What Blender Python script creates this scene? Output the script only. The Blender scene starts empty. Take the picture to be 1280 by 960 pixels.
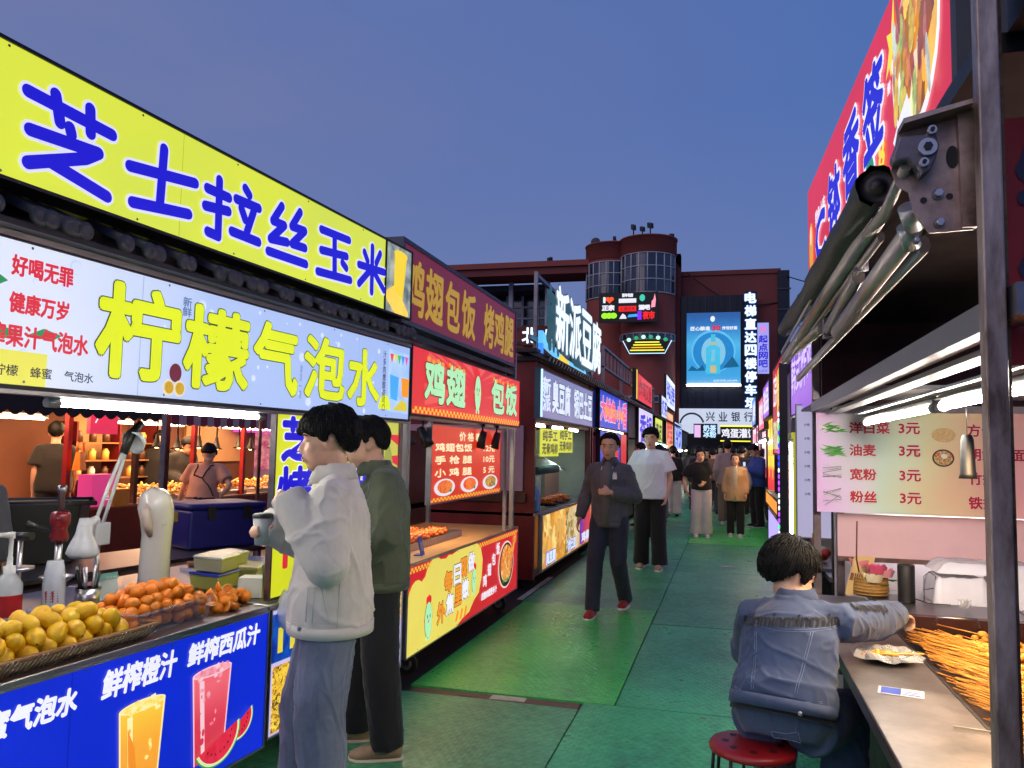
import bpy, bmesh, math, random
import numpy as np
from mathutils import Vector, Matrix, noise, Euler
R = math.radians
random.seed(7)
scn = bpy.context.scene
COL = scn.collection

# ------------------------------------------------------------------ camera
CAM_H = 1.55
def make_camera():
    yaw, pitch, roll = math.atan(.27), math.atan(.080), R(1.1)
    f = Vector((-math.sin(yaw)*math.cos(pitch), math.cos(yaw)*math.cos(pitch), math.sin(pitch)))
    r = Vector((math.cos(yaw), math.sin(yaw), 0)); u = r.cross(f)
    r2 = r*math.cos(roll) + u*math.sin(roll); u2 = u*math.cos(roll) - r*math.sin(roll)
    cd = bpy.data.cameras.new('camera'); cd.sensor_width = 36; cd.lens = 1000/1280*36
    cd.clip_start = .05; cd.clip_end = 2000
    co = bpy.data.objects.new('camera', cd); COL.objects.link(co)
    m = Matrix.Identity(4)
    for i in range(3):
        m[i][0] = r2[i]; m[i][1] = u2[i]; m[i][2] = -f[i]
    m[0][3], m[1][3], m[2][3] = 0, 0, CAM_H
    co.matrix_world = m
    scn.camera = co
make_camera()

# ------------------------------------------------------------------ sky, sun, exposure
def lin(c):
    def g(v):
        v /= 255.
        return v/12.92 if v <= .04045 else ((v+.055)/1.055)**2.4
    return tuple(g(v) for v in c[:3]) + (1.,)
def make_world():
    w = bpy.data.worlds.new('World'); scn.world = w; w.use_nodes = True
    nt = w.node_tree; N = nt.nodes; L = nt.links
    bg = N['Background']
    sky = N.new('ShaderNodeTexSky'); sky.sky_type = 'NISHITA'; sky.sun_disc = False
    sky.sun_elevation = R(1.0); sky.sun_rotation = R(-100); sky.dust_density = 2.0
    tc = N.new('ShaderNodeTexCoord'); sep = N.new('ShaderNodeSeparateXYZ')
    L.new(tc.outputs['Generated'], sep.inputs[0])
    ramp = N.new('ShaderNodeValToRGB'); e = ramp.color_ramp.elements
    e[0].position = 0; e[0].color = lin((104, 110, 146))
    e[1].position = 1; e[1].color = lin((70, 98, 158))
    for p, c in ((.08, (104, 120, 160)), (.18, (92, 114, 168)), (.4, (74, 104, 166))):
        q = e.new(p); q.color = lin(c)
    L.new(sep.outputs['Z'], ramp.inputs[0])
    # thin dusk cloud towards the left (west)
    nz = N.new('ShaderNodeTexNoise'); nz.inputs['Scale'].default_value = 2.2; nz.inputs['Detail'].default_value = 3
    mp = N.new('ShaderNodeMapping'); mp.inputs['Scale'].default_value = (1, 1, 3)
    L.new(tc.outputs['Generated'], mp.inputs[0]); L.new(mp.outputs[0], nz.inputs[0])
    mr = N.new('ShaderNodeMapRange'); mr.inputs['From Min'].default_value = .15; mr.inputs['From Max'].default_value = -.75
    mr.inputs['To Min'].default_value = 0; mr.inputs['To Max'].default_value = 1.0
    L.new(sep.outputs['X'], mr.inputs['Value'])
    mu = N.new('ShaderNodeMath'); mu.operation = 'MULTIPLY'; mu.use_clamp = True
    L.new(mr.outputs[0], mu.inputs[0])
    mr2 = N.new('ShaderNodeMapRange'); mr2.inputs['From Min'].default_value = .38; mr2.inputs['From Max'].default_value = .66
    L.new(nz.outputs[0], mr2.inputs['Value']); mr2.inputs['To Min'].default_value = .55; mr2.inputs['To Max'].default_value = 1.
    L.new(mr2.outputs[0], mu.inputs[1])
    mx = N.new('ShaderNodeMixRGB'); mx.inputs['Color2'].default_value = lin((108, 114, 156))
    L.new(mu.outputs[0], mx.inputs['Fac']); L.new(ramp.outputs[0], mx.inputs['Color1'])
    # bring the physical sky in at low weight for its own gradation
    sc = N.new('ShaderNodeMixRGB'); sc.blend_type = 'ADD'; sc.inputs['Fac'].default_value = .012
    L.new(mx.outputs[0], sc.inputs['Color1']); L.new(sky.outputs[0], sc.inputs['Color2'])
    L.new(sc.outputs[0], bg.inputs['Color']); bg.inputs['Strength'].default_value = 1.12
    sd = bpy.data.lights.new('sun', 'SUN'); sd.energy = .8; sd.angle = R(60); sd.color = (1, .84, .80)
    so = bpy.data.objects.new('sun', sd); COL.objects.link(so); so.rotation_euler = (R(52), 0, R(-28))
    so.location = (0, 0, 60)
make_world()
scn.view_settings.view_transform = 'Standard'; scn.view_settings.look = 'None'
scn.view_settings.exposure = 0.0; scn.view_settings.gamma = 1.0
cy = scn.cycles
cy.max_bounces = 5; cy.diffuse_bounces = 3; cy.glossy_bounces = 3; cy.transmission_bounces = 6; cy.transparent_max_bounces = 6
cy.use_denoising = True; cy.caustics_reflective = False; cy.caustics_refractive = False
cy.sample_clamp_indirect = 3.0; cy.blur_glossy = 1.0
try: cy.denoiser = 'OPENIMAGEDENOISE'
except Exception: pass

# ------------------------------------------------------------------ materials
_M = {}
def _new(name):
    m = bpy.data.materials.new(name); m.use_nodes = True
    return m, m.node_tree, m.node_tree.nodes['Principled BSDF']
def _bump(nt, b, scale, strength, dist=.004, stretch=None, detail=4, kind='noise'):
    N, L = nt.nodes, nt.links
    tc = N.new('ShaderNodeTexCoord'); mp = N.new('ShaderNodeMapping')
    if stretch: mp.inputs['Scale'].default_value = stretch
    L.new(tc.outputs['Object'], mp.inputs[0])
    if kind == 'noise':
        t = N.new('ShaderNodeTexNoise'); t.inputs['Scale'].default_value = scale; t.inputs['Detail'].default_value = detail
        out = t.outputs[0]
    else:
        t = N.new('ShaderNodeTexVoronoi'); t.inputs['Scale'].default_value = scale; out = t.outputs[0]
    L.new(mp.outputs[0], t.inputs['Vector'])
    bp = N.new('ShaderNodeBump'); bp.inputs['Strength'].default_value = strength; bp.inputs['Distance'].default_value = dist
    L.new(out, bp.inputs['Height']); L.new(bp.outputs[0], b.inputs['Normal'])
def mat(name, c, rough=.6, metal=0., vary=.18, vscale=6., bump=0., bscale=60., c2=None, stretch=None, spec=.5, coat=0, sheen=0, dist=.004, alpha=None, trans=0):
    """surface with its own mottled colour, uneven gloss and fine relief"""
    if name in _M: return _M[name]
    m, nt, b = _new(name); N, L = nt.nodes, nt.links
    c = lin(c)
    d = lin(c2) if c2 else tuple(v*(1-vary) for v in c[:3])+(1,)
    tc = N.new('ShaderNodeTexCoord'); mp = N.new('ShaderNodeMapping')
    if stretch: mp.inputs['Scale'].default_value = stretch
    L.new(tc.outputs['Object'], mp.inputs[0])
    t = N.new('ShaderNodeTexNoise'); t.inputs['Scale'].default_value = vscale; t.inputs['Detail'].default_value = 5; t.inputs['Roughness'].default_value = .65
    L.new(mp.outputs[0], t.inputs['Vector'])
    rp = N.new('ShaderNodeValToRGB'); rp.color_ramp.elements[0].position = .35; rp.color_ramp.elements[1].position = .65
    rp.color_ramp.elements[0].color = d; rp.color_ramp.elements[1].color = c
    L.new(t.outputs[0], rp.inputs[0]); L.new(rp.outputs[0], b.inputs['Base Color'])
    mr = N.new('ShaderNodeMapRange'); mr.inputs['To Min'].default_value = max(.03, rough-.1); mr.inputs['To Max'].default_value = min(1, rough+.12)
    L.new(t.outputs[0], mr.inputs['Value']); L.new(mr.outputs[0], b.inputs['Roughness'])
    b.inputs['Metallic'].default_value = metal; b.inputs['Specular IOR Level'].default_value = spec
    if coat: b.inputs['Coat Weight'].default_value = coat
    if sheen: b.inputs['Sheen Weight'].default_value = sheen
    if trans: b.inputs['Transmission Weight'].default_value = trans
    if alpha is not None: b.inputs['Alpha'].default_value = alpha
    if bump: _bump(nt, b, bscale, bump, dist, stretch)
    _M[name] = m; return m
def em(name, c, s=1., rough=.35, vary=.06, c2=None, vscale=3., sample=True):
    """backlit film: its print colour glows evenly, with slight unevenness of the lamps behind"""
    if name in _M: return _M[name]
    m, nt, b = _new(name); N, L = nt.nodes, nt.links
    c = lin(c); d = lin(c2) if c2 else tuple(v*(1-vary) for v in c[:3])+(1,)
    tc = N.new('ShaderNodeTexCoord'); t = N.new('ShaderNodeTexNoise'); t.inputs['Scale'].default_value = vscale; t.inputs['Detail'].default_value = 2
    L.new(tc.outputs['Object'], t.inputs['Vector'])
    rp = N.new('ShaderNodeValToRGB'); rp.color_ramp.elements[0].position = .35; rp.color_ramp.elements[1].position = .65
    rp.color_ramp.elements[0].color = d; rp.color_ramp.elements[1].color = c
    L.new(t.outputs[0], rp.inputs[0]); L.new(rp.outputs[0], b.inputs['Emission Color'])
    b.inputs['Base Color'].default_value = tuple(v*.25 for v in c[:3])+(1,); b.inputs['Roughness'].default_value = rough
    b.inputs['Emission Strength'].default_value = s
    if not sample: m.cycles.emission_sampling = 'NONE'
    _M[name] = m; return m
def food(name, cols, scale=30., emit=0., rough=.35, bump=.5):
    """cooked food: cells of several browns and golds with glossy lumps"""
    if name in _M: return _M[name]
    m, nt, b = _new(name); N, L = nt.nodes, nt.links
    tc = N.new('ShaderNodeTexCoord'); v = N.new('ShaderNodeTexVoronoi'); v.inputs['Scale'].default_value = scale
    nz = N.new('ShaderNodeTexNoise'); nz.inputs['Scale'].default_value = scale*.6; nz.inputs['Detail'].default_value = 4
    mx = N.new('ShaderNodeMixRGB'); mx.inputs['Fac'].default_value = .35
    L.new(tc.outputs['Object'], nz.inputs['Vector'])
    L.new(tc.outputs['Object'], mx.inputs['Color1']); L.new(nz.outputs['Color'], mx.inputs['Color2']); L.new(mx.outputs[0], v.inputs['Vector'])
    rp = N.new('ShaderNodeValToRGB'); els = rp.color_ramp.elements
    n = len(cols)
    els[0].color = lin(cols[0]); els[0].position = .1; els[1].color = lin(cols[-1]); els[1].position = .9
    for i, c in enumerate(cols[1:-1]):
        q = els.new(.1+.8*(i+1)/(n-1)); q.color = lin(c)
    sp = N.new('ShaderNodeSeparateColor'); L.new(v.outputs['Color'], sp.inputs[0]); L.new(sp.outputs[0], rp.inputs[0])
    L.new(rp.outputs[0], b.inputs['Base Color']); b.inputs['Roughness'].default_value = rough
    if emit:
        L.new(rp.outputs[0], b.inputs['Emission Color']); b.inputs['Emission Strength'].default_value = emit; m.cycles.emission_sampling = 'NONE'
    else:
        bp = N.new('ShaderNodeBump'); bp.inputs['Strength'].default_value = bump; bp.inputs['Distance'].default_value = .004
        L.new(v.outputs['Distance'], bp.inputs['Height']); L.new(bp.outputs[0], b.inputs['Normal'])
    _M[name] = m; return m
def grad(name, stops, axis='Z', a=0., b_=1., s=1., noise_amt=0.):
    """printed colour gradient on a lit film along one object axis"""
    if name in _M: return _M[name]
    m, nt, b = _new(name); N, L = nt.nodes, nt.links
    tc = N.new('ShaderNodeTexCoord'); sp = N.new('ShaderNodeSeparateXYZ'); L.new(tc.outputs['Object'], sp.inputs[0])
    mr = N.new('ShaderNodeMapRange'); mr.inputs['From Min'].default_value = a; mr.inputs['From Max'].default_value = b_
    L.new(sp.outputs[axis], mr.inputs['Value'])
    rp = N.new('ShaderNodeValToRGB'); els = rp.color_ramp.elements
    src = mr.outputs[0]
    if noise_amt:
        nz = N.new('ShaderNodeTexNoise'); nz.inputs['Scale'].default_value = 2.5; L.new(tc.outputs['Object'], nz.inputs['Vector'])
        ad = N.new('ShaderNodeMath'); ad.operation = 'MULTIPLY_ADD'; ad.inputs[1].default_value = noise_amt
        L.new(nz.outputs[0], ad.inputs[0]); L.new(mr.outputs[0], ad.inputs[2]); src = ad.outputs[0]
    els[0].position = stops[0][0]; els[0].color = lin(stops[0][1]); els[1].position = stops[-1][0]; els[1].color = lin(stops[-1][1])
    for p, c in stops[1:-1]:
        q = els.new(p); q.color = lin(c)
    L.new(src, rp.inputs[0])
    if s > 0:
        L.new(rp.outputs[0], b.inputs['Emission Color']); b.inputs['Emission Strength'].default_value = s
        b.inputs['Base Color'].default_value = (.08, .08, .08, 1)
    else:
        L.new(rp.outputs[0], b.inputs['Base Color'])
    b.inputs['Roughness'].default_value = .4
    _M[name] = m; return m

# ------------------------------------------------------------------ mesh builder
class MB:
    def __init__(s): s.v = []; s.f = []; s.m = []; s.s = []
    def add(s, vs, fs, mi=0, sm=False):
        o = len(s.v); s.v += [tuple(v) for v in vs]
        for f in fs: s.f.append(tuple(i+o for i in f)); s.m.append(mi); s.s.append(sm)
        return s
    def box(s, x0, x1, y0, y1, z0, z1, mi=0, T=None):
        vs = [Vector(p) for p in ((x0,y0,z0),(x1,y0,z0),(x1,y1,z0),(x0,y1,z0),(x0,y0,z1),(x1,y0,z1),(x1,y1,z1),(x0,y1,z1))]
        if T: vs = [T@v for v in vs]
        return s.add(vs, [(0,3,2,1),(4,5,6,7),(0,1,5,4),(1,2,6,5),(2,3,7,6),(3,0,4,7)], mi)
    def cbox(s, c, d, mi=0, T=None):
        return s.box(c[0]-d[0]/2, c[0]+d[0]/2, c[1]-d[1]/2, c[1]+d[1]/2, c[2]-d[2]/2, c[2]+d[2]/2, mi, T)
    def tube(s, pts, rad, seg=10, side=None, mi=0, cap=True, sm=True, squash=None):
        pts = [Vector(p) for p in pts]; n = len(pts)
        if not isinstance(rad, (list, tuple)): rad = [rad]*n
        vs = []; prev = None
        for i, p in enumerate(pts):
            t = (pts[min(i+1, n-1)]-pts[max(i-1, 0)]).normalized()
            if side is not None:
                sd = side[i] if isinstance(side, list) else side
                a = Vector(sd)
            else:
                a = prev if prev is not None else (Vector((1,0,0)) if abs(t.x) < .8 else Vector((0,1,0)))
            a = (a - t*a.dot(t)).normalized(); prev = a; b = t.cross(a)
            r = rad[i]; ra, rb = (r if isinstance(r, (tuple, list)) else (r, r))
            for k in range(seg):
                th = 2*math.pi*k/seg
                vs.append(p + a*(math.cos(th)*ra) + b*(math.sin(th)*rb))
        fs = []
        for i in range(n-1):
            for k in range(seg):
                k2 = (k+1) % seg
                fs.append((i*seg+k, i*seg+k2, (i+1)*seg+k2, (i+1)*seg+k))
        s.add(vs, fs, mi, sm)
        if cap:
            o = len(s.v)-n*seg
            s.f.append(tuple(o+k for k in reversed(range(seg)))); s.m.append(mi); s.s.append(False)
            s.f.append(tuple(o+(n-1)*seg+k for k in range(seg))); s.m.append(mi); s.s.append(False)
        return s
    def cyl(s, p, q, r, r2=None, seg=14, mi=0, cap=True): return s.tube([p, q], [r, r if r2 is None else r2], seg, None, mi, cap)
    def ell(s, c, r, T=None, u=16, w=10, mi=0):
        vs = []; fs = []
        c = Vector(c)
        for j in range(1, w):
            ph = math.pi*j/w
            for i in range(u):
                th = 2*math.pi*i/u
                v = Vector((r[0]*math.sin(ph)*math.cos(th), r[1]*math.sin(ph)*math.sin(th), r[2]*math.cos(ph)))
                vs.append(v)
        vs.append(Vector((0,0,r[2]))); vs.append(Vector((0,0,-r[2])))
        for j in range(w-2):
            for i in range(u):
                i2 = (i+1) % u
                fs.append((j*u+i, (j+1)*u+i, (j+1)*u+i2, j*u+i2))
        t = len(vs)-2
        for i in range(u):
            i2 = (i+1) % u
            fs.append((t, i, i2)); fs.append((t+1, (w-2)*u+i2, (w-2)*u+i))
        vs = [(T@(v+c)) if T else v+c for v in vs]
        return s.add(vs, fs, mi, True)
    def lathe(s, prof, c=(0,0,0), seg=18, mi=0, T=None, sm=True):
        vs = []; fs = []; c = Vector(c)
        for r, z in prof:
            for k in range(seg):
                th = 2*math.pi*k/seg
                v = Vector((r*math.cos(th), r*math.sin(th), z))+c
                vs.append(T@v if T else v)
        for i in range(len(prof)-1):
            for k in range(seg):
                k2 = (k+1) % seg
                fs.append((i*seg+k, i*seg+k2, (i+1)*seg+k2, (i+1)*seg+k))
        return s.add(vs, fs, mi, sm)
    def poly(s, pts, ext=None, mi=0):
        """flat outline, optionally extruded by a vector"""
        n = len(pts); pts = [Vector(p) for p in pts]
        if ext is None: return s.add(pts, [tuple(range(n))], mi)
        e = Vector(ext)
        return s.add(pts+[p+e for p in pts], [tuple(range(n)), tuple(n+i for i in reversed(range(n)))]+[(i, i+n, (i+1) % n+n, (i+1) % n) for i in range(n)], mi)
    def build(s, name, mats, parent=None, bevel=0., loc=None):
        me = bpy.data.meshes.new(name); me.from_pydata(s.v, [], s.f)
        for m in (mats if isinstance(mats, (list, tuple)) else [mats]): me.materials.append(m)
        me.polygons.foreach_set('material_index', s.m); me.polygons.foreach_set('use_smooth', s.s)
        me.update()
        o = bpy.data.objects.new(name, me); COL.objects.link(o)
        if parent: o.parent = parent
        if loc: o.location = loc
        if bevel:
            b = o.modifiers.new('bevel', 'BEVEL'); b.width = bevel; b.segments = 2; b.limit_method = 'ANGLE'
        return o
def tag(o, label, cat=None, group=None, kind=None):
    if label: o['label'] = label
    if cat: o['category'] = cat
    if group: o['group'] = group
    if kind: o['kind'] = kind
    return o
def thing(name, label, cat, loc=(0,0,0), rz=0., group=None):
    o = bpy.data.objects.new(name, None); COL.objects.link(o); o.empty_display_size = .1
    o.location = loc; o.rotation_euler = (0, 0, rz)
    return tag(o, label, cat, group)
def copy_tree(o, loc=None, rz=None, label=None, parent=None):
    c = o.copy(); COL.objects.link(c)
    if parent: c.parent = parent
    if loc is not None: c.location = loc
    if rz is not None: c.rotation_euler = (0, 0, rz)
    if label: c['label'] = label
    for ch in list(o.children): copy_tree(ch, parent=c)
    return c

# ------------------------------------------------------------------ lettering
_T = {}
def glyphs(body):
    if body in _T: return _T[body]
    cu = bpy.data.curves.new('lettering', 'FONT'); cu.body = body; cu.resolution_u = 2; cu.align_x = 'CENTER'; cu.space_line = .95
    ob = bpy.data.objects.new('lettering', cu); COL.objects.link(ob)
    bpy.context.view_layer.update()
    me = ob.to_mesh()
    v = np.array([x.co[:2] for x in me.vertices]); f = [tuple(p.vertices) for p in me.polygons]
    ob.to_mesh_clear(); bpy.data.objects.remove(ob); bpy.data.curves.remove(cu)
    if len(v):
        v -= v.min(0); v /= np.maximum(v.max(0), 1e-6)
    _T[body] = (v, f); return _T[body]
def text(body, x0, x1, z0, z1, parent, m, y=-.004, bold=0., outline=None, ow=.01, name='lettering', slant=0., step=.00006):
    """print in the board's own plane: local x right, z up, -y towards the reader"""
    v, f = glyphs(body)
    if not len(v): return None
    mb = MB(); w, h = x1-x0, z1-z0
    def put(dx, dz, yy, mi):
        vs = [(x0+p[0]*w+dx+slant*(p[1]-.5)*h, yy, z0+p[1]*h+dz) for p in v]
        mb.add(vs, f, mi)
    k = 0
    if outline:
        for i in range(12):
            a = 2*math.pi*i/12
            put(math.cos(a)*(ow+bold), math.sin(a)*(ow+bold), y-step*k, 1); k += 1
        y = y-step*k-.001
    k = 0
    put(0, 0, y, 0)
    if bold:
        for i in range(8):
            a = 2*math.pi*i/8; k += 1
            put(math.cos(a)*bold, math.sin(a)*bold, y-step*k, 0)
    return mb.build(name, [m]+([outline] if outline else []), parent)
def strokes(chars, parent, fill, edge, x0, x1, z0, z1, r, er, y=-.004, name='lettering'):
    """hand drawn characters: round ended strokes given in a 0..100 square"""
    mb = MB(); w, h = (x1-x0)/100, (z1-z0)/100
    for li, (rr, mi, yy) in enumerate(((r+er, 1, y), (r, 0, y-.002))):
        k = 0
        for st in chars:
            rs = st[0] if isinstance(st[0], (int, float)) else 1
            pts = st[1:] if isinstance(st[0], (int, float)) else st
            P = [(x0+a*w, z0+b*h) for a, b in pts]
            rad = r*rs + (er if mi else 0)
            for i in range(len(P)):
                k += 1; c = P[i]
                mb.add([(c[0]+rad*math.cos(2*math.pi*j/14), yy-k*.00005, c[1]+rad*math.sin(2*math.pi*j/14)) for j in range(14)], [tuple(range(14))], mi)
                if i+1 < len(P):
                    k += 1; d = P[i+1]; dx, dz = d[0]-c[0], d[1]-c[1]; L = math.hypot(dx, dz) or 1; nx, nz = -dz/L*rad, dx/L*rad
                    mb.add([(c[0]+nx, yy-k*.00005, c[1]+nz), (c[0]-nx, yy-k*.00005, c[1]-nz), (d[0]-nx, yy-k*.00005, d[1]-nz), (d[0]+nx, yy-k*.00005, d[1]+nz)], [(0,1,2,3)], mi)
    return mb.build(name, [fill, edge], parent)
def flat(pts, parent, m, y=-.004, name='print'):
    return MB().poly([(p[0], y, p[1]) for p in pts]).build(name, m, parent)
def disc(cx, cz, rx, rz_, parent, m, y=-.004, name='print', n=24, a0=0., a1=360.):
    return flat([(cx+rx*math.cos(R(a0+(a1-a0)*i/n)), cz+rz_*math.sin(R(a0+(a1-a0)*i/n))) for i in range(n if a1-a0 >= 360 else n+1)], parent, m, y, name)
def board(name, label, cat, loc, rz, w, h, face, frame=None, thick=.08, fw=.015, group=None, back=None):
    """a sign board: local x runs along the writing, z up, -y faces the reader"""
    t = thing(name, label, cat, loc, rz, group)
    MB().box(0, w, 0, thick, 0, h).build('face', face, t)
    if frame:
        m = MB(); g = .004
        m.box(-fw, w+fw, -g-.004, thick+g, h, h+fw); m.box(-fw, w+fw, -g-.004, thick+g, -fw, 0)
        m.box(-fw, 0, -g-.004, thick+g, 0, h); m.box(w, w+fw, -g-.004, thick+g, 0, h)
        m.build('frame', frame, t)
    return t

# common materials
STEEL = mat('stainless_steel', (196, 192, 194), .3, 1., .14, 2.5, .08, 25)
DSTEEL = mat('worn_steel', (140, 132, 138), .35, 1., .35, 9, .2, 50)
ALU = mat('aluminium', (165, 165, 170), .4, .9, .15, 8)
BLACK = mat('black_plastic', (14, 14, 16), .45, 0, .3, 8)
DARK = mat('dark_paint', (24, 22, 26), .5, 0, .35, 6, .1, 30)
TILE = mat('roof_tile', (66, 64, 72), .45, 0, .4, 14, .3, 60)
RED = mat('red_paint', (150, 24, 30), .4, .2, .3, 4, .05, 30)
DRED = mat('dark_red_paint', (112, 22, 28), .4, .2, .35, 4, .05, 30)
WHITEP = mat('white_plastic', (225, 225, 222), .35, 0, .06, 6)
TUBE = em('tube_light', (255, 250, 240), 75., vary=.01)
TUBEF = em('far_tube_light', (255, 250, 235), 30., vary=.01)
WHITE_E = em('white_print', (240, 240, 250), 1.0, sample=False)
RED_E = em('red_print', (215, 40, 60), 1.0, sample=False)
YEL_E = em('yellow_print', (250, 225, 60), 1.0, sample=False)
BLU_E = em('blue_print', (28, 20, 205), 1.0, sample=False)
DK_E = em('dark_print', (30, 38, 66), .6, sample=False)
WOOD = mat('wood', (150, 105, 66), .45, 0, .3, 7, .2, 50, stretch=(1, 6, 1))
RUBBER = mat('rubber', (18, 18, 18), .7, 0, .2, 8)
# ================================================================== GROUND
asphalt = mat('dark_ground', (40, 42, 46), .5, 0, .4, 1.2, .5, 18)
g = MB(); g.box(-400, 400, -60, 600, -.3, 0); ground = g.build('ground', asphalt)
tag(ground, 'dark worn asphalt under and between the stalls', kind='structure')
def mat_green(name, c, c2, rough):
    if name in _M: return _M[name]
    m, nt, b = _new(name); N, L = nt.nodes, nt.links
    tc = N.new('ShaderNodeTexCoord')
    n1 = N.new('ShaderNodeTexNoise'); n1.inputs['Scale'].default_value = 1.3; n1.inputs['Detail'].default_value = 6; n1.inputs['Roughness'].default_value = .7
    n2 = N.new('ShaderNodeTexNoise'); n2.inputs['Scale'].default_value = 22; n2.inputs['Detail'].default_value = 5
    L.new(tc.outputs['Object'], n1.inputs[0]); L.new(tc.outputs['Object'], n2.inputs[0])
    ad = N.new('ShaderNodeMath'); ad.operation = 'MULTIPLY_ADD'; ad.inputs[1].default_value = .45; L.new(n2.outputs[0], ad.inputs[0])
    ml = N.new('ShaderNodeMath'); ml.operation = 'MULTIPLY'; ml.inputs[1].default_value = .55; L.new(n1.outputs[0], ml.inputs[0]); L.new(ml.outputs[0], ad.inputs[2])
    rp = N.new('ShaderNodeValToRGB'); rp.color_ramp.elements[0].position = .38; rp.color_ramp.elements[1].position = .6
    rp.color_ramp.elements[0].color = lin(c2); rp.color_ramp.elements[1].color = lin(c)
    L.new(ad.outputs[0], rp.inputs[0])
    n3 = N.new('ShaderNodeTexNoise'); n3.inputs['Scale'].default_value = 2.4; n3.inputs['Detail'].default_value = 8; n3.inputs['Roughness'].default_value = .75; n3.inputs['Distortion'].default_value = 1.2; L.new(tc.outputs['Object'], n3.inputs[0])
    r3 = N.new('ShaderNodeValToRGB'); r3.color_ramp.elements[0].position = .54; r3.color_ramp.elements[1].position = .74; r3.color_ramp.elements[0].color = (0, 0, 0, 1); r3.color_ramp.elements[1].color = (.75, .75, .75, 1); L.new(n3.outputs[0], r3.inputs[0])
    m3 = N.new('ShaderNodeMixRGB'); m3.inputs['Color2'].default_value = lin((62, 78, 66)); L.new(r3.outputs[0], m3.inputs['Fac']); L.new(rp.outputs[0], m3.inputs['Color1']); L.new(m3.outputs[0], b.inputs['Base Color'])
    mr = N.new('ShaderNodeMapRange'); mr.inputs['From Min'].default_value = .3; mr.inputs['From Max'].default_value = .7
    mr.inputs['To Min'].default_value = rough+.16; mr.inputs['To Max'].default_value = rough-.08
    L.new(ad.outputs[0], mr.inputs['Value']); L.new(mr.outputs[0], b.inputs['Roughness'])
    # stamped diamond tread
    hs = []
    for ang in (32, -32):
        mp = N.new('ShaderNodeMapping'); mp.inputs['Rotation'].default_value = (0, 0, R(ang)); L.new(tc.outputs['Object'], mp.inputs[0])
        wv = N.new('ShaderNodeTexWave'); wv.inputs['Scale'].default_value = 7.5; wv.inputs['Distortion'].default_value = .4; L.new(mp.outputs[0], wv.inputs[0]); hs.append(wv.outputs[1])
    mu = N.new('ShaderNodeMath'); mu.operation = 'MAXIMUM'; L.new(hs[0], mu.inputs[0]); L.new(hs[1], mu.inputs[1])
    ad2 = N.new('ShaderNodeMath'); ad2.operation = 'MULTIPLY_ADD'; ad2.inputs[1].default_value = .5; L.new(n2.outputs[0], ad2.inputs[0]); L.new(mu.outputs[0], ad2.inputs[2])
    bp = N.new('ShaderNodeBump'); bp.inputs['Strength'].default_value = .4; bp.inputs['Distance'].default_value = .004
    L.new(ad2.outputs[0], bp.inputs['Height']); L.new(bp.outputs[0], b.inputs['Normal'])
    b.inputs['Specular IOR Level'].default_value = .6
    _M[name] = m; return m
GA = mat_green('green_tread_mat', (78, 204, 100), (60, 166, 82), .28)
GB = mat_green('dull_green_tread_mat', (80, 166, 116), (60, 126, 92), .33)
GC = mat_green('teal_tread_mat', (66, 178, 122), (52, 136, 96), .30)
mats_ = [(-1.98, -.665, 4.97, 7.95, GA), (-.655, .96, 4.98, 7.36, GC), (-3.2, -.86, 1.2, 4.84, GB), (-.85, 2.2, -1.2, 4.965, GC), (-3.2, -.86, -2.4, 1.19, GB),
         (-.65, .96, 7.38, 10.7, GB), (-2.0, -.66, 7.97, 11.8, GB), (-.65, 1.2, 10.72, 13.9, GC), (-2.1, -.66, 11.82, 15.4, GC), (-.65, 1.3, 13.92, 17.4, GA), (-2.1, -.66, 15.42, 18.6, GB),
         (-.65, 1.3, 17.42, 21.5, GB), (-2.1, -.66, 18.62, 22.5, GC), (-2.1, 1.3, 22.52, 28, GB), (-2.1, 1.3, 28.02, 36, GC), (-2.1, 1.3, 36.02, 46, GB)]
for i, (a, b_, c, d, m_) in enumerate(mats_):
    mb = MB(); nx, ny = 6, 8; vs = []; fs = []
    rs = random.Random(i)
    z0 = .012 if m_ is GA else .008
    for j in range(ny+1):
        for k in range(nx+1):
            vs.append((a+(b_-a)*k/nx, c+(d-c)*j/ny, z0+rs.uniform(0, .004)))
    for j in range(ny):
        for k in range(nx):
            q = j*(nx+1)+k; fs.append((q, q+1, q+nx+2, q+nx+1))
    # turned-down rim so that the sheet has thickness
    o = len(vs); rim = [k for k in range(nx+1)]+[(nx+1)*j+nx for j in range(1, ny+1)]+[ny*(nx+1)+k for k in range(nx-1, -1, -1)]+[(nx+1)*j for j in range(ny-1, 0, -1)]
    for q in rim: vs.append((vs[q][0], vs[q][1], .001))
    for q in range(len(rim)): q2 = (q+1) % len(rim); fs.append((rim[q], o+q, o+q2, rim[q2]))
    mb.add(vs, fs, 0, False); mb.build('floor_mat', m_, ground)
strip = mat('taped_strip', (110, 82, 74), .6, 0, .4, 9)
wh = mat('chipped_white_paint', (190, 186, 178), .6, 0, .35, 14)
MB().box(-1.95, -.87, 4.855, 4.955, .001, .006).build('floor_strip', strip, ground)
MB().box(-1.42, -1.2, 4.865, 4.945, .007, .0105).build('floor_marking', wh, ground)
MB().box(-1.62, -1.5, 4.87, 4.94, .007, .009).build('floor_marking', strip, ground)
MB().box(-2.09, -2.03, 8.1, 9.6, .001, .006).build('floor_marking', wh, ground)
MB().box(-.1, .12, 11.2, 11.3, .02, .023).build('floor_marking', wh, ground)
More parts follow.
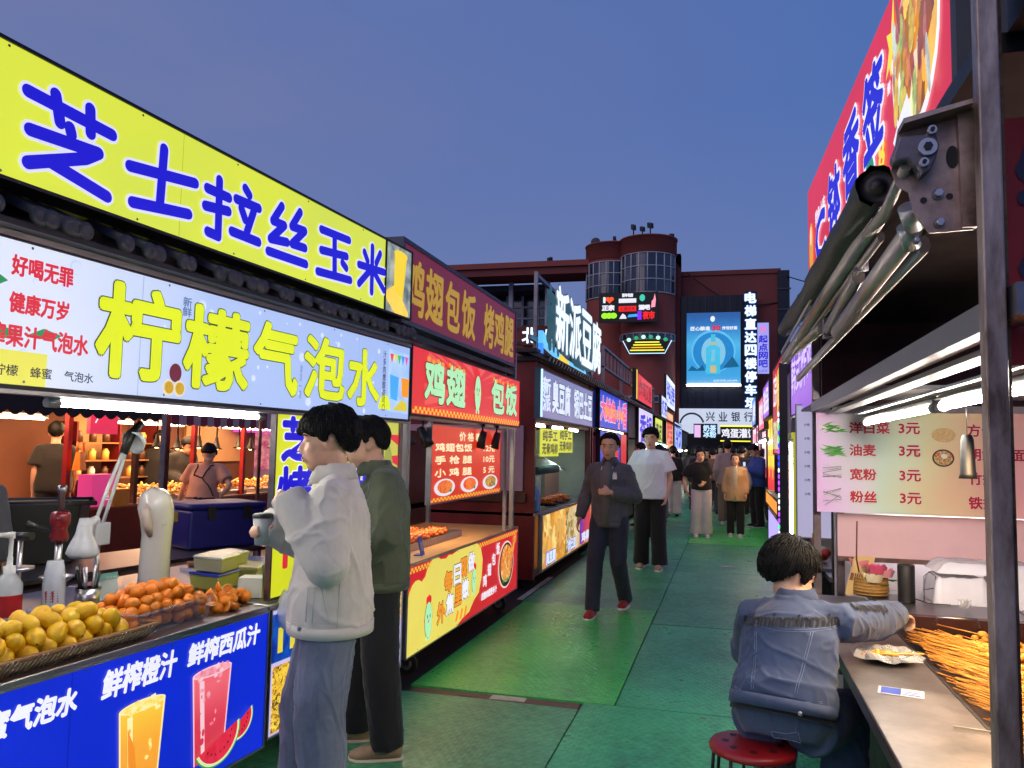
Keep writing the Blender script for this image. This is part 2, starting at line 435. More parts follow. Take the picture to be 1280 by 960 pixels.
for i, (x, y) in enumerate([(-.14, 4.86), (.62, 7.2), (-1.3, 6.6), (.3, 9.1), (-.3, 5.6), (-1.0, 9.2), (-1.1, 3.6), (-1.6, 5.6), (-.2, 3.9), (.2, 4.5), (-.9, 12.2), (.4, 12.8), (-1.5, 7.2), (.1, 6.1), (-.5, 8.6)]):
    m = MB(); rs = random.Random(i); n = 7
    m.poly([(.02*rs.uniform(.5, 1.1)*math.cos(2*math.pi*k/n), .012*rs.uniform(.6, 1.1)*math.sin(2*math.pi*k/n), rs.uniform(0, .006)) for k in range(n)], (0, 0, .002))
    o = m.build('litter_scrap', mat('litter', (150, 110, 70), .8), None, loc=(x, y, .022)); o.rotation_euler = (0, 0, i)
    tag(o, 'small brown scrap of litter lying on the green floor mats', 'litter', 'scraps of litter on the floor')

# ================================================================== FAR BUILDINGS
BRICK = mat('red_brick', (158, 78, 70), .8, 0, .22, .35, .3, 6)
BRICKD = mat('dark_red_brick', (128, 62, 60), .8, 0, .25, .35, .3, 6)
NAVY = mat('dark_navy_cladding', (20, 26, 44), .35, .2, .35, .5)
GLASS = mat('dark_window_glass', (40, 52, 72), .12, 0, .4, .6, spec=1.)
FRAME = mat('pale_window_frame', (190, 190, 200), .5, 0, .1, 3)
CONC = mat('grey_concrete', (70, 72, 86), .8, 0, .25, .4)
bld = thing('brick_building', 'long dark red brick building with two round towers closing the end of the street', 'building', (0, 62, 0))
# main wall to the right of the towers, wall to the left with open top storey
MB().box(-4.6, 3.75, 2.0, 14, 0, 15.4).build('wall', BRICKD, bld)
MB().box(-4.7, 4.0, 1.9, 14.1, 15.4, 15.75).build('cornice', BRICKD, bld)
MB().box(-60, -10.5, 4.0, 16, 0, 11.9).build('wall', BRICK, bld)
for z in (10.4, 9.2):
    MB().box(-60, -10.5, 3.9, 4.0, z, z+.25).build('string_course', CONC, bld)
MB().box(-60, -10.5, .6, 3.9, 15.7, 16.55).build('roof_beam', BRICKD, bld)
MB().box(-60, -10.5, .4, .6, 16.3, 16.75).build('roof_beam', BRICK, bld)
MB().box(-60, -14.6, 3.5, 16, 15.0, 15.5).build('flat_roof', CONC, bld)
MB().box(-14.4, -10.5, 6, 16, 12.6, 13.6).build('parapet', CONC, bld)
for x in (-30, -26, -21.8, -17.9, -14.7):
    MB().box(x-.18, x+.18, 3.3, 3.7, 11.9, 15.7).build('column', FRAME if x > -19 else CONC, bld)
w = MB().box(-40, -14.9, 6, 6.1, 11.9, 15.0).build('window', GLASS, bld)
for k in range(18): MB().box(-40+k*1.4, -39.8+k*1.4, 5.85, 6, 11.9, 15).build('frame_bar', FRAME, w)
for z in (12.9, 13.9): MB().box(-40, -14.9, 5.86, 5.98, z, z+.16).build('frame_bar', FRAME, w)
def tower(cx, cyy, r, h, band):
    t = MB(); prof = [(r, 0), (r, 10.0), (r+.12, 10.02), (r+.12, 10.2), (r, 10.22), (r, h-1.35)]
    t.lathe([(r, 0), (r, h-1.35)], (cx, cyy, 0), 40)
    b = t.build('tower_shaft', BRICK, bld)
    MB().lathe([(r+.0, h-1.35), (r+.1, h-1.3), (r+.1, h-.1), (r+.16, h-.1), (r+.16, h), (0, h)], (cx, cyy, 0), 40).build('tower_parapet', BRICK, bld)
    # window bands follow the curve: panes recessed between bars
    for z0, z1, rows, a0, a1, cols in band:
        fr = MB()
        for k in range(cols+1):
            A = R(a0+(a1-a0)*k/cols); p = (cx+(r+.05)*math.cos(A), cyy+(r+.05)*math.sin(A))
            fr.tube([(p[0], p[1], z0), (p[0], p[1], z1)], .045, 4)
        for j in range(rows+1):
            z = z0+(z1-z0)*j/rows
            fr.tube([(cx+(r+.05)*math.cos(R(a0+(a1-a0)*k/24)), cyy+(r+.05)*math.sin(R(a0+(a1-a0)*k/24)), z) for k in range(25)], .05, 4)
        wo = fr.build('window', FRAME, bld); rr = r+.02
        for c_ in range(cols):
            for w_ in range(rows):
                A0, A1_ = R(a0+(a1-a0)*c_/cols), R(a0+(a1-a0)*(c_+1)/cols); za, zb = z0+(z1-z0)*w_/rows, z0+(z1-z0)*(w_+1)/rows; pn = MB(); vs = []
                for q in range(4):
                    A = A0+(A1_-A0)*q/3
                    for zz in (za, zb):
                        for ri in (rr, rr-.03): vs.append((cx+ri*math.cos(A), cyy+ri*math.sin(A), zz))
                pn.add(vs, [(4*q, 4*q+4, 4*q+6, 4*q+2) for q in range(3)]+[(4*q+1, 4*q+3, 4*q+7, 4*q+5) for q in range(3)]); pn.build('pane', GLASS if (c_*3+w_) % 7 else mat('pale_blind_glass', (96, 104, 122), .2, 0, .3, .8), wo)
tower(-8.95, 1.6, 2.05, 17.9, [(13.45, 16.3, 3, 185, 345, 10)])
tower(-5.95, .3, 2.1, 17.95, [(13.5, 16.55, 3, 185, 345, 9), (9.9, 10.4, 1, 195, 345, 9), (5.15, 5.6, 1, 190, 345, 10)])
MB().box(-7.9, -7.3, .4, 3, 0, 17.3).build('wall', NAVY, bld)
MB().box(-4.6, -3.5, 1.0, 2.0, 0, 17.0).poly([(-4.3, 1.0, 17.0), (-3.5, 1.0, 17.0), (-3.5, 1.0, 15.8)], (0, 1, 0)).build('buttress', BRICKD, bld)
for x, y, z, r in ((-10.2, .6, 18.2, .38), (-8.6, .2, 18.25, .2), (-7.0, -.8, 18.8, .25), (-6.3, -.9, 18.6, .22), (-5.7, -.9, 18.85, .25), (-4.1, -.5, 18.1, .15), (-14.0, 1, 17.0, .2)):
    o = thing('floodlight' if r < .3 else 'satellite_dish', {.38: 'grey satellite dish on the left corner of the brick tower', .15: 'small dark lamp on the far right edge of the right tower', .22: 'middle one of the three floodlights on top of the right tower'}.get(r, 'dark floodlight standing on the roof edge at x %d'%1), 'floodlight' if r < .3 else 'satellite dish', (x, 62+y, z))
    if r > .3:
        MB().lathe([(0, .06), (r*.6, .02), (r, -.08)], (0, 0, 0), 16, T=Matrix.Rotation(R(80), 4, 'X')).build('dish', CONC, o); MB().cyl((0, 0, -.7), (0, 0, 0), .05).build('pole', CONC, o)
    else:
        MB().cyl((0, .1, -.75), (0, 0, 0), .05, seg=6).build('bracket', DARK, o); MB().box(-r*1.1, r*1.1, -.12, .12, -r*.8, r*.8, T=Matrix.Rotation(R(28), 4, 'X')@Matrix.Rotation(R(x*9), 4, 'Z')).build('lamp_head', CONC, o, .02)
    o['label'] = {(-10.2): 'grey satellite dish on the left corner of the round brick towers', (-8.6): 'small floodlight on the left tower roof beside the dish', (-7.0): 'leftmost of the three floodlights on top of the right tower',
                  (-6.3): 'lowest, middle one of the three floodlights on the right tower', (-5.7): 'rightmost of the three floodlights on top of the right tower', (-4.1): 'lone small lamp at the right shoulder of the towers', (-14.0): 'small dark unit standing on the long roof beam left of the towers'}[x]
# dark navy facade with ribs
MB().box(-3.55, 1.95, 1.0, 2.0, 4.6, 13.6).build('dark_facade', NAVY, bld)
for k in range(12): MB().box(-3.5+k*.46, -3.42+k*.46, .9, 1.0, 12.2, 13.6).build('facade_rib', CONC if k % 4 == 0 else NAVY, bld)
for k in range(10): MB().box(-3.5+k*.56, -3.46+k*.56, .95, 1.0, 4.6, 12.1).build('facade_rib', NAVY, bld)
MB().box(3.75, 4.6, 1.5, 3, 0, 15.5).build('drain_tower', NAVY, bld)
for z in (6, 7.6, 9.2, 10.8, 12.4, 14): MB().box(3.7, 4.7, 1.4, 1.5, z, z+.12).build('ladder_rung', CONC, bld)
MB().box(-3.55, 3.75, 1.2, 2.0, 0, 3.2).build('ground_floor_wall', DARK, bld)
# poster on the facade
bp = board('billboard', 'large lit blue billboard of a bottle on the dark facade', 'billboard', (-3.02, 62.7, 6.62), 0, 4.0, 5.6, grad('blue_poster', [(0, (50, 165, 225)), (.35, (40, 155, 222)), (.6, (70, 180, 232)), (.85, (24, 120, 195)), (1, (16, 86, 158))], 'Z', 0, 5.6, 1.0, .1), DARK, .2, .06)
PB = em('pale_blue_print', (135, 205, 235), .9, sample=False); CY = em('cyan_print', (70, 190, 225), 1., sample=False)
disc(2, 2.6, 1.65, 1.65, bp, em('halo_print', (96, 190, 236), 1., sample=False), -.05); disc(2, 2.55, 1.52, 1.52, bp, em('mid_blue_print', (35, 140, 210), .9, sample=False), -.06)
disc(2, 2.5, .9, 1.2, bp, PB, -.07)
flat([(1.45, .85), (2.5, .85), (2.5, 2.8), (2.4, 2.95), (2.15, 3.05), (2.15, 3.9), (1.82, 3.9), (1.82, 3.05), (1.55, 2.95), (1.45, 2.8)], bp, CY, -.09, 'bottle_print')
flat([(1.78, .95), (2.2, .95), (2.2, 1.5), (1.78, 1.5)], bp, em('gold_print', (215, 190, 130), .9, sample=False), -.11)
flat([(1.84, 3.08), (2.14, 3.08), (2.14, 3.3), (1.84, 3.3)], bp, em('gold_print', (215, 190, 130)), -.11)
flat([(2.7, 1.3), (3.4, 2.2), (3.6, 1.9), (3.9, 1.4)], bp, em('hill_print', (20, 105, 150), .8, sample=False), -.08)
flat([(.1, 1.1), (.4, 1.5), (.8, 1.2), (1.2, 1.55), (1.4, 1.1)], bp, em('hill_print', (20, 105, 150)), -.08)
disc(1.95, 5.1, .17, .22, bp, WHITE_E, -.05)
text('匠心酿造', .3, 1.75, 4.22, 4.52, bp, WHITE_E, -.06, .012); text('30', 1.9, 2.5, 4.2, 4.58, bp, RED_E, -.06, .03); text('传世好酒', 2.65, 3.75, 4.25, 4.5, bp, WHITE_E, -.06, .01)
text('酒\n韵', 1.84, 2.14, 1.8, 2.7, bp, PB, -.11, .01)
text('品质热线 400 888', 2.0, 3.75, .28, .42, bp, WHITE_E, -.06)
MB().box(0, 4, -.12, -.06, -.05, .05).build('lamp_rail', TUBEF, bp)
# column of characters
ct = board('vertical_sign', 'column of big white lit characters down the dark facade edge', 'sign', (1.3, 62.5, 4.75), 0, .9, 9.0, NAVY, None, .3)
for i, ch in enumerate('电梯直达四楼停车场'):
    z = 9.0-1.0*(i+1)+.1
    text(ch, .02, .8, z, z+.78, ct, em('led_white', (215, 240, 255), 1.6), -.05, .035, em('led_halo', (70, 110, 190), .7, sample=False), .05, step=.001)
nb = board('internet_bar_sign', 'narrow lilac lit sign with dark blue characters right of the white column', 'sign', (2.2, 62.4, 7.45), 0, .82, 3.85, em('lilac_film', (165, 165, 245), .95), CONC, .25, .04)
for i, ch in enumerate('起点网吧'): text(ch, .1, .72, 2.35-.62*i, 2.88-.62*i, nb, BLU_E, -.03, .02, step=.001)
text('8', .2, .62, 3.1, 3.6, nb, em('pink_print', (235, 130, 200), 1, sample=False), -.03, .01)
text('LUCK', .1, .72, .12, .3, nb, BLU_E, -.03)
# bank sign
bk = board('bank_sign', 'wide white bank fascia with dark characters at the end of the street', 'sign', (-3.55, 62.1, 2.9), 0, 5.6, 1.9, em('bank_white', (205, 215, 235), .95), CONC, .4, .03)
for i, ch in enumerate('兴业银行'): text(ch, 2.0+i*.92, 2.62+i*.92, .95, 1.65, bk, DK_E, -.03, .012, step=.001)
for i in range(14):
    a0, a1 = 15+i*11, 15+(i+1)*11
    flat([(.95+.95*math.cos(R(a0)), .6+1.0*math.sin(R(a0))), (.95+.95*math.cos(R(a1)), .6+1.0*math.sin(R(a1))), (.95+.82*math.cos(R(a1)), .6+.86*math.sin(R(a1))), (.95+.82*math.cos(R(a0)), .6+.86*math.sin(R(a0)))], bk, DK_E, -.03)
# two small lit shop signs beneath
sb = board('shop_sign', 'black shop sign with white characters between yellow strips under the bank sign', 'sign', (-.5, 60.5, 2.3), 0, 2.6, 1.2, BLACK, None, .2)
text('鸡蛋灌饼', .1, 2.5, .3, .95, sb, WHITE_E, -.03, .02, step=.001); MB().box(0, 2.6, -.05, 0, 1.1, 1.2).box(0, 2.6, -.05, 0, .02, .1).build('light_strip', em('yellow_tube', (245, 235, 60), 1.5), sb)
sb = board('shop_sign', 'small black shop sign with blue-white characters left of the yellow striped one', 'sign', (-2.4, 60.5, 2.5), 0, 1.7, 1.1, BLACK, None, .2)
text('奶茶\n冰粉', .7, 1.6, .1, 1.0, sb, em('led_blue_white', (190, 225, 255), 1.2, sample=False), -.03, .02, step=.001); MB().box(.05, .5, -.05, 0, .1, 1.0).build('light_panel', em('pink_film', (235, 190, 240), 1), sb)
pk = thing('pink_lit_kiosk', 'small kiosk outlined in violet light with a pink sign in front of the bank', 'kiosk', (-5.4, 50, 0))
MB().box(0, 2.3, 0, 2, 0, 2.6).build('wall', DRED, pk)
MB().box(-.06, 0, -.1, 0, 0, 3.1).box(2.3, 2.42, -.1, 0, 0, 3.1).box(-.06, 2.42, -.1, 0, 3.1, 3.2).build('light_strip', em('violet_tube', (200, 170, 255), 2.), pk)
MB().box(.1, 2.2, -.08, 0, 2.2, 3.0).build('sign_face', em('magenta_film', (235, 60, 170), 1.1), pk); text('炸串', .2, 1.2, 2.35, 2.85, pk, WHITE_E, -.1, .02, step=.001)
MB().box(1.2, 2.2, -.06, 0, .8, 2.1).build('window', em('pinkish_window', (225, 190, 220), .9), pk); MB().box(.2, 1.1, -.06, 0, .9, 2.0).build('window', em('warm_window', (160, 70, 80), .7), pk)
# LED picture sign on the towers and the scalloped neon sign
ls = board('led_picture_sign', 'black LED sign with heart, red and green blocks hung across both towers', 'sign', (-9.3, 59.4, 11.15), 0, 4.3, 2.15, BLACK, DARK, .2, .05)
text('I', .3, .42, 1.45, 1.85, ls, WHITE_E, -.03, .03, step=.001)
disc(.62, 1.72, .17, .15, ls, em('orange_red_led', (255, 80, 30), 1.3, sample=False), -.03); disc(.9, 1.72, .17, .15, ls, em('orange_red_led', (0,0,0)), -.035); flat([(.45, 1.68), (1.07, 1.68), (.76, 1.38)], ls, em('orange_red_led', (0,0,0)), -.04)
text('正宗', .2, 1.1, .85, 1.25, ls, WHITE_E, -.03, .03, step=.001)
GRE = em('green_led', (150, 240, 30), 1.3, sample=False)
for k in range(3): disc(.4+k*.33, .45, .26, .22, ls, GRE, -.03-.005*k)
text('百年老店', 1.7, 2.5, 1.85, 2.1, ls, WHITE_E, -.03, .02, step=.001); MB().box(1.45, 2.75, -.04, -.01, 1.4, 1.72).build('light_block', WHITE_E, ls)
MB().box(1.45, 2.75, -.04, -.01, .75, 1.15).build('light_block', em('red_led', (235, 30, 30), 1.2, sample=False), ls); text('火爆招商', 1.55, 2.65, .8, 1.1, ls, BLACK, -.05, .0, step=.001)
flat([(1.5, .2), (2.05, .2), (1.95, .45), (1.75, .6), (1.6, .4)], ls, WHITE_E, -.03); flat([(2.1, .3), (2.9, .35), (2.8, .55), (2.2, .5)], ls, em('sky_led', (60, 160, 255), 1.2, sample=False), -.03)
disc(3.2, 1.75, .2, .26, ls, em('teal_led', (60, 200, 170), 1.1, sample=False), -.03); text('酒吧', 2.95, 3.75, .85, 1.2, ls, WHITE_E, -.03, .03, step=.001)
flat([(3.85, 1.0), (4.15, 1.05), (4.2, 1.6), (4.12, 2.05), (4.02, 1.6), (3.9, 1.5)], ls, em('pink_led', (250, 150, 170), 1.2, sample=False), -.03, 'bottle_print')
MB().box(2.85, 3.15, -.04, -.01, .1, .75).build('light_block', em('violet_led', (130, 40, 240), 1.2, sample=False), ls); text('夜市', 3.25, 4.1, .15, .72, ls, em('red_led', (0,0,0)), -.03, .03, step=.001)
ns = thing('scalloped_neon_sign', 'fan shaped neon sign of green lamps and yellow lines on the right tower', 'sign', (-7.55, 59.6, 8.7))
m = MB(); m.tube([(0, 0, 1.0), (.5, 0, .05), (3.1, 0, .05), (3.6, 0, 1.0)], .035, 5); m.build('outline_tube', em('ice_tube', (190, 230, 255), 1.5), ns)
for k in range(6): MB().ell((.45+.54*k, 0, 1.0+.3*math.sin(math.pi*(k+.5)/6)), (.16, .08, .15), u=10, w=6).build('lamp', em('mint_lamp', (190, 255, 220), 1.4) if k % 2 == 0 else em('green_lamp', (40, 170, 110), 1.1), ns)
for k in range(4): MB().box(.9-.12*k, 2.7+.12*k, -.03, .03, .85-.2*k, .93-.2*k).build('light_bar', em('yellow_tube', (0,0,0)) if k != 2 else em('orange_tube', (240, 180, 30), 1.3), ns)
MB().box(.3, 3.3, .04, .1, .05, 1.1).build('backing', BLACK, ns)
bn = board('rooftop_number_sign', 'small sign of white lit characters on the brick wing behind the market roofs', 'sign', (-17.0, 65.7, 10.3), 0, 4.0, 1.7, BRICKD, None, .1)
text('北 13', .1, 3.2, .2, 1.5, bn, em('led_white', (0,0,0)), -.05, .04, step=.001)
# power cables
for i, (a, b_) in enumerate([((4.2, 64, 15.2), (16, 40, 9)), ((4.3, 64, 12.6), (16, 44, 8.4)), ((4.3, 64, 11.6), (17, 48, 8.3)), ((-3, 63.5, 15.5), (4.3, 64, 13.2))]):
    A, B = Vector(a), Vector(b_); m = MB()
    m.tube([A.lerp(B, t/14)-Vector((0, 0, 1.2*math.sin(math.pi*t/14))) for t in range(15)], .045, 5)
    tag(m.build('power_cable', BLACK), ['topmost black cable running right from the brick building', 'middle black cable running right from the brick building', 'lowest black cable running right from the brick building', 'sagging black cable along the brick building roof'][i], 'cable', 'cables at the brick building')
# ================================================================== LEFT ROW, NEAREST STALL (drinks and cheese corn)
L1 = (-2.121, 3.448); A1 = R(90-4.2)
def w1(s, d=0, z=0):           # along the stall front, depth inward, height -> world
    return (L1[0]+s*math.sin(R(4.2))-d*math.cos(R(4.2)), L1[1]+s*math.cos(R(4.2))+d*math.sin(R(4.2)), z)
st1 = thing('market_stall', 'nearest stall on the left with steel counter and two tiers of lit signs', 'market stall', w1(0), A1)
MB().box(-2.9, -.01, -.015, 1.25, .755, .78).build('countertop', STEEL, st1, .004)
MB().box(-2.9, 1.40, .05, 1.25, .12, .75).build('counter_body', BLACK, st1)
MB().box(0.01, 1.40, -.015, 1.25, .755, .78).build('countertop', STEEL, st1, .004)
for s in (-2.85, -.03, 1.36):
    if s != -.03: MB().box(s, s+.045, .02, .065, 0, 2.9).build('post', DSTEEL, st1)
    MB().box(s, s+.045, 1.9, 1.945, 0, 2.9).build('post', DSTEEL, st1)
MB().box(-2.9, 1.44, .03, 1.95, 2.80, 2.84).build('roof', DARK, st1)
MB().box(-2.9, 1.44, -.02, .05, 2.195, 2.215).build('fascia', ALU, st1)
MB().box(-2.9, 1.44, .0, .06, 1.695, 1.718).build('fascia', ALU, st1)
MB().box(-2.9, 1.43, .1, .14, 2.2, 2.38).build('fascia', BLACK, st1)
MB().box(-2.9, 1.43, .14, 1.9, 1.84, 1.86).build('ceiling', mat('stall_ceiling', (60, 50, 60), .7), st1)
# tiled eave between the two tiers: overlapping round tiles, each its own piece
n = 64
tile_me = None
for k in range(n):
    s = -2.86+k*.0672
    if tile_me is None:
        m = MB(); vs = []; fs = []
        for j in range(7):
            a = math.pi*j/6
            for (yy, zz, rr) in ((-.09, 2.262, .032), (.10, 2.345, .036)):
                vs.append((rr*math.cos(a), yy, zz+rr*math.sin(a)*.9)); 
        for j in range(6): fs.append((2*j, 2*j+1, 2*j+3, 2*j+2))
        m.add(vs, fs, 0, True)
        m.lathe([(.0325, -.01), (.0325, .004), (.026, .004), (.022, .009), (.014, .005), (0, .007)], (0, 0, 0), 12, T=Matrix.Translation((0, -.09, 2.264))@Matrix.Rotation(R(90), 4, 'X'))
        o = m.build('roof_tile', TILE, st1); tile_me = o.data
    else:
        o = bpy.data.objects.new('roof_tile', tile_me); COL.objects.link(o); o.parent = st1
    o.location = (s, random.uniform(-.003, .003), 0); o.rotation_euler = (0, random.uniform(-.05, .05), 0)
MB().box(-2.9, 1.43, -.085, .1, 2.215, 2.235).build('eave_board', DARK, st1)

# yellow top sign
YF = em('yellow_film', (218, 228, 62), 1.0, c2=(206, 220, 74), vscale=1.2)
ys = board('corn_sign', 'long yellow lit top sign with blue hand drawn characters edged in white', 'sign', w1(-2.9, -.03, 2.375), A1, 3.9, .43, YF, BLACK, .1, .012)
D = 2.9
zz0, zz1 = -.045, .385
CH = {
'芝': [[(4, 96), (92, 64)], [(30, 100), (36, 66)], [(66, 92), (68, 60)], [(46, 62), (48, 54)], [(8, 50), (78, 36), (64, 26), (8, 10)], [(30, 14), (90, -20)]],
'士': [[(2, 62), (98, 46)], [(48, 92), (46, 8)], [(8, 12), (90, -2)]],
'拉': [[(2, 76), (40, 66)], [(22, 92), (24, 2), (6, 8)], [(0, 48), (40, 44)], [(70, 86), (78, 76)], [(54, 66), (98, 56)], [(64, 52), (72, 34)], [(88, 50), (76, 12)], [(48, 12), (100, -2)]],
'丝': [[(30, 96), (10, 68), (38, 62), (6, 36), (46, 32)], [(76, 90), (56, 62), (90, 56), (58, 30), (92, 24)], [(2, 14), (96, -6)]],
'玉': [[(8, 92), (90, 80)], [(46, 86), (50, 8)], [(10, 52), (84, 46)], [(2, 10), (98, -2)], [(72, 32), (84, 22)]],
'米': [[(22, 84), (34, 66)], [(80, 86), (66, 64)], [(4, 56), (98, 46)], [(50, 98), (52, 0)], [(46, 48), (6, 16)], [(56, 46), (98, 6)]]}
for ch, a, b_ in (('芝', -1.45, -1.06), ('士', -1.01, -.65), ('拉', -.59, -.23), ('丝', -.16, .17), ('玉', .26, .60), ('米', .67, .99)):
    sh = {'芝': 30, '士': 34, '拉': 26, '丝': 24, '玉': 20, '米': 18}[ch]
    CH[ch] = [[(p[0], p[1]+sh*(p[0]-50)/100) for p in st] for st in CH[ch]]
    strokes(CH[ch], ys, BLU_E, em('lilac_edge', (222, 222, 250), 1., sample=False), a+D, b_+D, .075, .35, .0225, .010)
strokes([[(50, 100), (60, 60), (50, 20)], [(40, 90), (50, -5)]], ys, BLU_E, em('lilac_edge', (0,0,0)), 1.18, 1.40, .03, .37, .035, .011)
# corn dog picture panel at its right end
yp = board('corn_picture_sign', 'small lit picture panel of golden cheese corn at the end of the yellow sign', 'sign', w1(1.012, -.03, 2.375), A1, .34, .43, em('kitchen_print', (190, 200, 190), .8, c2=(90, 110, 110), vscale=9), BLACK, .1, .012)
CG = food('golden_corn_print', [(250, 220, 60), (240, 180, 20), (255, 235, 120), (225, 140, 20)], 60, .95)
flat([(.0, .12), (.12, .18), (.30, .03), (.30, 0), (.12, 0), (0, .08)], yp, CG, -.006); flat([(.1, .14), (.22, .10), (.26, .37), (.10, .39)], yp, em('corn_yellow', (250, 215, 40), 1., sample=False), -.008); disc(.18, .38, .09, .025, yp, em('corn_yellow', (0,0,0)), -.009)

# white lemon drink sign
ws = board('lemon_drink_sign', 'long pale blue lit sign with huge yellow characters over the counter', 'sign', w1(-2.9, -.01, 1.722), A1, 4.31, .465,
           grad('lemon_film', [(0, (232, 236, 252)), (.42, (222, 230, 250)), (.6, (176, 198, 246)), (1, (160, 186, 242))], 'X', 0, 4.31, 1., .08), DARK, .08, .014)
z0 = 1.722
def t1(body, a, b_, c, d, m_, **k): return text(body, a+2.9, b_+2.9, c-z0, d-z0, ws, m_, **k)
t1('好喝无罪', -1.43, -1.20, 2.075, 2.14, RED_E, bold=.0025); t1('健康万岁', -1.43, -1.21, 1.955, 2.02, RED_E, bold=.0025); t1('鲜榨果汁气泡水', -1.56, -1.12, 1.845, 1.915, RED_E, bold=.0025)
GRN = em('green_print', (40, 150, 90), .9, sample=False)
for ch, a, b_ in (('柠檬', -1.47, -1.385), ('蜂蜜', -1.34, -1.26), ('气泡水', -1.21, -1.09)): t1(ch, a, b_, 1.75, 1.785, DK_E, bold=.0005)
LY = em('lemon_yellow_print', (226, 238, 30), 1., sample=False)
for ch, a, b_, c, d in (('柠', -1.08, -.68, 1.79, 2.13), ('檬', -.64, -.24, 1.785, 2.12), ('气', -.19, .15, 1.795, 2.12), ('泡', .22, .60, 1.80, 2.11), ('水', .65, 1.0, 1.785, 2.10)):
    t1(ch, a, b_, c, d, LY, bold=.0115, outline=em('olive_outline', (60, 80, 50), .5, sample=False), ow=.0045, y=-.003)
t1('新\n鲜', -.665, -.615, 2.065, 2.145, em('steel_blue_print', (90, 120, 170), .9, sample=False), bold=.001); t1('清\n凉\n一\n夏', .175, .2, 1.78, 1.95, em('steel_blue_print', (0,0,0)), bold=.0)
t1('汁\n多\n肉\n嫩\n酸\n甜\n可\n口', 1.045, 1.085, 1.76, 2.13, DK_E, bold=.0005)
flat([(1.41, .0), (1.62, .0), (1.62, .11), (1.41, .11)], ws, em('pale_lemon_print', (238, 232, 90), .95, sample=False), -.003)
for (a, b_) in ((1.44, .165), (1.60, .175)): flat([(a-.06, b_-.01), (a, b_+.02), (a+.07, b_+.005), (a+.03, b_-.02)], ws, GRN, -.004, 'leaf_print')
flat([(1.40, .36), (1.46, .33), (1.41, .30)], ws, GRN, -.004, 'leaf_print')
flat([(1.38, .06), (1.44, .09), (1.40, .12)], ws, GRN, -.005, 'leaf_print')
# passion fruit print
disc(2.21, .105, .034, .038, ws, em('plum_print', (120, 40, 60), .8, sample=False), -.006)
for cx in (2.175, 2.235): disc(cx, .043, .033, .033, ws, em('cream_print', (238, 226, 200), .9, sample=False), -.007); disc(cx, .043, .025, .025, ws, food('seeds_print', [(235, 190, 40), (200, 150, 20), (90, 70, 20)], 160, .9), -.009)
rs = random.Random(3)
BUB = em('bubble_print', (196, 212, 250), 1., sample=False); BUB2 = em('bubble_core_print', (214, 224, 252), 1., sample=False)
for k in range(46):
    cx, cz, r = rs.uniform(1.45, 4.0), rs.uniform(.02, .44), rs.choice((.006, .008, .01, .016, .026))
    disc(cx, cz, r, r, ws, BUB, -.0016, 'bubble_print', 12); disc(cx+r*.12, cz-r*.1, r*.82, r*.82, ws, BUB2, -.0021, 'bubble_print', 12)
# picture of soft drinks at right end
flat([(4.02, .04), (4.3, .03), (4.3, .42), (4.02, .43)], ws, em('aqua_picture', (180, 210, 250), 1., c2=(150, 190, 245), vscale=8), -.003)
flat([(4.05, .12), (4.14, .11), (4.155, .26), (4.035, .27)], ws, em('azure_print', (70, 170, 240), 1., sample=False), -.006); flat([(4.2, .14), (4.29, .14), (4.3, .26), (4.19, .26)], ws, em('orange_print', (245, 150, 30), 1., sample=False), -.006)
for k, c in enumerate(((240, 70, 60), (250, 220, 60), (70, 190, 90), (60, 150, 240), (230, 90, 180))): flat([(4.03+.05*k, .4), (4.08+.05*k, .4), (4.055+.05*k, .34)], ws, em('flag_print_%d' % k, c, 1., sample=False), -.006)
flat([(4.08, .05), (4.28, .05), (4.28, .1), (4.2, .12)], ws, em('melon_slice_print', (220, 200, 60), 1., sample=False), -.006); disc(3.98, .05, .075, .09, ws, LY, -.004, a0=0, a1=180)
# tube lamps under the sign
def tube_lamp(label, a, b_, parent=None, rz=0., mt=None, r=.014, group=None):
    t = thing('tube_lamp', label, 'tube lamp', a, 0, group); v = Vector(b_)-Vector(a)
    mx = MB(); n = v.normalized()
    mx.cyl(n*.02, v-n*.02, r, seg=8, cap=True); mx.build('tube', mt or TUBE, t)
    h = MB(); h.cyl((0, 0, 0), n*.05, r*1.5, seg=8); h.cyl(v-n*.05, v, r*1.5, seg=8)
    h.tube([Vector((0, 0, r*1.9)), v+Vector((0, 0, r*1.9))], r*1.2, 4); h.build('housing', ALU, t)
    return t
tube_lamp('long white tube lamp fixed under the pale blue lemon sign', w1(-1.22, .05, 1.675), w1(-.02, .05, 1.675), r=.011)
tube_lamp('tube lamp behind the left end of the lemon sign', w1(-2.6, .1, 1.675), w1(-1.5, .1, 1.675), r=.011)
tube_lamp('tube lamp lighting the cheese corn counter', w1(.35, .9, 1.8), w1(1.3, .9, 1.8))
tube_lamp('tube lamp at the back of the drinks counter', w1(-1.6, 1.3, 1.8), w1(-.3, 1.3, 1.8))

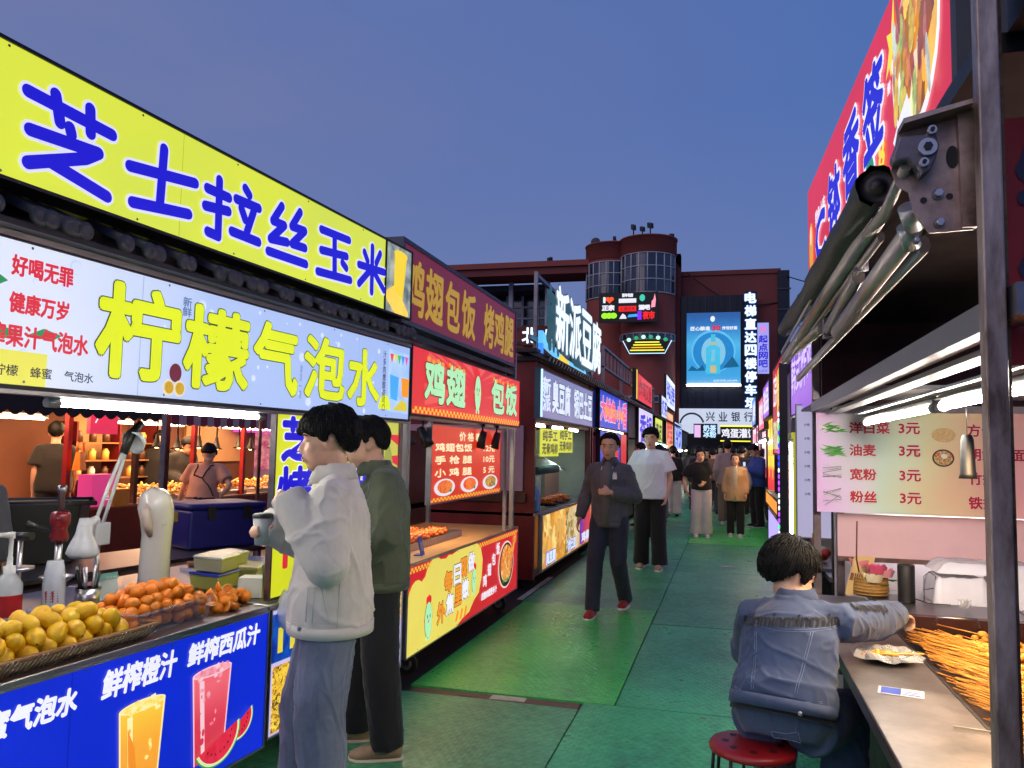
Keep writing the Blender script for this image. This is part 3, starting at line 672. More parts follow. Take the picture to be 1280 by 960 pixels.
# blue front panel with drinks
bpn = board('juice_front_panel', 'deep blue lit counter panel with drawings of orange and watermelon juice', 'sign', w1(-2.9, -.012, .135), A1, 2.895, .615, em('deep_blue_film', (10, 40, 205), 1.0, vary=.1), ALU, .05, .008)
def tb(body, a, b_, c, d, m_, **k): return text(body, a+2.9, b_+2.9, c-.135, d-.135, bpn, m_, **k)
tb('鲜榨橙汁', -.965, -.60, .615, .715, WHITE_E, bold=.004, slant=.12); tb('鲜榨西瓜汁', -.53, -.065, .625, .715, WHITE_E, bold=.004, slant=.12); tb('蜂蜜气泡水', -1.50, -1.075, .61, .695, WHITE_E, bold=.004, slant=.12)
OJ = grad('orange_juice_print', [(0, (246, 150, 40)), (.55, (250, 170, 40)), (1, (250, 215, 50))], 'Z', .05, .45, 1.)
def cup_print(xc, wb, wt, z0c, z1c, body, ice, rimc):
    flat([(xc-wb, z0c), (xc+wb, z0c), (xc+wt, z1c), (xc-wt, z1c)], bpn, body, -.004, 'juice_print')
    flat([(xc-wb-.004, z0c), (xc-wb+.003, z0c), (xc-wt+.004, z1c), (xc-wt-.005, z1c)], bpn, rimc, -.0055, 'cup_edge_print'); flat([(xc+wb-.003, z0c), (xc+wb+.004, z0c), (xc+wt+.005, z1c), (xc+wt-.004, z1c)], bpn, rimc, -.0055, 'cup_edge_print')
    flat([(xc-wb*.55, z0c+.03), (xc-wb*.3, z0c+.03), (xc-wt*.42, z1c-.03), (xc-wt*.66, z1c-.03)], bpn, rimc, -.0045, 'highlight_print')
    disc(xc, z1c, wt+.006, .022, bpn, rimc, -.006, 'cup_rim_print'); disc(xc, z1c, wt-.004, .016, bpn, ice, -.007, 'ice_print')
    r_ = random.Random(int(xc*100))
    for q in range(9):
        cx, cz = xc+r_.uniform(-wt*.75, wt*.75), z1c+r_.uniform(-.03, .028); a_ = r_.uniform(0, 1.5); l_ = r_.uniform(.012, .022)
        flat([(cx+l_*math.cos(a_+k*1.57), cz+l_*math.sin(a_+k*1.57)*.8) for k in range(4)], bpn, [ice, rimc][q % 2], -.008-.0003*q, 'ice_print')
    for q in range(14): disc(xc+r_.uniform(-wb*.8, wb*.8), z0c+r_.uniform(.05, z1c-z0c-.05), r_.uniform(.004, .014), r_.uniform(.004, .018), bpn, [ice, body][q % 2], -.005, 'ice_print', 8)
cup_print(2.13, .082, .112, -.0, .41, OJ, em('ice_print', (252, 236, 150), 1., c2=(250, 206, 80), vscale=60, sample=False), em('cup_edge_yellow', (255, 238, 170), 1., sample=False))
flat([(2.09, .08), (2.125, .10), (2.10, .26), (2.06, .34), (2.07, .22)], bpn, em('amber_print', (242, 146, 44), 1., sample=False), -.0052)
WJ = grad('melon_juice_print', [(0, (205, 30, 60)), (.6, (222, 54, 80)), (1, (240, 100, 115))], 'Z', .05, .46, 1., .3)
cup_print(2.52, .088, .118, .07, .44, WJ, em('pink_ice_print', (244, 170, 184), 1., c2=(232, 110, 134), vscale=60, sample=False), em('cup_edge_pink', (250, 205, 215), 1., sample=False))
MEL = em('melon_flesh_print', (228, 44, 74), 1., c2=(208, 30, 58), vscale=30, sample=False); RIND = em('rind_print', (215, 236, 180), 1., sample=False)
def melon(cx, cz, r, a_, y):
    P_ = lambda rr: [(cx+rr*math.cos(R(a_+q*9)), cz+rr*.9*math.sin(R(a_+q*9))) for q in range(0, 19)]
    flat(P_(r), bpn, em('rind_green_print', (70, 150, 70), 1., sample=False), y, 'rind_print'); flat(P_(r*.95), bpn, RIND, y-.001, 'rind_print'); flat(P_(r*.86), bpn, MEL, y-.002, 'melon_print')
    for q in range(8): t_ = R(a_+20+q*18); disc(cx+r*.6*math.cos(t_), cz+r*.54*math.sin(t_), .004, .006, bpn, em('melon_seed_print', (70, 20, 24), .7, sample=False), y-.003, 'seed_print', 6)
melon(2.70, .185, .105, -140, -.0095); melon(2.56, .165, .15, -152, -.013)
flat([(1.30, .2), (1.42, .28), (1.36, .22)], bpn, GRN, -.006, 'leaf_print'); disc(1.42, .1, .12, .11, bpn, em('cream_print', (0,0,0)), -.005)
text('爆', 1.66, 1.80, .02, .1, bpn, RED_E, bold=.004)
disc(2.02, .02, .06, .05, bpn, em('corn_yellow', (0,0,0)), -.006)

# cheese corn half: picture shelf front, yellow menu panel
cf = board('corn_front_panel', 'lit counter front with golden snack pictures behind the two men', 'sign', w1(.03, -.012, .16), A1, 1.36, .59, em('violet_white_film', (205, 195, 240), .9), ALU, .05, .008)
GS = food('golden_snack_print', [(60, 40, 20), (200, 140, 20), (250, 220, 80), (150, 100, 30), (235, 190, 60)], 34, .9)
flat([(.02, .01), (.24, .01), (.24, .32), (.02, .32)], cf, GS, -.004); flat([(.0, .34), (.36, .34), (.36, .57), (.0, .57)], cf, em('blue_shelf_print', (20, 90, 200), .8, c2=(10, 40, 150), vscale=18), -.004)
flat([(.40, .02), (.72, .02), (.72, .57), (.40, .57)], cf, GS, -.004); flat([(1.0, .3), (1.35, .3), (1.35, .57), (1.0, .57)], cf, GS, -.004)
text('炸', .14, .3, .02, .14, cf, WHITE_E, bold=.004); text('烤肠', .5, .86, .1, .24, cf, BLU_E, bold=.005, outline=WHITE_E, ow=.006); text('花生', 1.06, 1.34, .06, .24, cf, BLU_E, bold=.005, outline=WHITE_E, ow=.006)
for k in range(3): flat([(.05+.1*k, .38), (.09+.1*k, .38), (.09+.1*k, .5), (.05+.1*k, .5)], cf, em('bottle_yellow_print', (235, 220, 60), .9, sample=False), -.006)
cm = board('corn_menu_panel', 'tall yellow menu panel with blue characters under the lemon sign', 'sign', w1(.06, .03, .80), A1, 1.08, .915, em('menu_yellow_film', (216, 222, 40), .95), DSTEEL, .02, .012)
text('芝士', .05, .62, .67, .88, cm, BLU_E, bold=.011, outline=WHITE_E, ow=.006); text('烤玉米', .03, .95, .40, .63, cm, BLU_E, bold=.010, outline=WHITE_E, ow=.006); text('10元', .1, .6, .12, .3, cm, RED_E, bold=.008)
flat([(.80, .7), (1.05, .9), (1.05, .72)], cm, RED_E, -.005); flat([(.86, .1), (1.06, .1), (1.06, .4), (.9, .3)], cm, RED_E, -.005)
cp = board('corn_ray_panel', 'narrow yellow panel with red sunburst at the right edge of the corn stall', 'sign', w1(1.16, .03, .80), A1, .2, .915, em('pale_menu_film', (205, 205, 90), .9), DSTEEL, .02, .008)
for k in range(6): flat([(.0+.02*(k % 2), .12+.14*k), (.2, .17+.13*k), (.2, .1+.13*k)], cp, RED_E, -.004, 'ray_print')
disc(.06, .45, .08, .3, cp, em('khaki_print', (170, 175, 80), .8, sample=False), -.006)

# ================================================================== SECOND STALL (chicken wing rice)
st2 = thing('market_stall', 'second stall on the left with red menu board and wing rice signs', 'market stall', (-2.0, 4.90, 0), R(90))
S2 = 2.80
MB().box(0, S2, -.01, .95, .755, .785).build('countertop', mat('butcher_wood', (196, 150, 96), .35, 0, .25, 5, stretch=(6, 1, 1)), st2, .004)
MB().box(0.02, S2-.02, .045, .92, .2, .75).build('counter_body', DRED, st2)
MB().box(.0, S2, -.005, .0, .748, .772).build('counter_edge', ALU, st2)
for s in (.02, S2-.06):
    MB().box(s, s+.04, .03, .07, .78, 2.5).build('post', ALU, st2); MB().box(s, s+.04, .9, .94, 0, 2.5).build('post', ALU, st2)
MB().box(.42, .46, .2, .24, .78, 1.75).build('post', ALU, st2); MB().box(S2-.33, S2-.30, .03, .06, .78, 1.75).build('post', ALU, st2)
MB().box(-.03, S2+.03, .04, .98, 2.27, 2.31).build('roof', DARK, st2)
MB().box(0, S2, .02, .06, 1.73, 1.765).build('fascia', DSTEEL, st2)
MB().box(.45, S2-.1, .92, .93, .95, 1.0).build('back_rail', ALU, st2); MB().box(.45, S2-.1, .92, .94, .80, 1.7).build('back_panel', mat('brown_steel', (86, 62, 62), .3, .7, .3, 3), st2)
for s in (.3, S2-.25):
    for dy in (.1, .8):
        wh_ = MB(); wh_.cyl((s-.02, dy, .075), (s+.02, dy, .075), .07, seg=18); wo = wh_.build('wheel', RUBBER, st2)
        MB().cyl((s-.024, dy, .075), (s+.024, dy, .075), .035, seg=12).build('hub', ALU, wo)
        MB().box(s-.03, s-.025, dy-.02, dy+.02, .07, .2).build('caster_fork', DSTEEL, st2)
# unlit red upper sign on posts, glow put into its film and gold characters
dr = board('wing_rice_top_sign', 'dark red unlit roof sign with gold brush characters', 'sign', (-2.02, 4.74, 2.37), R(90), 2.82, .50, em('maroon_film', (128, 26, 48), .62), mat('grey_frame', (92, 94, 108), .5, .3), .16, .03)
GO = em('gold_brush_print', (188, 148, 24), .85, sample=False)
for ch, a, b_ in (('鸡', .04, .36), ('翅', .40, .74), ('包', .80, 1.12), ('饭', 1.18, 1.52), ('烤', 1.78, 2.06), ('鸡', 2.10, 2.40), ('腿', 2.44, 2.74)): text(ch, a, b_, .06, .42, dr, GO, bold=.011, slant=.03)
for s in (.1, 2.7): MB().box(s, s+.04, .06, .1, -.16, .0).build('support', DSTEEL, dr)
# small lit picture behind
bl = board('pale_blue_back_sign', 'small pale blue lit sign showing between the two red signs', 'sign', (-2.35, 5.0, 2.14), R(90), 1.1, .42, em('ice_film', (190, 222, 240), .9, c2=(150, 200, 230), vscale=6), ALU, .05, .01); disc(.35, .25, .09, .09, bl, em('azure_print', (0,0,0)), -.004); disc(.35, .25, .07, .07, bl, em('ice_film', (0,0,0)), -.006)
ls2 = board('wing_rice_sign', 'bright red lit sign with mint characters and a chick between them', 'sign', (-2.0, 4.875, 1.765), R(90), 2.83, .445, em('bright_red_film', (222, 44, 44), 1.), DARK, .1, .012)
for k in range(18):
    a = R(k*20+4); cx, cz = 1.43, .2
    def clip(r, aa): 
        x, z = cx+r*math.cos(aa), cz+r*math.sin(aa)*.7
        return (min(max(x, .02), 2.81), min(max(z, .05), .44))
    flat([clip(.22, a), clip(1.2, a-.09), clip(1.2, a+.09)], ls2, em('ray_red_print', (236, 88, 78), 1., sample=False), -.002, 'ray_print')
MINT = em('mint_print', (176, 238, 180), 1., sample=False); BRN = em('dark_green_outline', (30, 60, 50), .4, sample=False); ORG = em('orange_drip_print', (245, 150, 40), 1., sample=False)
for ch, a, b_ in (('鸡', .24, .62), ('翅', .68, 1.10), ('包', 1.84, 2.24), ('饭', 2.30, 2.70)):
    text(ch, a, b_, .10, .385, ls2, MINT, bold=.014, outline=BRN, ow=.008, y=-.004)
    for k in range(4): disc(a+.05+(b_-a-.1)*k/3, .39-.012*(k % 2), .035, .018, ls2, ORG, -.009, 'drip_print', 10)
def chick(par, cx, cz, h, y=-.006):
    w = h*.42
    disc(cx, cz, w*.58, h*.42, par, BRN, y, 'chick_print'); disc(cx, cz, w*.54, h*.40, par, MINT, y-.0015, 'chick_print')
    for k in (-1, 0, 1): disc(cx+k*.03, cz+h*.44+(.01 if k == 0 else 0), .02, .03, par, em('comb_red', (220, 40, 40), 1., sample=False), y-.001, 'chick_print', 12)
    for k in (-1, 1):
        disc(cx+k*w*.2, cz+h*.08, w*.06, h*.05, par, DK_E, y-.003, 'chick_print', 10); disc(cx+k*w*.2, cz-h*.42, w*.12, h*.06, par, MINT, y-.001, 'chick_print', 10)
        disc(cx+k*w*.55, cz+h*.02, w*.12, h*.05, par, ORG, y+.0005, 'chick_print', 10)
    disc(cx, cz-.01, w*.09, h*.04, par, em('beak_orange', (235, 90, 40), 1., sample=False), y-.003, 'chick_print', 10)
chick(ls2, 1.43, .23, .36)
CHK = em('check_yellow', (240, 190, 60), 1., sample=False)
def checks(par, a, b_, z, n, s, rows=2, y=-.006, tilt=0.):
    m = MB()
    for i in range(n):
        for j in range(rows):
            if (i+j) % 2 == 0:
                x0 = a+(b_-a)*i/n; x1 = a+(b_-a)*(i+1)/n; m.poly([(x0, y, z+j*s), (x1, y, z+j*s), (x1, y, z+j*s+s), (x0, y, z+j*s+s)])
    m.build('check_border', CHK, par)
checks(ls2, .02, 2.81, .006, 72, .022)
# front panel
fp = board('wing_rice_front_panel', 'lit red and yellow counter panel with a chick and a round food picture', 'sign', (-1.99, 4.885, .195), R(90), 2.79, .572, em('crimson_film', (205, 26, 36), 1.), ALU, .04, .008)
PY = em('pale_yellow_film', (232, 214, 96), 1., sample=True)
blob = [(0, 0), (0, .3), (.06, .42), (.18, .47), (.26, .47), (.34, .56), (.48, .57), (.62, .57), (.78, .57)]
pts = [(0, 0), (0, .32)]
for cx, cz, r, a0, a1 in ((.16, .30, .17, 180, 60), (.50, .36, .22, 150, 60), (.80, .42, .14, 120, 70)): pts += [(cx+r*math.cos(R(a0+(a1-a0)*k/6)), min(.57, cz+r*math.sin(R(a0+(a1-a0)*k/6)))) for k in range(7)]
pts += [(1.0, .57), (1.48, .57), (1.58, .52), (1.64, .42), (1.62, .28), (1.55, .16), (1.42, .12), (1.3, .05), (1.12, .03), (1.0, 0)]
flat(pts, fp, PY, -.003)
chick(fp, .38, .17, .30); chick(fp, 1.40, .28, .24)
for i, (ch, a, z, m_) in enumerate((('每', .70, .30, ORG), ('日', .90, .32, WHITE_E), ('现', 1.06, .35, ORG), ('做', 1.24, .37, WHITE_E), ('外', .56, .10, ORG), ('焦', .74, .13, WHITE_E), ('里', .93, .16, ORG), ('嫩', 1.10, .18, WHITE_E))):
    text(ch, a, a+.16, z, z+.14, fp, m_, bold=.007, outline=em('brown_outline', (120, 60, 60), .6, sample=False), ow=.006, y=-.005)
for i, ch in enumerate('鸡翅包饭'): text(ch, 1.66+.13*i, 1.76+.13*i, .18+.075*i, .28+.075*i, fp, WHITE_E, bold=.004, y=-.005)
text('皮脆肉嫩更多汁', 1.62, 2.08, .08, .14, fp, WHITE_E, bold=.003, y=-.005)
disc(2.38, .28, .26, .215, fp, em('pale_ring_print', (250, 215, 200), 1., sample=False), -.005); disc(2.38, .28, .24, .2, fp, em('black_bowl_print', (40, 24, 20), .8, sample=False), -.0065); disc(2.38, .29, .2, .17, fp, food('roast_wing_print', [(225, 110, 40), (240, 160, 60), (200, 70, 30), (250, 200, 110)], 18, .95), -.008)
flat([(2.5, .4), (2.62, .52), (2.72, .54), (2.74, .48), (2.66, .42), (2.58, .3)], fp, food('roast_wing_print', []), -.0085)
for k in range(5): disc(2.28+.05*k, .14, .02, .018, fp, GRN, -.0095, n=8)
checks(fp, .02, .42, .525, 14, .018); checks(fp, 1.5, 2.77, .525, 40, .018)
for k in range(3): flat([(.95+.1*k, .04), (1.0+.1*k, .04), (1.04+.1*k, .1), (1.0+.1*k, .12)], fp, ORG, -.005)
# hanging red price board
pb = board('price_board', 'red lit price board with cream characters and three food plates', 'sign', (-2.06, 5.43, 1.14), R(90), 1.83, .565, em('price_red_film', (214, 52, 34), .95), ALU, .03, .01)
CRM = em('cream_text_print', (250, 236, 190), 1., sample=False)
text('价 格 表', .62, 1.2, .46, .53, pb, CRM, bold=.003)
for i, (a, b_) in enumerate((('鸡翅包饭', '12元'), ('手 枪 腿', '10元'), ('小 鸡 腿', '5 元'))): text(a, .08, .95, .375-.095*i, .435-.095*i, pb, CRM, bold=.003); text(b_, 1.28, 1.62, .375-.095*i, .43-.095*i, pb, CRM, bold=.002)
for k in range(3):
    cx = .3+.6*k; disc(cx, .105, .23, .065, pb, em('plate_print', (225, 225, 235), 1., sample=False), -.005)
    disc(cx, .11, .17, .05, pb, food('plate_food_print_%d' % k, [[(200, 60, 30), (240, 140, 60), (225, 100, 50)], [(220, 70, 30), (245, 130, 60), (230, 90, 30)], [(150, 90, 30), (230, 180, 80), (90, 60, 30)]][k], 25, .95), -.007); disc(cx+.12, .08, .03, .015, pb, GRN, -.008, n=8)
checks(pb, .01, 1.82, .006, 46, .014)
for s in (.02, 1.8): MB().cyl((s, .01, .565), (s, .01, .62), .006, seg=6).build('hanger', DSTEEL, pb)
# spot lamps under the sign
def spot(label, x, y, z, tilt, rz, group='black spot lamps of the wing rice stall'):
    t = thing('spot_lamp', label, 'spot lamp', (x, y, z), rz, group)
    MB().cyl((0, 0, 0), (0, 0, -.07), .008, seg=8).box(-.02, .02, -.02, .02, -.002, .02).build('stem', BLACK, t)
    T = Matrix.Translation((0, 0, -.09))@Matrix.Rotation(tilt, 4, 'X')
    MB().lathe([(0, .05), (.026, .05), (.03, .03), (.035, -.03), (.045, -.10), (.041, -.10), (.03, -.03)], seg=16, T=T).build('shade', BLACK, t)
    MB().lathe([(0, -.06), (.026, -.062)], seg=12, T=T).build('bulb', em('warm_bulb', (255, 215, 160), 40.), t)
    return t
for i, (px_, yy, lb) in enumerate(((-2.10, 5.02, 'leftmost black spot lamp above the skewer tray'), (-2.10, 5.36, 'second black spot lamp from the left above the skewer tray'), (-2.02, 6.55, 'third black spot lamp, in front of the red price board'), (-2.02, 6.98, 'rightmost black spot lamp, in front of the red price board'))):
    spot(lb, px_, yy, 1.73, R(-28 if i < 2 else 14), R(100))
ld = bpy.data.lights.new('spot_light', 'AREA'); ld.energy = 26; ld.size = .5; ld.color = (1, .72, .42); lo = bpy.data.objects.new('spot_light', ld); COL.objects.link(lo); lo.location = (-2.4, 6.1, 1.66)
# tray of sausages on skewers
SAUS = food('glazed_sausage', [(214, 84, 26), (236, 122, 40), (196, 60, 20), (245, 160, 70)], 40, 0, .25)
tray = thing('food_tray', 'steel tray on the wooden counter of the wing rice stall', 'tray', (-2.5, 5.9, .787), R(90))
MB().box(-.6, .75, -.28, .28, 0, .006).build('tray_base', STEEL, tray)
MB().box(-.6, .75, -.28, -.272, .006, .05).box(-.6, .75, .272, .28, .006, .05).box(-.6, -.592, -.272, .272, .006, .05).box(.742, .75, -.272, .272, .006, .05).build('tray_rim', STEEL, tray)
sp = None
for k in range(26):
    i, j = k % 13, k//13
    lo_ = (-2.5+.0+random.uniform(-.01, .01)+(.12 if j else -.12), 5.42+i*.085, .83+.012*(k % 2))
    if sp is None:
        sp = thing('sausage_skewer', 'glazed orange sausage skewer lying in the steel tray', 'skewer', lo_, 0, 'orange sausage skewers in the tray')
        m = MB(); m.tube([(-.1, 0, 0), (-.09, 0, 0), (-.03, 0, .004), (.05, 0, .004), (.1, 0, 0), (.105, 0, 0)], [.004, .02, .025, .025, .018, .004], 10)
        for q in range(5): m.tube([(-.07+q*.035, -.018, .012), (-.06+q*.035, 0, .03), (-.05+q*.035, .018, .012)], .008, 6)
        m.build('sausage', SAUS, sp); MB().cyl((-.2, 0, 0), (-.09, 0, 0), .0025, seg=6).build('stick', WOOD, sp)
    else: copy_tree(sp, lo_, random.uniform(-.15, .15))
pc = thing('payment_card', 'small blue payment card standing on the wooden counter', 'card', (-2.07, 5.36, .787), R(100))
MB().box(-.055, .055, 0, .006, 0, .13, T=Matrix.Rotation(R(-14), 4, 'X')).build('card', mat('card_blue', (45, 75, 185), .4), pc); MB().box(-.035, .035, -.003, 0, .03, .09, T=Matrix.Rotation(R(-14), 4, 'X')).build('card_field', mat('card_pale', (150, 165, 210), .4), pc)
MB().box(-.05, .05, 0, .06, 0, .006).build('foot', mat('card_blue', (0,0,0)), pc)

# ================================================================== THIRD STALL (stinky tofu) and the row beyond
def stall_body(name, label, x, y0, L, depth, ztop, wallm, counter=.80, rz=90, open_z=(.86, 1.84)):
    t = thing(name, label, 'market stall', (x, y0, 0), R(rz))
    MB().box(0, .06, .0, depth, .12, ztop).build('side_wall', wallm, t); MB().box(L-.06, L, .0, depth, .12, ztop).build('side_wall', wallm, t)
    MB().box(.06, L-.06, depth-.05, depth, .12, ztop).build('back_wall', mat('stall_inner', (196, 196, 178), .6, 0, .2, 3), t)
    MB().box(.06, L-.06, .03, depth-.05, .12, counter-.03).build('counter_body', wallm, t)
    MB().box(.065, .08, .08, depth-.06, counter, open_z[1]).box(L-.08, L-.065, .08, depth-.06, counter, open_z[1]).box(.08, L-.08, .10, depth-.06, open_z[1]+.08, open_z[1]+.1).build('bounce_lining', mat('stall_inner', (0,0,0)), t)  # pale lining added to bounce lamp light around the stall interior
    MB().box(.0, L, -.02, depth-.05, counter-.03, counter).build('countertop', STEEL, t)
    MB().box(.06, L-.06, .02, .06, open_z[1], ztop).build('lintel', wallm, t)
    MB().box(-.05, L+.05, -.05, depth+.05, ztop, ztop+.05).build('roof', DARK, t)
    for s in (.2, L-.2): MB().cyl((s-.02, .1, .075), (s+.02, .1, .075), .075, seg=14).build('wheel', RUBBER, t)
    return t
st3 = stall_body('market_stall', 'third stall on the left, a dark red cart with violet tofu sign', -2.05, 8.60, 3.75, 1.5, 2.52, DRED, .84)
# visible near side wall with a framed notice
nt_ = thing('notice_board', 'pinkish panel with a small framed notice on the side of the red cart', 'notice board', (-2.85, 8.59, 0), 0)
MB().box(-.85, .68, -.03, 0, 1.08, 1.80).build('panel', mat('mauve_panel', (178, 142, 160), .6, 0, .12, 3), nt_); MB().box(-.3, .28, -.05, -.03, 1.28, 1.64).build('paper', mat('paper', (170, 150, 160), .7), nt_)
MB().box(-.32, .3, -.055, -.05, 1.64, 1.66).box(-.32, .3, -.055, -.05, 1.26, 1.28).box(-.32, -.3, -.055, -.05, 1.28, 1.64).box(.28, .3, -.055, -.05, 1.28, 1.64).build('frame', WOOD, nt_)
MB().box(-1.3, .72, -.06, -.02, .96, 1.06).build('ledge', mat('brown_steel', (0,0,0)), nt_)
s3 = board('tofu_sign', 'violet grey lit sign with pale characters on the third stall', 'sign', (-2.0, 8.62, 1.90), R(90), 3.55, .53, em('violet_grey_film', (128, 132, 178), .95), mat('cyan_edge', (60, 90, 110), .5), .06, .02)
PW = em('pale_white_print', (220, 235, 255), 1., sample=False)
text('新\n派', .12, .52, .08, .46, s3, PW, bold=.008); text('臭豆腐', .62, 1.72, .08, .46, s3, PW, bold=.014, outline=DK_E, ow=.01); text('锅巴土豆', 2.0, 3.45, .08, .46, s3, PW, bold=.014, outline=DK_E, ow=.01)
MB().tube([(-.02, -.02, 0), (-.02, -.02, .53)], .012, 6).build('light_strip', em('ice_tube', (0,0,0)), s3)
f3 = board('fried_food_sign', 'lit panel of golden fried food pictures on the third stall front', 'sign', (-2.0, 8.82, .2), R(90), 3.3, .60, food('fried_print', [(214, 140, 40), (240, 180, 80), (180, 110, 30), (250, 215, 130)], 9, .95), ALU, .04, .02)
flat([(1.3, .02), (2.3, .02), (2.3, .58), (1.3, .58)], f3, food('mixed_food_print', [(220, 190, 130), (240, 225, 190), (170, 130, 60), (120, 120, 60)], 12, .9), -.005)
flat([(2.35, .02), (3.25, .02), (3.25, .58), (2.35, .58)], f3, grad('blue_red_print', [(0, (50, 40, 200)), (.5, (200, 50, 90)), (1, (230, 70, 60))], 'X', 2.3, 3.3, .9), -.005)
text('臭豆腐', .2, .7, .03, .16, f3, PW, bold=.01, outline=BLU_E, ow=.01, y=-.006); text('炸土豆', 1.5, 2.0, .04, .17, f3, PW, bold=.01, outline=BLU_E, ow=.01, y=-.008); text('鸡柳', 2.5, 3.1, .04, .17, f3, PW, bold=.01, y=-.008)
for i, (yy, lb) in enumerate(((8.75, 'yellow handwritten card at the left of the third stall window'), (10.3, 'yellow handwritten card at the right of the third stall window'))):
    c = board('menu_card', lb, 'menu card', (-2.02-.12*i, yy, 1.46 if i == 0 else 1.5), R(90), 1.0, .32, em('card_yellow_film', (220, 226, 50), .85), None, .01)
    text('纯手工', .1, .9, .18, .3, c, em('olive_text', (70, 80, 30), .4, sample=False), bold=.006); text('无骨鸡柳', .08, .92, .03, .15, c, em('olive_text', (0,0,0)), bold=.006)
for k in range(3): tube_lamp(['near', 'middle', 'far'][k]+' tube lamp under the violet tofu sign', (-2.15, 8.75+k*1.1, 1.82), (-2.15, 9.55+k*1.1, 1.82), r=.013, mt=em('cool_tube', (215, 250, 245), 70.), group='tube lamps of the third stall')
# things on the third counter
hd = thing('range_hood', 'grey steel hood inside the third stall window', 'hood', (-2.6, 10.7, .84), 0)
MB().box(-.3, .3, -.45, .45, 0, .42).build('box', STEEL, hd); MB().lathe([(.5, 0), (.12, .22)], (0, 0, .42), 4).build('cowl', STEEL, hd)
bt = thing('drinking_water_bottle', 'big blue capped water bottle on the near end of the third counter', 'bottle', (-2.13, 8.8, .84))
MB().lathe([(0, 0), (.1, 0), (.11, .03), (.105, .1), (.11, .12), (.11, .2), (.06, .28), (.03, .30)], seg=18).build('bottle', mat('blue_clear_plastic', (110, 150, 210), .15, 0, .1, 5, alpha=.8), bt); MB().cyl((0, 0, .30), (0, 0, .34), .032).build('cap', mat('cap_blue', (30, 60, 170), .4), bt)
cu = thing('cup_stack', 'tall white cup stack with red lid behind the water bottle', 'cups', (-2.2, 9.35, .84)); MB().lathe([(0, 0), (.05, 0), (.06, .4)], seg=14).build('cups', WHITEP, cu); MB().cyl((0, 0, .4), (0, 0, .5), .065, .06).build('lid', mat('lid_red', (190, 40, 40), .4), cu)
rl = thing('towel_roll', 'grey green rolled towel hanging in the third stall window', 'towel', (-2.1, 8.8, 1.3)); MB().cyl((0, 0, 0), (0, 1.2, 0), .05).build('roll', mat('towel_cloth', (70, 90, 84), .9), rl)
for k in range(3):
    o = thing('fried_food_plate', ['near', 'middle', 'far'][k]+' plate of fried sticks on the third counter edge', 'plate', (-2.2, 9.9+.42*k, .845), 0, 'plates of fried sticks'); MB().lathe([(0, 0), (.12, .0), (.17, .03), (.16, .03)], seg=18).build('plate', BLACK, o)
    m = MB(); rs = random.Random(k)
    for q in range(9): a = rs.uniform(0, 3.1); r = .13; m.tube([(-r*math.cos(a), -r*math.sin(a), .03+q*.006), (r*math.cos(a), r*math.sin(a), .03+q*.008)], .017, 6)
    m.build('fried_stick', SAUS, o)['kind'] = 'stuff'
# roof eave lattice and letter sign on frame
ea = thing('roof_canopy', 'dark toothed eave running along the roofs of the left row', 'canopy', (-2.0, 8.4, 2.55), R(90))
MB().box(0, 26, .0, .25, .05, .09).build('eave_board', DARK, ea); MB().box(0, 26, -.12, -.08, .0, .03).build('eave_rail', DARK, ea)
mm = None
for k in range(150):
    if mm is None:
        m = MB(); m.box(-.03, .03, -.14, .1, .0, .05); o = m.build('eave_tile', TILE, ea); mm = o.data
    else: o = bpy.data.objects.new('eave_tile', mm); COL.objects.link(o); o.parent = ea
    o.location = (.07+k*.17, 0, .0); o.rotation_euler = (R(20), 0, 0)
ps = thing('letter_frame', 'grey post and rail frame holding the big white letters above the third stall', 'frame', (-2.0, 8.45, 2.5), R(90))
MB().box(.28, .325, .08, .12, -.2, 1.06).build('post', DSTEEL, ps); MB().box(4.0, 4.06, .06, .14, 0, .9).build('post', DSTEEL, ps)
MB().box(.325, 4.0, .08, .12, 1.0, 1.04).build('rail', DSTEEL, ps); MB().box(.03, 4.0, .08, .12, .25, .3).build('rail', DSTEEL, ps)
bl3 = thing('tofu_letter_sign', 'big white channel letters with dark edges on the roof of the third stall', 'sign', (-1.98, 8.5, 2.70), R(90))
LW = em('letter_white', (232, 244, 255), 1.15)
for ch, a, b_ in (('新', .30, 1.05), ('派', 1.10, 1.90), ('豆', 1.96, 2.76), ('腐', 2.82, 3.6)):
    v, f = glyphs(ch)
    for nm, mt_, dy, bo in (('letter_side', em('letter_side', (56, 96, 112), .6, sample=False), .0, .042), ('letter_face', LW, -.11, .022)):
        m = MB()
        for q in range(9 if bo else 1):
            aa = 2*math.pi*q/8; dx, dz = (0, 0) if q == 8 else (math.cos(aa)*bo, math.sin(aa)*bo)
            z_off = 0.0
            P = [(a+p[0]*(b_-a)+dx, dy-.0006*q, .0+p[1]*.72+dz) for p in v]
            m.add(P, f, 0)
            if nm == 'letter_side': m.add([(x, y-.1, z) for x, y, z in P], f, 0)
        m.build(nm, mt_, bl3)
MB().poly([(.1, .0, .02), (2.2, .0, -.14), (3.0, 0, -.12), (2.9, 0, 0), (2.1, .0, -.02), (1.2, 0, .0), (.1, .0, .16)], (0, .05, 0)).build('wave', em('azure_wave', (110, 200, 250), 1.1), bl3)
MB().poly([(1.0, -.01, -.06), (1.6, -.01, -.12), (1.6, -.01, -.03), (1.1, -.01, .01)], (0, .03, 0)).build('wave_tip', em('corn_yellow', (0,0,0)), bl3)
MB().box(.10, .15, .0, .05, -.1, .16).build('side_light', em('blue_tube', (60, 140, 250), 1.2), bl3)

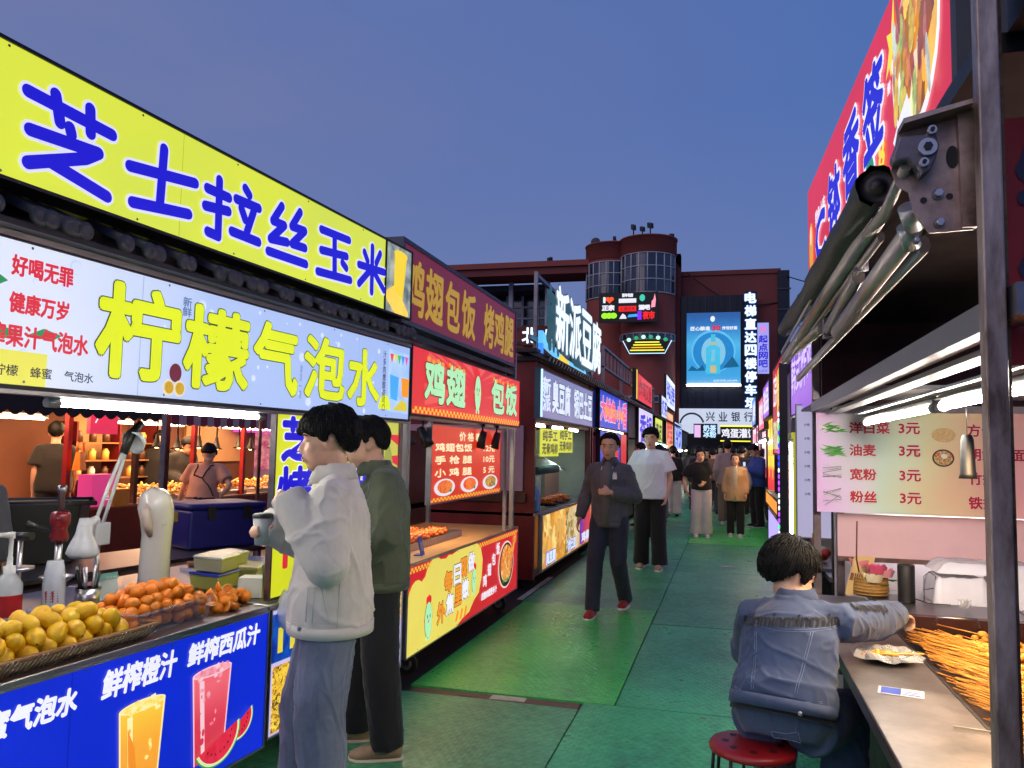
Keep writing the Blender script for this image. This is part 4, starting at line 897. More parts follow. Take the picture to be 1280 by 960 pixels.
# stalls further down the left
LAB = iter(['fourth stall on the left under the blue and pink sign', 'fifth stall on the left with dim front', 'sixth stall on the left, small and lit green', 'seventh stall on the left, small and far off', 'eighth stall on the left, small and far off with orange light', 'last stall on the left near the bank'])
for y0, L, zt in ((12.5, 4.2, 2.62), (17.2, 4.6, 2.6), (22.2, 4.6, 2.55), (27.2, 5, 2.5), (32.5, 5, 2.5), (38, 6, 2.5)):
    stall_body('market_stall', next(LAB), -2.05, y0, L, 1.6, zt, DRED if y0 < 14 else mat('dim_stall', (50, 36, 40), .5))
s4 = board('blue_pink_sign', 'blue lit sign crowded with pink and red characters on the fourth stall', 'sign', (-1.98, 12.75, 1.92), R(90), 3.7, .60, em('royal_blue_film', (38, 70, 205), .95), DARK, .06, .02)
PK = em('hot_pink_print', (240, 80, 130), 1., sample=False)
text('大鱿鱼', .1, 1.9, .12, .5, s4, PK, bold=.02, outline=PW, ow=.012); text('小香', 2.1, 3.6, .06, .55, s4, PK, bold=.02, outline=PW, ow=.012); text('铁板现烤', .5, 3.0, .2, .36, s4, em('orange_drip_print', (0,0,0)), bold=.01, y=-.008)
s4b = board('blue_letter_panel', 'blue lit panel with a pink and a red outlined character below the blue sign', 'sign', (-2.0, 12.95, 1.08), R(90), 2.6, .78, em('cobalt_film', (40, 60, 190), .95), DARK, .06, .02)
text('元', .5, 2.2, .45, .74, s4b, PK, bold=.03, outline=WHITE_E, ow=.02); text('日', .7, 2.2, .02, .42, s4b, em('red_led', (0,0,0)), bold=.03, outline=WHITE_E, ow=.02)
s4c = board('red_lit_sign', 'plain red lit panel at the right of the pink and red characters', 'sign', (-2.0, 15.6, 1.0), R(90), .9, .86, em('warm_red_film', (225, 60, 60), .85), None, .06)
tube_lamp('warm lamp strip under the blue and pink sign', (-2.05, 13.0, 1.88), (-2.05, 16.2, 1.88), mt=em('warm_tube', (255, 225, 150), 30.), r=.02)
def lit(label, y0, L, z0_, h, c, txt=None, tc_=None, x=-2.0, rz=90, s=1.25, fr=None, out=None):
    o = board('lit_sign', label, 'sign', (x, y0, z0_), R(rz), L, h, em('film_%d_%d_%d' % c, c, s), fr or DARK, .08, .02)
    if txt: text(txt, L*.08, L*.92, h*.15, h*.85, o, tc_ or PW, bold=h*.025, outline=out, ow=h*.02)
    return o
lit('pale lilac sign with red top band on the fifth stall', 18.8, 3.6, 1.62, .95, (200, 190, 225), '香锅', BLU_E)
lit('yellow green sign of the sixth stall', 23.2, 2.6, 1.75, .75, (200, 215, 80), '凉皮', em('olive_text', (0,0,0)))
lit('orange picture sign projecting on the seventh stall', 27.5, 3.5, 1.6, 1.3, (225, 170, 120), '烤鱼', RED_E)
lit('blue white lit sign far along the left row', 32, 5, 1.5, 1.2, (170, 190, 245), '冷饮', BLU_E)
lit('red roof sign with vertical bars of characters', 18.6, 3.6, 2.72, .62, (215, 34, 30), '炸鸡汉堡', em('dark_red_print', (120, 10, 10), .8, sample=False))
lit('narrow yellow edge sign beside the red roof sign', 18.2, .35, 2.72, .68, (220, 180, 40))
lit('white roof sign slanted with blue edge', 25.5, 2.4, 2.6, .7, (205, 215, 240), '奶茶', BLU_E)
lit('tall white roof sign farthest along the left row', 27.5, 4.6, 3.1, 1.05, (215, 225, 250), '鸭脖', BLU_E)
tube_lamp('greenish tube lamp slanting along the sixth stall front', (-1.95, 22.4, 1.75), (-1.95, 26.8, 1.7), mt=em('green_white_tube', (180, 255, 220), 14.), r=.03)
fr_ = thing('roof_frame', 'thin grey scaffold frame over the roofs of the far left stalls', 'frame', (-2.1, 14, 2.6), R(90))
for k in range(5): MB().box(k*2.5, k*2.5+.05, 0, .05, 0, .75).build('post', DSTEEL, fr_)
MB().box(0, 10, 0, .05, .75, .79).build('rail', DSTEEL, fr_); MB().box(0, 10, 0, .05, .4, .43).build('rail', DSTEEL, fr_)
for k in range(20): MB().box(.05+k*.5, .08+k*.5, .01, .04, .43, .75).build('bar', DSTEEL, fr_)

# the stall just before the first one; only its light and its reflection reach the picture
st0 = thing('market_stall', 'stall before the drinks stall, left of and behind the viewer', 'market stall', w1(-6.4), A1)
MB().box(0, 3.4, -.01, 1.2, .75, .78).build('countertop', STEEL, st0); MB().box(0, 3.4, .04, 1.15, .12, .75).build('counter_body', DRED, st0); MB().box(0, 3.4, .03, 1.9, 2.80, 2.84).build('roof', DARK, st0)
for s in (0, 3.35): MB().box(s, s+.045, .02, .065, .0, 2.9).build('post', DSTEEL, st0)
b0 = board('snack_sign', 'white and red lit sign of the stall behind the viewer', 'sign', w1(-6.35, -.01, 1.75), A1, 3.3, 1.0, em('warm_white_film', (240, 220, 200), 1.), DARK, .08, .02); text('烤面筋 臭豆腐', .2, 3.1, .2, .8, b0, RED_E, bold=.01)
b0 = board('snack_front_panel', 'red lit counter panel of the stall behind the viewer', 'sign', w1(-6.35, -.012, .15), A1, 3.3, .6, em('crimson_film', (0,0,0)), ALU, .05, .01); text('现烤现卖', .4, 2.9, .1, .5, b0, YEL_E, bold=.01)
tube_lamp('tube lamp under the sign of the stall behind the viewer', w1(-6.2, .03, 1.70), w1(-3.4, .03, 1.70), r=.012)

# joins and screws of the stretched sign films
SEAM_Y = em('film_seam_yellow', (176, 184, 52), .9, sample=False); SEAM_B = em('film_seam_blue', (150, 168, 210), .9, sample=False); SEAM_D = em('film_seam_deep', (8, 30, 150), .9, sample=False)
for par, x_, h_, m_ in ((ys, 2.17, .43, SEAM_Y), (ws, 2.02, .465, SEAM_B), (ws, 3.66, .465, SEAM_B), (bpn, 1.80, .615, SEAM_D)): flat([(x_, .0), (x_+.003, .0), (x_+.003, h_), (x_, h_)], par, m_, -.0012, 'film_seam')
for par, w_, h_ in ((ys, 3.9, .43), (ws, 4.31, .465), (bpn, 2.895, .615), (fp, 2.79, .572), (ls2, 2.83, .445)):
    for k in range(7):
        for zz in (.012, h_-.012): disc(w_*(k+.5)/7, zz, .005, .005, par, mat('screw_grey', (120, 120, 120), .4, .8), -.0035, 'screw', 8)

for k, (y, lb) in enumerate(((17.6, 'added warm tube lamp under the lilac sign of the fifth stall'), (27.6, 'added tube lamp under the orange sign of the seventh stall'), (33.0, 'added tube lamp on the eighth stall front'), (38.5, 'added tube lamp on the last stall of the left row'))): tube_lamp(lb, (-1.95, y, 1.58), (-1.95, y+3.6, 1.58), mt=em('added_lane_tube', (255, 236, 205), 34., vary=.01), r=.02)  # tubes added to brighten the far lane and its floor
# ================================================================== THINGS ON THE DRINKS COUNTER (top at .78)
CT = .781
def lathe_thing(name, label, cat, loc, parts, group=None, rz=0):
    t = thing(name, label, cat, loc, rz, group)
    for nm, prof, m_, *o in parts: MB().lathe(prof, seg=(o[0] if o else 20)).build(nm, m_, t)
    return t
LEM = mat('lemon_peel', (255, 204, 24), .38, 0, .12, 10, .3, 130, c2=(248, 180, 14))
ORA = mat('orange_peel', (250, 146, 26), .35, 0, .12, 10, .35, 130, c2=(244, 124, 16))
ORF = mat('orange_flesh', (245, 150, 30), .3, 0, .2, 50, .5, 90, c2=(235, 120, 16))
PITH = mat('orange_pith', (240, 205, 140), .6, 0, .1, 10)
STEM = mat('stem_green', (96, 110, 30), .7)
def fruit(kind):
    if kind == 'lemon':
        t = thing('lemon', 'yellow lemon heaped in the wicker basket on the counter', 'lemon', (0,0,0), 0, 'lemons in the basket')
        pr = [(0, -.050), (.006, -.048), (.010, -.044), (.022, -.036), (.031, -.02), (.034, 0), (.031, .02), (.022, .035), (.010, .043), (.006, .045), (0, .046)]
        MB().lathe(pr, seg=16).build('peel', LEM, t); MB().lathe([(0, -.052), (.004, -.051), (.005, -.047)], seg=6).build('stem_button', STEM, t)
    else:
        t = thing('orange', 'small round orange heaped in the clear tub on the counter', 'orange', (0,0,0), 0, 'oranges in the tub')
        pr = [(0, -.027), (.008, -.027), (.02, -.022), (.029, -.01), (.031, 0), (.029, .012), (.02, .022), (.008, .0265), (.003, .025), (0, .025)]
        MB().lathe(pr, seg=16).build('peel', ORA, t); MB().lathe([(.005, .0255), (.003, .0275), (0, .0275)], seg=6).build('stem_button', STEM, t)
    return t
def heap(proto, spots, jitter=.004, sc=(.94, 1.08)):
    rs = random.Random(11); first = True
    for p in spots:
        o = proto if first else copy_tree(proto); first = False
        o.location = [c+rs.uniform(-jitter, jitter) for c in p]; o.rotation_euler = (rs.uniform(-1.6, 1.6), rs.uniform(-1.6, 1.6), rs.uniform(0, 6)); s = rs.uniform(*sc); o.scale = (s, s, s)
# wicker basket, along the counter front, s from -1.45 to -.75, depth .03-.33
WIC = mat('wicker', (160, 110, 66), .6, 0, .3, 30, .5, 120)
bk_ = thing('wicker_basket', 'shallow woven wicker basket of lemons at the counter edge', 'basket', w1(-1.12, .17, CT), A1)
m = MB(); m.box(-.40, .40, -.13, .13, 0, .008); m.build('basket_base', WIC, bk_)
for zz in range(4):
    m = MB(); e = .012*zz; z = .012+.013*zz; pts = []
    for k in range(61):
        u = k/60*4; sd = int(u) % 4; fr_u = u-int(u)
        c = [(-.40-e, -.13-e), (.40+e, -.13-e), (.40+e, .13+e), (-.40-e, .13+e)]
        a, b_ = c[sd], c[(sd+1) % 4]; off = .003*(1 if (k+zz) % 2 else -1)
        pts.append((a[0]+(b_[0]-a[0])*fr_u, a[1]+(b_[1]-a[1])*fr_u+off, z))
    m.tube(pts, .0055 if zz < 3 else .009, 6); m.build('woven_band', WIC, bk_)
m = MB()
for k in range(44):
    x = -.40+.8*k/43
    m.tube([(x, -.133, .0), (x+.012, -.133-.04, .052)], .0035, 5); m.tube([(x, .133, .0), (x+.012, .133+.04, .052)], .0035, 5)
m.build('wicker_stave', mat('white_wicker', (196, 176, 150), .6), bk_)['kind'] = 'stuff'
sp_ = []
for layer, (nx, ny, z) in enumerate(((9, 3, .045), (8, 3, .085), (6, 2, .125))):
    for i in range(nx):
        for j in range(ny):
            s = -1.12+(i-(nx-1)/2)*.079+(.02 if j % 2 else 0); d = .17+(j-(ny-1)/2)*.075
            sp_.append(w1(s, d, CT+z))
heap(fruit('lemon'), sp_, .006)
# clear plastic tub of oranges, s -.75 .. -.30
CLEAR = mat('clear_plastic', (225, 232, 236), .08, 0, .02, 5, alpha=.22)
def open_tub(t, w, d, h, flare, m_, nm='tub_wall', th=.003):
    m = MB(); lo = [(-w/2, -d/2), (w/2, -d/2), (w/2, d/2), (-w/2, d/2)]; hi = [(x*(1+flare), y*(1+flare)) for x, y in lo]
    for k in range(4):
        a, b_ = lo[k], lo[(k+1) % 4]; c, e = hi[(k+1) % 4], hi[k]
        m.add([(a[0], a[1], 0), (b_[0], b_[1], 0), (c[0], c[1], h), (e[0], e[1], h)], [(0, 1, 2, 3)])
    m.poly([(x, y, 0) for x, y in lo]); m.build(nm, m_, t)
    r = MB(); r.tube([(x, y, h) for x, y in hi]+[(hi[0][0], hi[0][1], h)], .004, 6, cap=False); r.build('rim', m_, t)
ot = thing('clear_tub', 'long clear plastic tub full of small oranges beside the lemons', 'tub', w1(-.52, .20, CT), A1+R(4))
open_tub(ot, .44, .24, .085, .08, CLEAR)
sp_ = []
for z, nx, ny in ((.032, 7, 4), (.078, 7, 4), (.115, 6, 3), (.148, 4, 2)):
    for i in range(nx):
        for j in range(ny): sp_.append(w1(-.53+(i-(nx-1)/2)*.062+(.015 if j % 2 else 0), .20+(j-(ny-1)/2)*.058, CT+z))
heap(fruit('orange'), sp_, .006)
# heap of squeezed and cut orange halves, s -.28..-.0
oh = thing('orange_half', 'cut orange half in the loose heap beside the clear tub', 'orange half', (0,0,0), 0, 'cut orange halves on the counter')
MB().lathe([(0, -.026), (.012, -.024), (.022, -.016), (.029, -.004), (.030, 0)], seg=16).build('peel', ORA, oh)
MB().lathe([(.030, 0), (.027, .0015)], seg=16).build('pith', PITH, oh); MB().lathe([(.027, .0015), (.010, -.002), (0, 0)], seg=16).build('flesh', ORF, oh)
sp_ = []; rs = random.Random(5)
for k in range(54):
    a = rs.uniform(0, 6.28); r = math.sqrt(rs.random()); s = -.14+.17*r*math.cos(a); d = .19+.13*r*math.sin(a); sp_.append(w1(s, d, CT+.022+.085*max(0, 1-r*.9)*rs.uniform(.2, 1)))
heap(oh, sp_, .004)
# pump bottles
def pump(label, loc, rz):
    t = thing('pump_bottle', label, 'pump bottle', loc, rz, 'syrup pump bottles')
    MB().lathe([(0, 0), (.05, 0), (.055, .01), (.055, .15), (.03, .19), (.02, .20)], seg=20).build('bottle', mat('milky_plastic', (200, 205, 205), .2, 0, .1, 6, alpha=.85), t)
    MB().lathe([(.0562, .02), (.0562, .11)], seg=20).build('label_band', mat('red_label', (180, 30, 34), .4), t)
    MB().lathe([(.024, .195), (.024, .225), (.012, .23), (.012, .26), (.009, .27), (.009, .34), (.015, .345), (.015, .37), (0, .372)], seg=14).build('pump', WHITEP, t)
    MB().tube([(0, 0, .358), (.06, 0, .362), (.095, 0, .352), (.10, 0, .335)], [.012, .010, .008, .007], 8).build('spout', WHITEP, t)
pump('white pump bottle at the left edge of the counter', w1(-.98, .83, CT-.03), A1+R(180)); pump('taller white pump bottle beside the stack of cups', w1(-.72, .78, CT), A1+R(180))
# stack of clear cups upside down
cs = thing('cup_stack', 'tall stack of upturned frosted plastic cups', 'cups', w1(-.60, .66, CT))
for k in range(14): MB().lathe([(.046, .0), (.046, .004), (.033, .10), (0, .10)], seg=20).build('cup', mat('frosted_plastic', (212, 216, 224), .25, 0, .05, 5, alpha=.75), cs, loc=(0, 0, .011*k))
for a_ in (-1.2, -.6): 
    o = MB().box(-.012, .012, -.001, .001, 0, .05).build('printed_mark', mat('red_mark', (170, 60, 60), .5), cs, loc=(.0435*math.cos(a_), .0435*math.sin(a_), .07)); o.rotation_euler = (0, R(-7), a_+R(90))
# cutlery holder
ch_ = thing('cutlery_holder', 'steel pot of spoons and black handled tools behind the cups', 'utensils', w1(-.42, .66, CT))
MB().lathe([(0, 0), (.05, 0), (.055, .1), (.052, .1)], seg=20).build('pot', STEEL, ch_); rs = random.Random(2)
for k in range(9):
    a = rs.uniform(0, 6.28); q = MB(); q.cyl((.02*math.cos(a), .02*math.sin(a), .01), (.05*math.cos(a), .05*math.sin(a), .19+rs.uniform(-.02, .02)), .004, .006, 6); q.build('utensil', [STEEL, BLACK][k % 2], ch_)
# manual press: red head on steel column
pr_ = thing('juice_press', 'hand juice press with dark red head on a steel column', 'juice press', w1(-.50, .76, CT))
MB().box(-.09, .09, -.07, .07, 0, .02).build('base', STEEL, pr_, .004); MB().cyl((0, 0, .02), (0, 0, .33), .016).build('column', STEEL, pr_)
MB().lathe([(0, .31), (.035, .31), (.04, .33), (.03, .37), (.042, .39), (.042, .43), (.03, .445), (0, .445)], seg=18).build('head', mat('press_red', (120, 22, 34), .25, 0, .1), pr_)
MB().tube([(0, 0, .35), (-.10, -.02, .37), (-.15, -.03, .38)], [.012, .011, .02], 8).build('handle', BLACK, pr_); MB().lathe([(0, .12), (.03, .12), (.07, .15), (.072, .155)], seg=18).build('funnel', STEEL, pr_)
MB().lathe([(0, .43), (.014, .43), (.014, .52), (.02, .53), (.02, .56), (0, .565)], seg=10).build('screw_knob', DSTEEL, pr_)
pr2 = thing('lever_tap', 'short steel lever tap left of the red headed press', 'tap', w1(-.66, .80, CT)); MB().cyl((0, 0, 0), (0, 0, .33), .011).build('column', STEEL, pr2); MB().tube([(-.04, 0, .34), (.06, 0, .35)], [.02, .018], 8).build('handle', BLACK, pr2); MB().cyl((0, 0, .2), (0, 0, .215), .06).build('plate', STEEL, pr2)
# white jointed desk lamp
LP = mat('white_enamel', (215, 218, 222), .25, 0, .06)
dl = thing('desk_lamp', 'white jointed desk lamp bent over behind the small green card', 'desk lamp', w1(-.20, .88, CT), A1)
MB().cyl((.05, .02, 0), (.05, .02, .26), .013).build('clamp_post', STEEL, dl); MB().box(.0, .09, -.02, .05, .25, .36).build('joint_box', LP, dl, .006)
MB().tube([(.0, 0, .34), (.07, 0, .52), (.16, 0, .72)], .009, 8).tube([(.05, 0, .34), (.12, 0, .54), (.175, 0, .71)], .009, 8).build('arm', LP, dl)
MB().lathe([(0, .0), (.03, .0), (.04, .012), (.034, .03), (.02, .06), (.012, .10)], seg=16, T=Matrix.Translation((-.055, 0, .20))@Matrix.Scale(1.9, 4)).build('lamp_head', LP, dl)
MB().tube([(-.04, 0, .28), (-.03, 0, .36), (.02, 0, .38)], [.035, .03, .02], 10).build('head_neck', LP, dl)
MB().tube([(.16, 0, .70), (.20, .0, .80), (.27, 0, .86)], [.02, .026, .02], 10).build('black_grip', BLACK, dl)
MB().lathe([(0, -.01), (.05, 0), (.075, .05), (.07, .05)], seg=18, T=Matrix.Translation((.26, 0, .78))@Matrix.Rotation(R(-120), 4, 'Y')@Matrix.Scale(.9, 4)).build('white_shade', LP, dl)
# QR stand without code
qs = thing('payment_stand', 'small white and green payment card stand behind the oranges', 'card stand', w1(-.34, .62, CT), A1+R(-14))
MB().box(-.05, .05, 0, .004, .0, .155, T=Matrix.Rotation(R(-8), 4, 'X')).build('card', mat('card_white', (200, 210, 205), .3), qs); MB().box(-.05, .05, -.003, 0, .125, .155, T=Matrix.Rotation(R(-8), 4, 'X')).build('card_band', mat('card_teal', (110, 170, 160), .4), qs)
MB().box(-.05, .05, -.003, 0, .0, .035, T=Matrix.Rotation(R(-8), 4, 'X')).build('card_band', mat('card_green', (20, 120, 84), .4), qs); MB().box(-.05, .05, -.01, .05, -.002, .002).build('foot', CLEAR, qs)
text('微信支付', -.032, .032, .134, .147, qs, mat('card_white', (0,0,0)), y=-.026)
# juicer machine
jm = thing('juicer_machine', 'tall smooth white electric juicer machine on the counter', 'juicer', w1(-.02, .66, CT), A1)
m = MB(); prof = [(0, .0, .075, .07), (.0, .02, .078, .075), (.0, .20, .070, .072), (.005, .30, .068, .075), (.0, .38, .075, .085), (-.012, .44, .082, .088), (-.01, .49, .072, .08), (.01, .52, .045, .05), (.01, .53, .01, .01)]
m.tube([(a, 0, b_) for a, b_, c, d in prof], [(c, d) for a, b_, c, d in prof], 28, side=(1, 0, 0)); m.build('housing', mat('glossy_white', (208, 202, 196), .14, 0, .03, 3, coat=.6), jm)
MB().tube([(-.06, -.02, .30), (-.095, -.03, .36), (-.10, -.02, .42), (-.06, 0, .47)], [.012, .026, .026, .012], 12).build('snout', mat('beige_plastic', (196, 176, 166), .3), jm)
MB().tube([(.066, -.03, .05), (.068, -.03, .25), (.08, -.03, .38), (.06, -.02, .47)], .005, 6).build('seam', mat('seam_grey', (140, 136, 134), .5), jm); MB().box(.055, .085, -.055, -.035, .36, .41).build('badge', mat('badge_brown', (110, 80, 60), .4), jm)
text('JUICE', -.05, .01, .345, .36, jm, mat('seam_grey', (0,0,0)), y=-.0785)
# food boxes
def fbox(label, s, d, z, w, dd, h, mt, lidm, rz=0):
    t = thing('food_box', label, 'food box', w1(s, d, z), A1+R(rz), 'plastic food boxes on the counter')
    MB().tube([(0, 0, 0), (0, 0, .006), (0, 0, h)], [(w*.64, dd*.64), (w*.66, dd*.66), (w*.71, dd*.71)], 4, side=(1, 1, 0), sm=False).build('box', mt, t, .008)
    MB().tube([(0, 0, h), (0, 0, h+.012)], [(w*.74, dd*.74), (w*.72, dd*.72)], 4, side=(1, 1, 0), sm=False).build('lid', lidm, t, .004)
    return t
CREAM = mat('cream_plastic', (205, 200, 160), .3, 0, .1, alpha=.9); MILK = mat('milk_lid', (215, 218, 214), .25, 0, .05); YG = mat('yellow_green_plastic', (196, 196, 90), .3, 0, .1, alpha=.9)
fbox('wide food box with blue lidded front at the bottom of the pair', .30, .55, CT, .26, .18, .075, YG, mat('blue_lid', (30, 60, 190), .3))
fbox('white lidded food box stacked on the blue lidded one', .31, .55, CT+.089, .24, .17, .07, CREAM, MILK, 3)
fbox('pale food box standing farther back with white lid', .62, .72, CT+.07, .2, .16, .06, CREAM, MILK, -5); fbox('yellow green food box behind the stacked pair', .66, .6, CT, .24, .18, .06, YG, CREAM, 6)
o = thing('wooden_spoon_tray', 'tray with brown spoons lying behind the food boxes', 'tray', w1(.75, .95, CT)); MB().box(-.14, .14, -.1, .1, 0, .02).build('tray', STEEL, o)
for k in range(3): MB().tube([(-.12+.06*k, -.05, .03), (-.02+.06*k, .05, .05), (.06+.06*k, .1, .06)], [.02, .008, .006], 8).build('spoon', WOOD, o)
wb = thing('napkin_box', 'white card box with a tilted green card at the corner of the counter', 'box', w1(.16, .2, CT), A1+R(20)); MB().box(-.05, .05, -.06, .06, 0, .10).build('box', WHITEP, wb, .004); MB().box(-.012, .012, -.004, .004, .02, .18, T=Matrix.Translation((-.02, -.07, 0))@Matrix.Rotation(R(-18), 4, 'Y')).build('card', mat('green_grey_card', (60, 110, 90), .4), wb)
wc = thing('spotted_bowl', 'white bowl with red dots beside the napkin box', 'bowl', w1(.45, .3, CT)); MB().lathe([(0, 0), (.05, 0), (.08, .07), (.078, .07)], seg=20).build('bowl', WHITEP, wc)
for k in range(12): MB().ell((0, 0, 0), (.008, .008, .008), u=8, w=5).build('dot', mat('lid_red', (190, 40, 40)), wc, loc=(.068*math.cos(k*.52), .068*math.sin(k*.52), .035+.02*(k % 2)))
# white plastic bag hanging at the counter corner near the man in white
m = MB(); rs = random.Random(4); n = 22
rings = []
for j, (z, r) in enumerate(((.0, .035), (-.03, .05), (-.08, .07), (-.13, .075), (-.17, .06), (-.19, .02))):
    rings.append([(r*(1+rs.uniform(-.25, .25))*math.cos(6.283*k/n), r*.6*(1+rs.uniform(-.25, .25))*math.sin(6.283*k/n), z+rs.uniform(-.01, .01)) for k in range(n)])
vs = [p for r_ in rings for p in r_]; fs = [(j*n+k, j*n+(k+1) % n, (j+1)*n+(k+1) % n, (j+1)*n+k) for j in range(5) for k in range(n)]
m.add(vs, fs, 0, True); o = m.build('plastic_bag', mat('thin_white_plastic', (215, 218, 226), .3, 0, .05, 8, alpha=.8), None, loc=w1(.10, -.07, .84)); tag(o, 'crumpled white plastic bag hanging between the counter and the man in the white jacket', 'plastic bag')
# blue cooler and black bin behind
cb = thing('cooler_box', 'blue cooler box with latches behind the white juicer', 'cooler', (-4.05, 5.75, 0), R(62))
MB().box(-.32, .32, -.24, .24, .72, 1.02).build('box', mat('cooler_blue', (28, 30, 120), .4, 0, .15), cb, .02); MB().box(-.33, .33, -.25, .25, 1.02, 1.07).build('lid', mat('cooler_blue', (0,0,0)), cb, .02)
for k in (-.15, .15): MB().box(k-.03, k+.03, -.265, -.25, .95, 1.05).build('latch', DARK, cb)
bb = thing('prep_table', 'low steel table carrying the cooler and bin behind the counter', 'table', (-4.1, 5.2, 0), R(80)); MB().box(-1.6, 1.4, -.35, .35, .69, .715).build('top', DSTEEL, bb)
for a in (-1.55, 1.35):
    for b_ in (-.3, .3): MB().box(a-.02, a+.02, b_-.02, b_+.02, 0, .69).build('leg', DSTEEL, bb)
kb = thing('black_bin', 'large black plastic crate at the left behind the pump bottles', 'crate', (-4.55, 4.55, .72), R(45)); MB().tube([(0, 0, 0), (0, 0, .40)], [(.36, .25), (.42, .3)], 4, side=(1, 1, 0), sm=False).build('crate', mat('crate_black', (26, 27, 32), .5, 0, .3, 5), kb, .01); MB().tube([(-.3, .21, .4), (.3, .21, .4), (.3, -.21, .4), (-.3, -.21, .4), (-.3, .21, .4)], .018, 6).build('rim', mat('crate_black', (0,0,0)), kb)

# ================================================================== OPPOSITE ROW seen through the first stall
OX = -6.95
op = thing('market_stall', 'warm lit stall of the next aisle with dark red counter, seen through the drinks stall', 'market stall', (OX, 5.2, 0), R(90))
OL = 9.0
MB().box(0, OL, -.02, .9, .76, .79).build('countertop', WOOD, op); MB().box(0, OL, .0, .85, .1, .76).build('counter_body', DRED, op)
for s in (2.0, 3.05, 4.15, 5.3, 6.5, 7.7): MB().box(s, s+.06, .0, .06, .79, 1.95).build('post', RED if s != 3.05 else mat('brown_steel', (0,0,0)), op)
MB().box(0, OL, 2.2, 2.26, .1, 2.5).build('back_wall', mat('warm_brown_wall', (120, 72, 48), .7, 0, .25, 1.4), op)
MB().box(0, OL, .1, 2.2, 2.3, 2.36).build('ceiling', DARK, op)
for (a, b_, c, d, col) in ((2.1, 2.9, 1.4, 1.95, (200, 150, 100)), (4.3, 5.2, 1.25, 1.95, (210, 165, 110)), (5.5, 6.3, 1.3, 1.9, (190, 140, 100)), (6.8, 8.5, 1.2, 1.9, (200, 150, 120))): MB().box(a, b_, 2.14, 2.2, c, d).build('wall_panel', mat('beige_panel_%d' % col[1], col, .6, 0, .15, 2), op)
sh = thing('display_shelf', 'wooden display shelf with jars at the back of the warm lit stall', 'shelf', (OX-1.6, 9.6, 0), R(90))
for z in (1.0, 1.25, 1.5): MB().box(-.6, 1.0, 0, .3, z, z+.02).build('shelf_board', WOOD, sh)
for x in (-.6, .2, .98): MB().box(x, x+.03, 0, .3, .8, 1.8).build('upright', DRED, sh)
rs = random.Random(8)
for z in (1.02, 1.27, 1.52):
    for k in range(6):
        c = rs.choice([(200, 60, 40), (230, 190, 90), (210, 210, 200), (90, 60, 40)]); o = thing('jar', 'small jar or packet standing on the back display shelf', 'jar', (OX-1.7, 9.15+k*.25, z), 0, 'jars on the back shelf')
        MB().lathe([(0, 0), (.05, 0), (.05, .12), (.03, .14), (.03, .16), (0, .16)], seg=10).build('jar_body', mat('jar_%d' % c[1], c, .4), o)
# dark and striped valances
def valance(label, y0, L, z, h, mt, mt2=None, x=OX+.35, n=24, drop=.05):
    t = thing('awning', label, 'awning', (x, y0, z), R(90))
    for k in range(n):
        a, b_ = L*k/n, L*(k+1)/n; m = MB(); pts = [(a, 0, h), (a, 0, 0)]+[(a+(b_-a)*q/6, 0, -drop*math.sin(math.pi*q/6)) for q in range(1, 6)]+[(b_, 0, 0), (b_, 0, h)]
        m.poly(pts, (0, .008, 0)); m.poly([(a, .0, h), (b_, 0, h), (b_, .9, h+.3), (a, .9, h+.3)], (0, 0, .006)); m.build('valance_scallop', mt if (k % 2 == 0 or not mt2) else mt2, t)
    return t
valance('dark awning with scalloped edge over the warm lit stall', 5.2, 3.2, 1.83, .3, mat('dark_awning', (34, 24, 32), .8, 0, .2), n=18)
valance('maroon and pale striped awning over the far part of the warm lit stall', 8.42, 6.2, 1.77, .28, mat('stripe_maroon', (130, 44, 70), .8), mat('stripe_pale', (190, 160, 170), .8), n=44, drop=.02)
# pendant lamps
pl_ = None
for k, (s, dz) in enumerate(((3.6, 0), (4.0, -.02), (4.45, .0), (4.85, -.02), (5.4, .0), (5.7, -.02), (6.3, 0), (6.6, .0), (7.4, -.04))):
    lb = 'black cone lamp number %s hanging over the warm food counter' % ['one', 'two', 'three', 'four', 'five', 'six', 'seven', 'eight', 'nine'][k]
    lb = ['leftmost black cone lamp over the warm food counter', 'second black cone lamp from the left over the food counter', 'third black cone lamp from the left over the food counter', 'fourth black cone lamp from the left over the food counter', 'fifth black cone lamp, left one of a close pair', 'sixth black cone lamp, right one of a close pair', 'seventh black cone lamp over the food counter', 'eighth black cone lamp under the striped awning', 'rightmost black cone lamp under the striped awning'][k]
    loc = (OX-.15, 5.2+s, 1.47+dz)
    if pl_ is None:
        pl_ = thing('pendant_lamp', lb, 'pendant lamp', loc, 0, 'black cone lamps over the food counter')
        MB().lathe([(.02, .17), (.028, .12), (.055, .03), (.09, 0), (.085, 0), (.05, .03)], seg=16).build('shade', BLACK, pl_); MB().cyl((0, 0, .17), (0, 0, .4), .012, seg=6).build('cord', BLACK, pl_)
        MB().ell((0, 0, .03), (.04, .04, .04), u=10, w=6).build('bulb', em('pendant_bulb', (255, 190, 110), 30.), pl_)
    else: copy_tree(pl_, loc, None, lb)
for y, e in ((7.2, 110), (9.6, 190), (12.0, 170)):
    ld = bpy.data.lights.new('pendant_glow', 'AREA'); ld.energy = e; ld.size = 1.6; ld.color = (1, .55, .28); lo = bpy.data.objects.new('pendant_glow', ld); COL.objects.link(lo); lo.location = (OX-.5, y, 2.15)
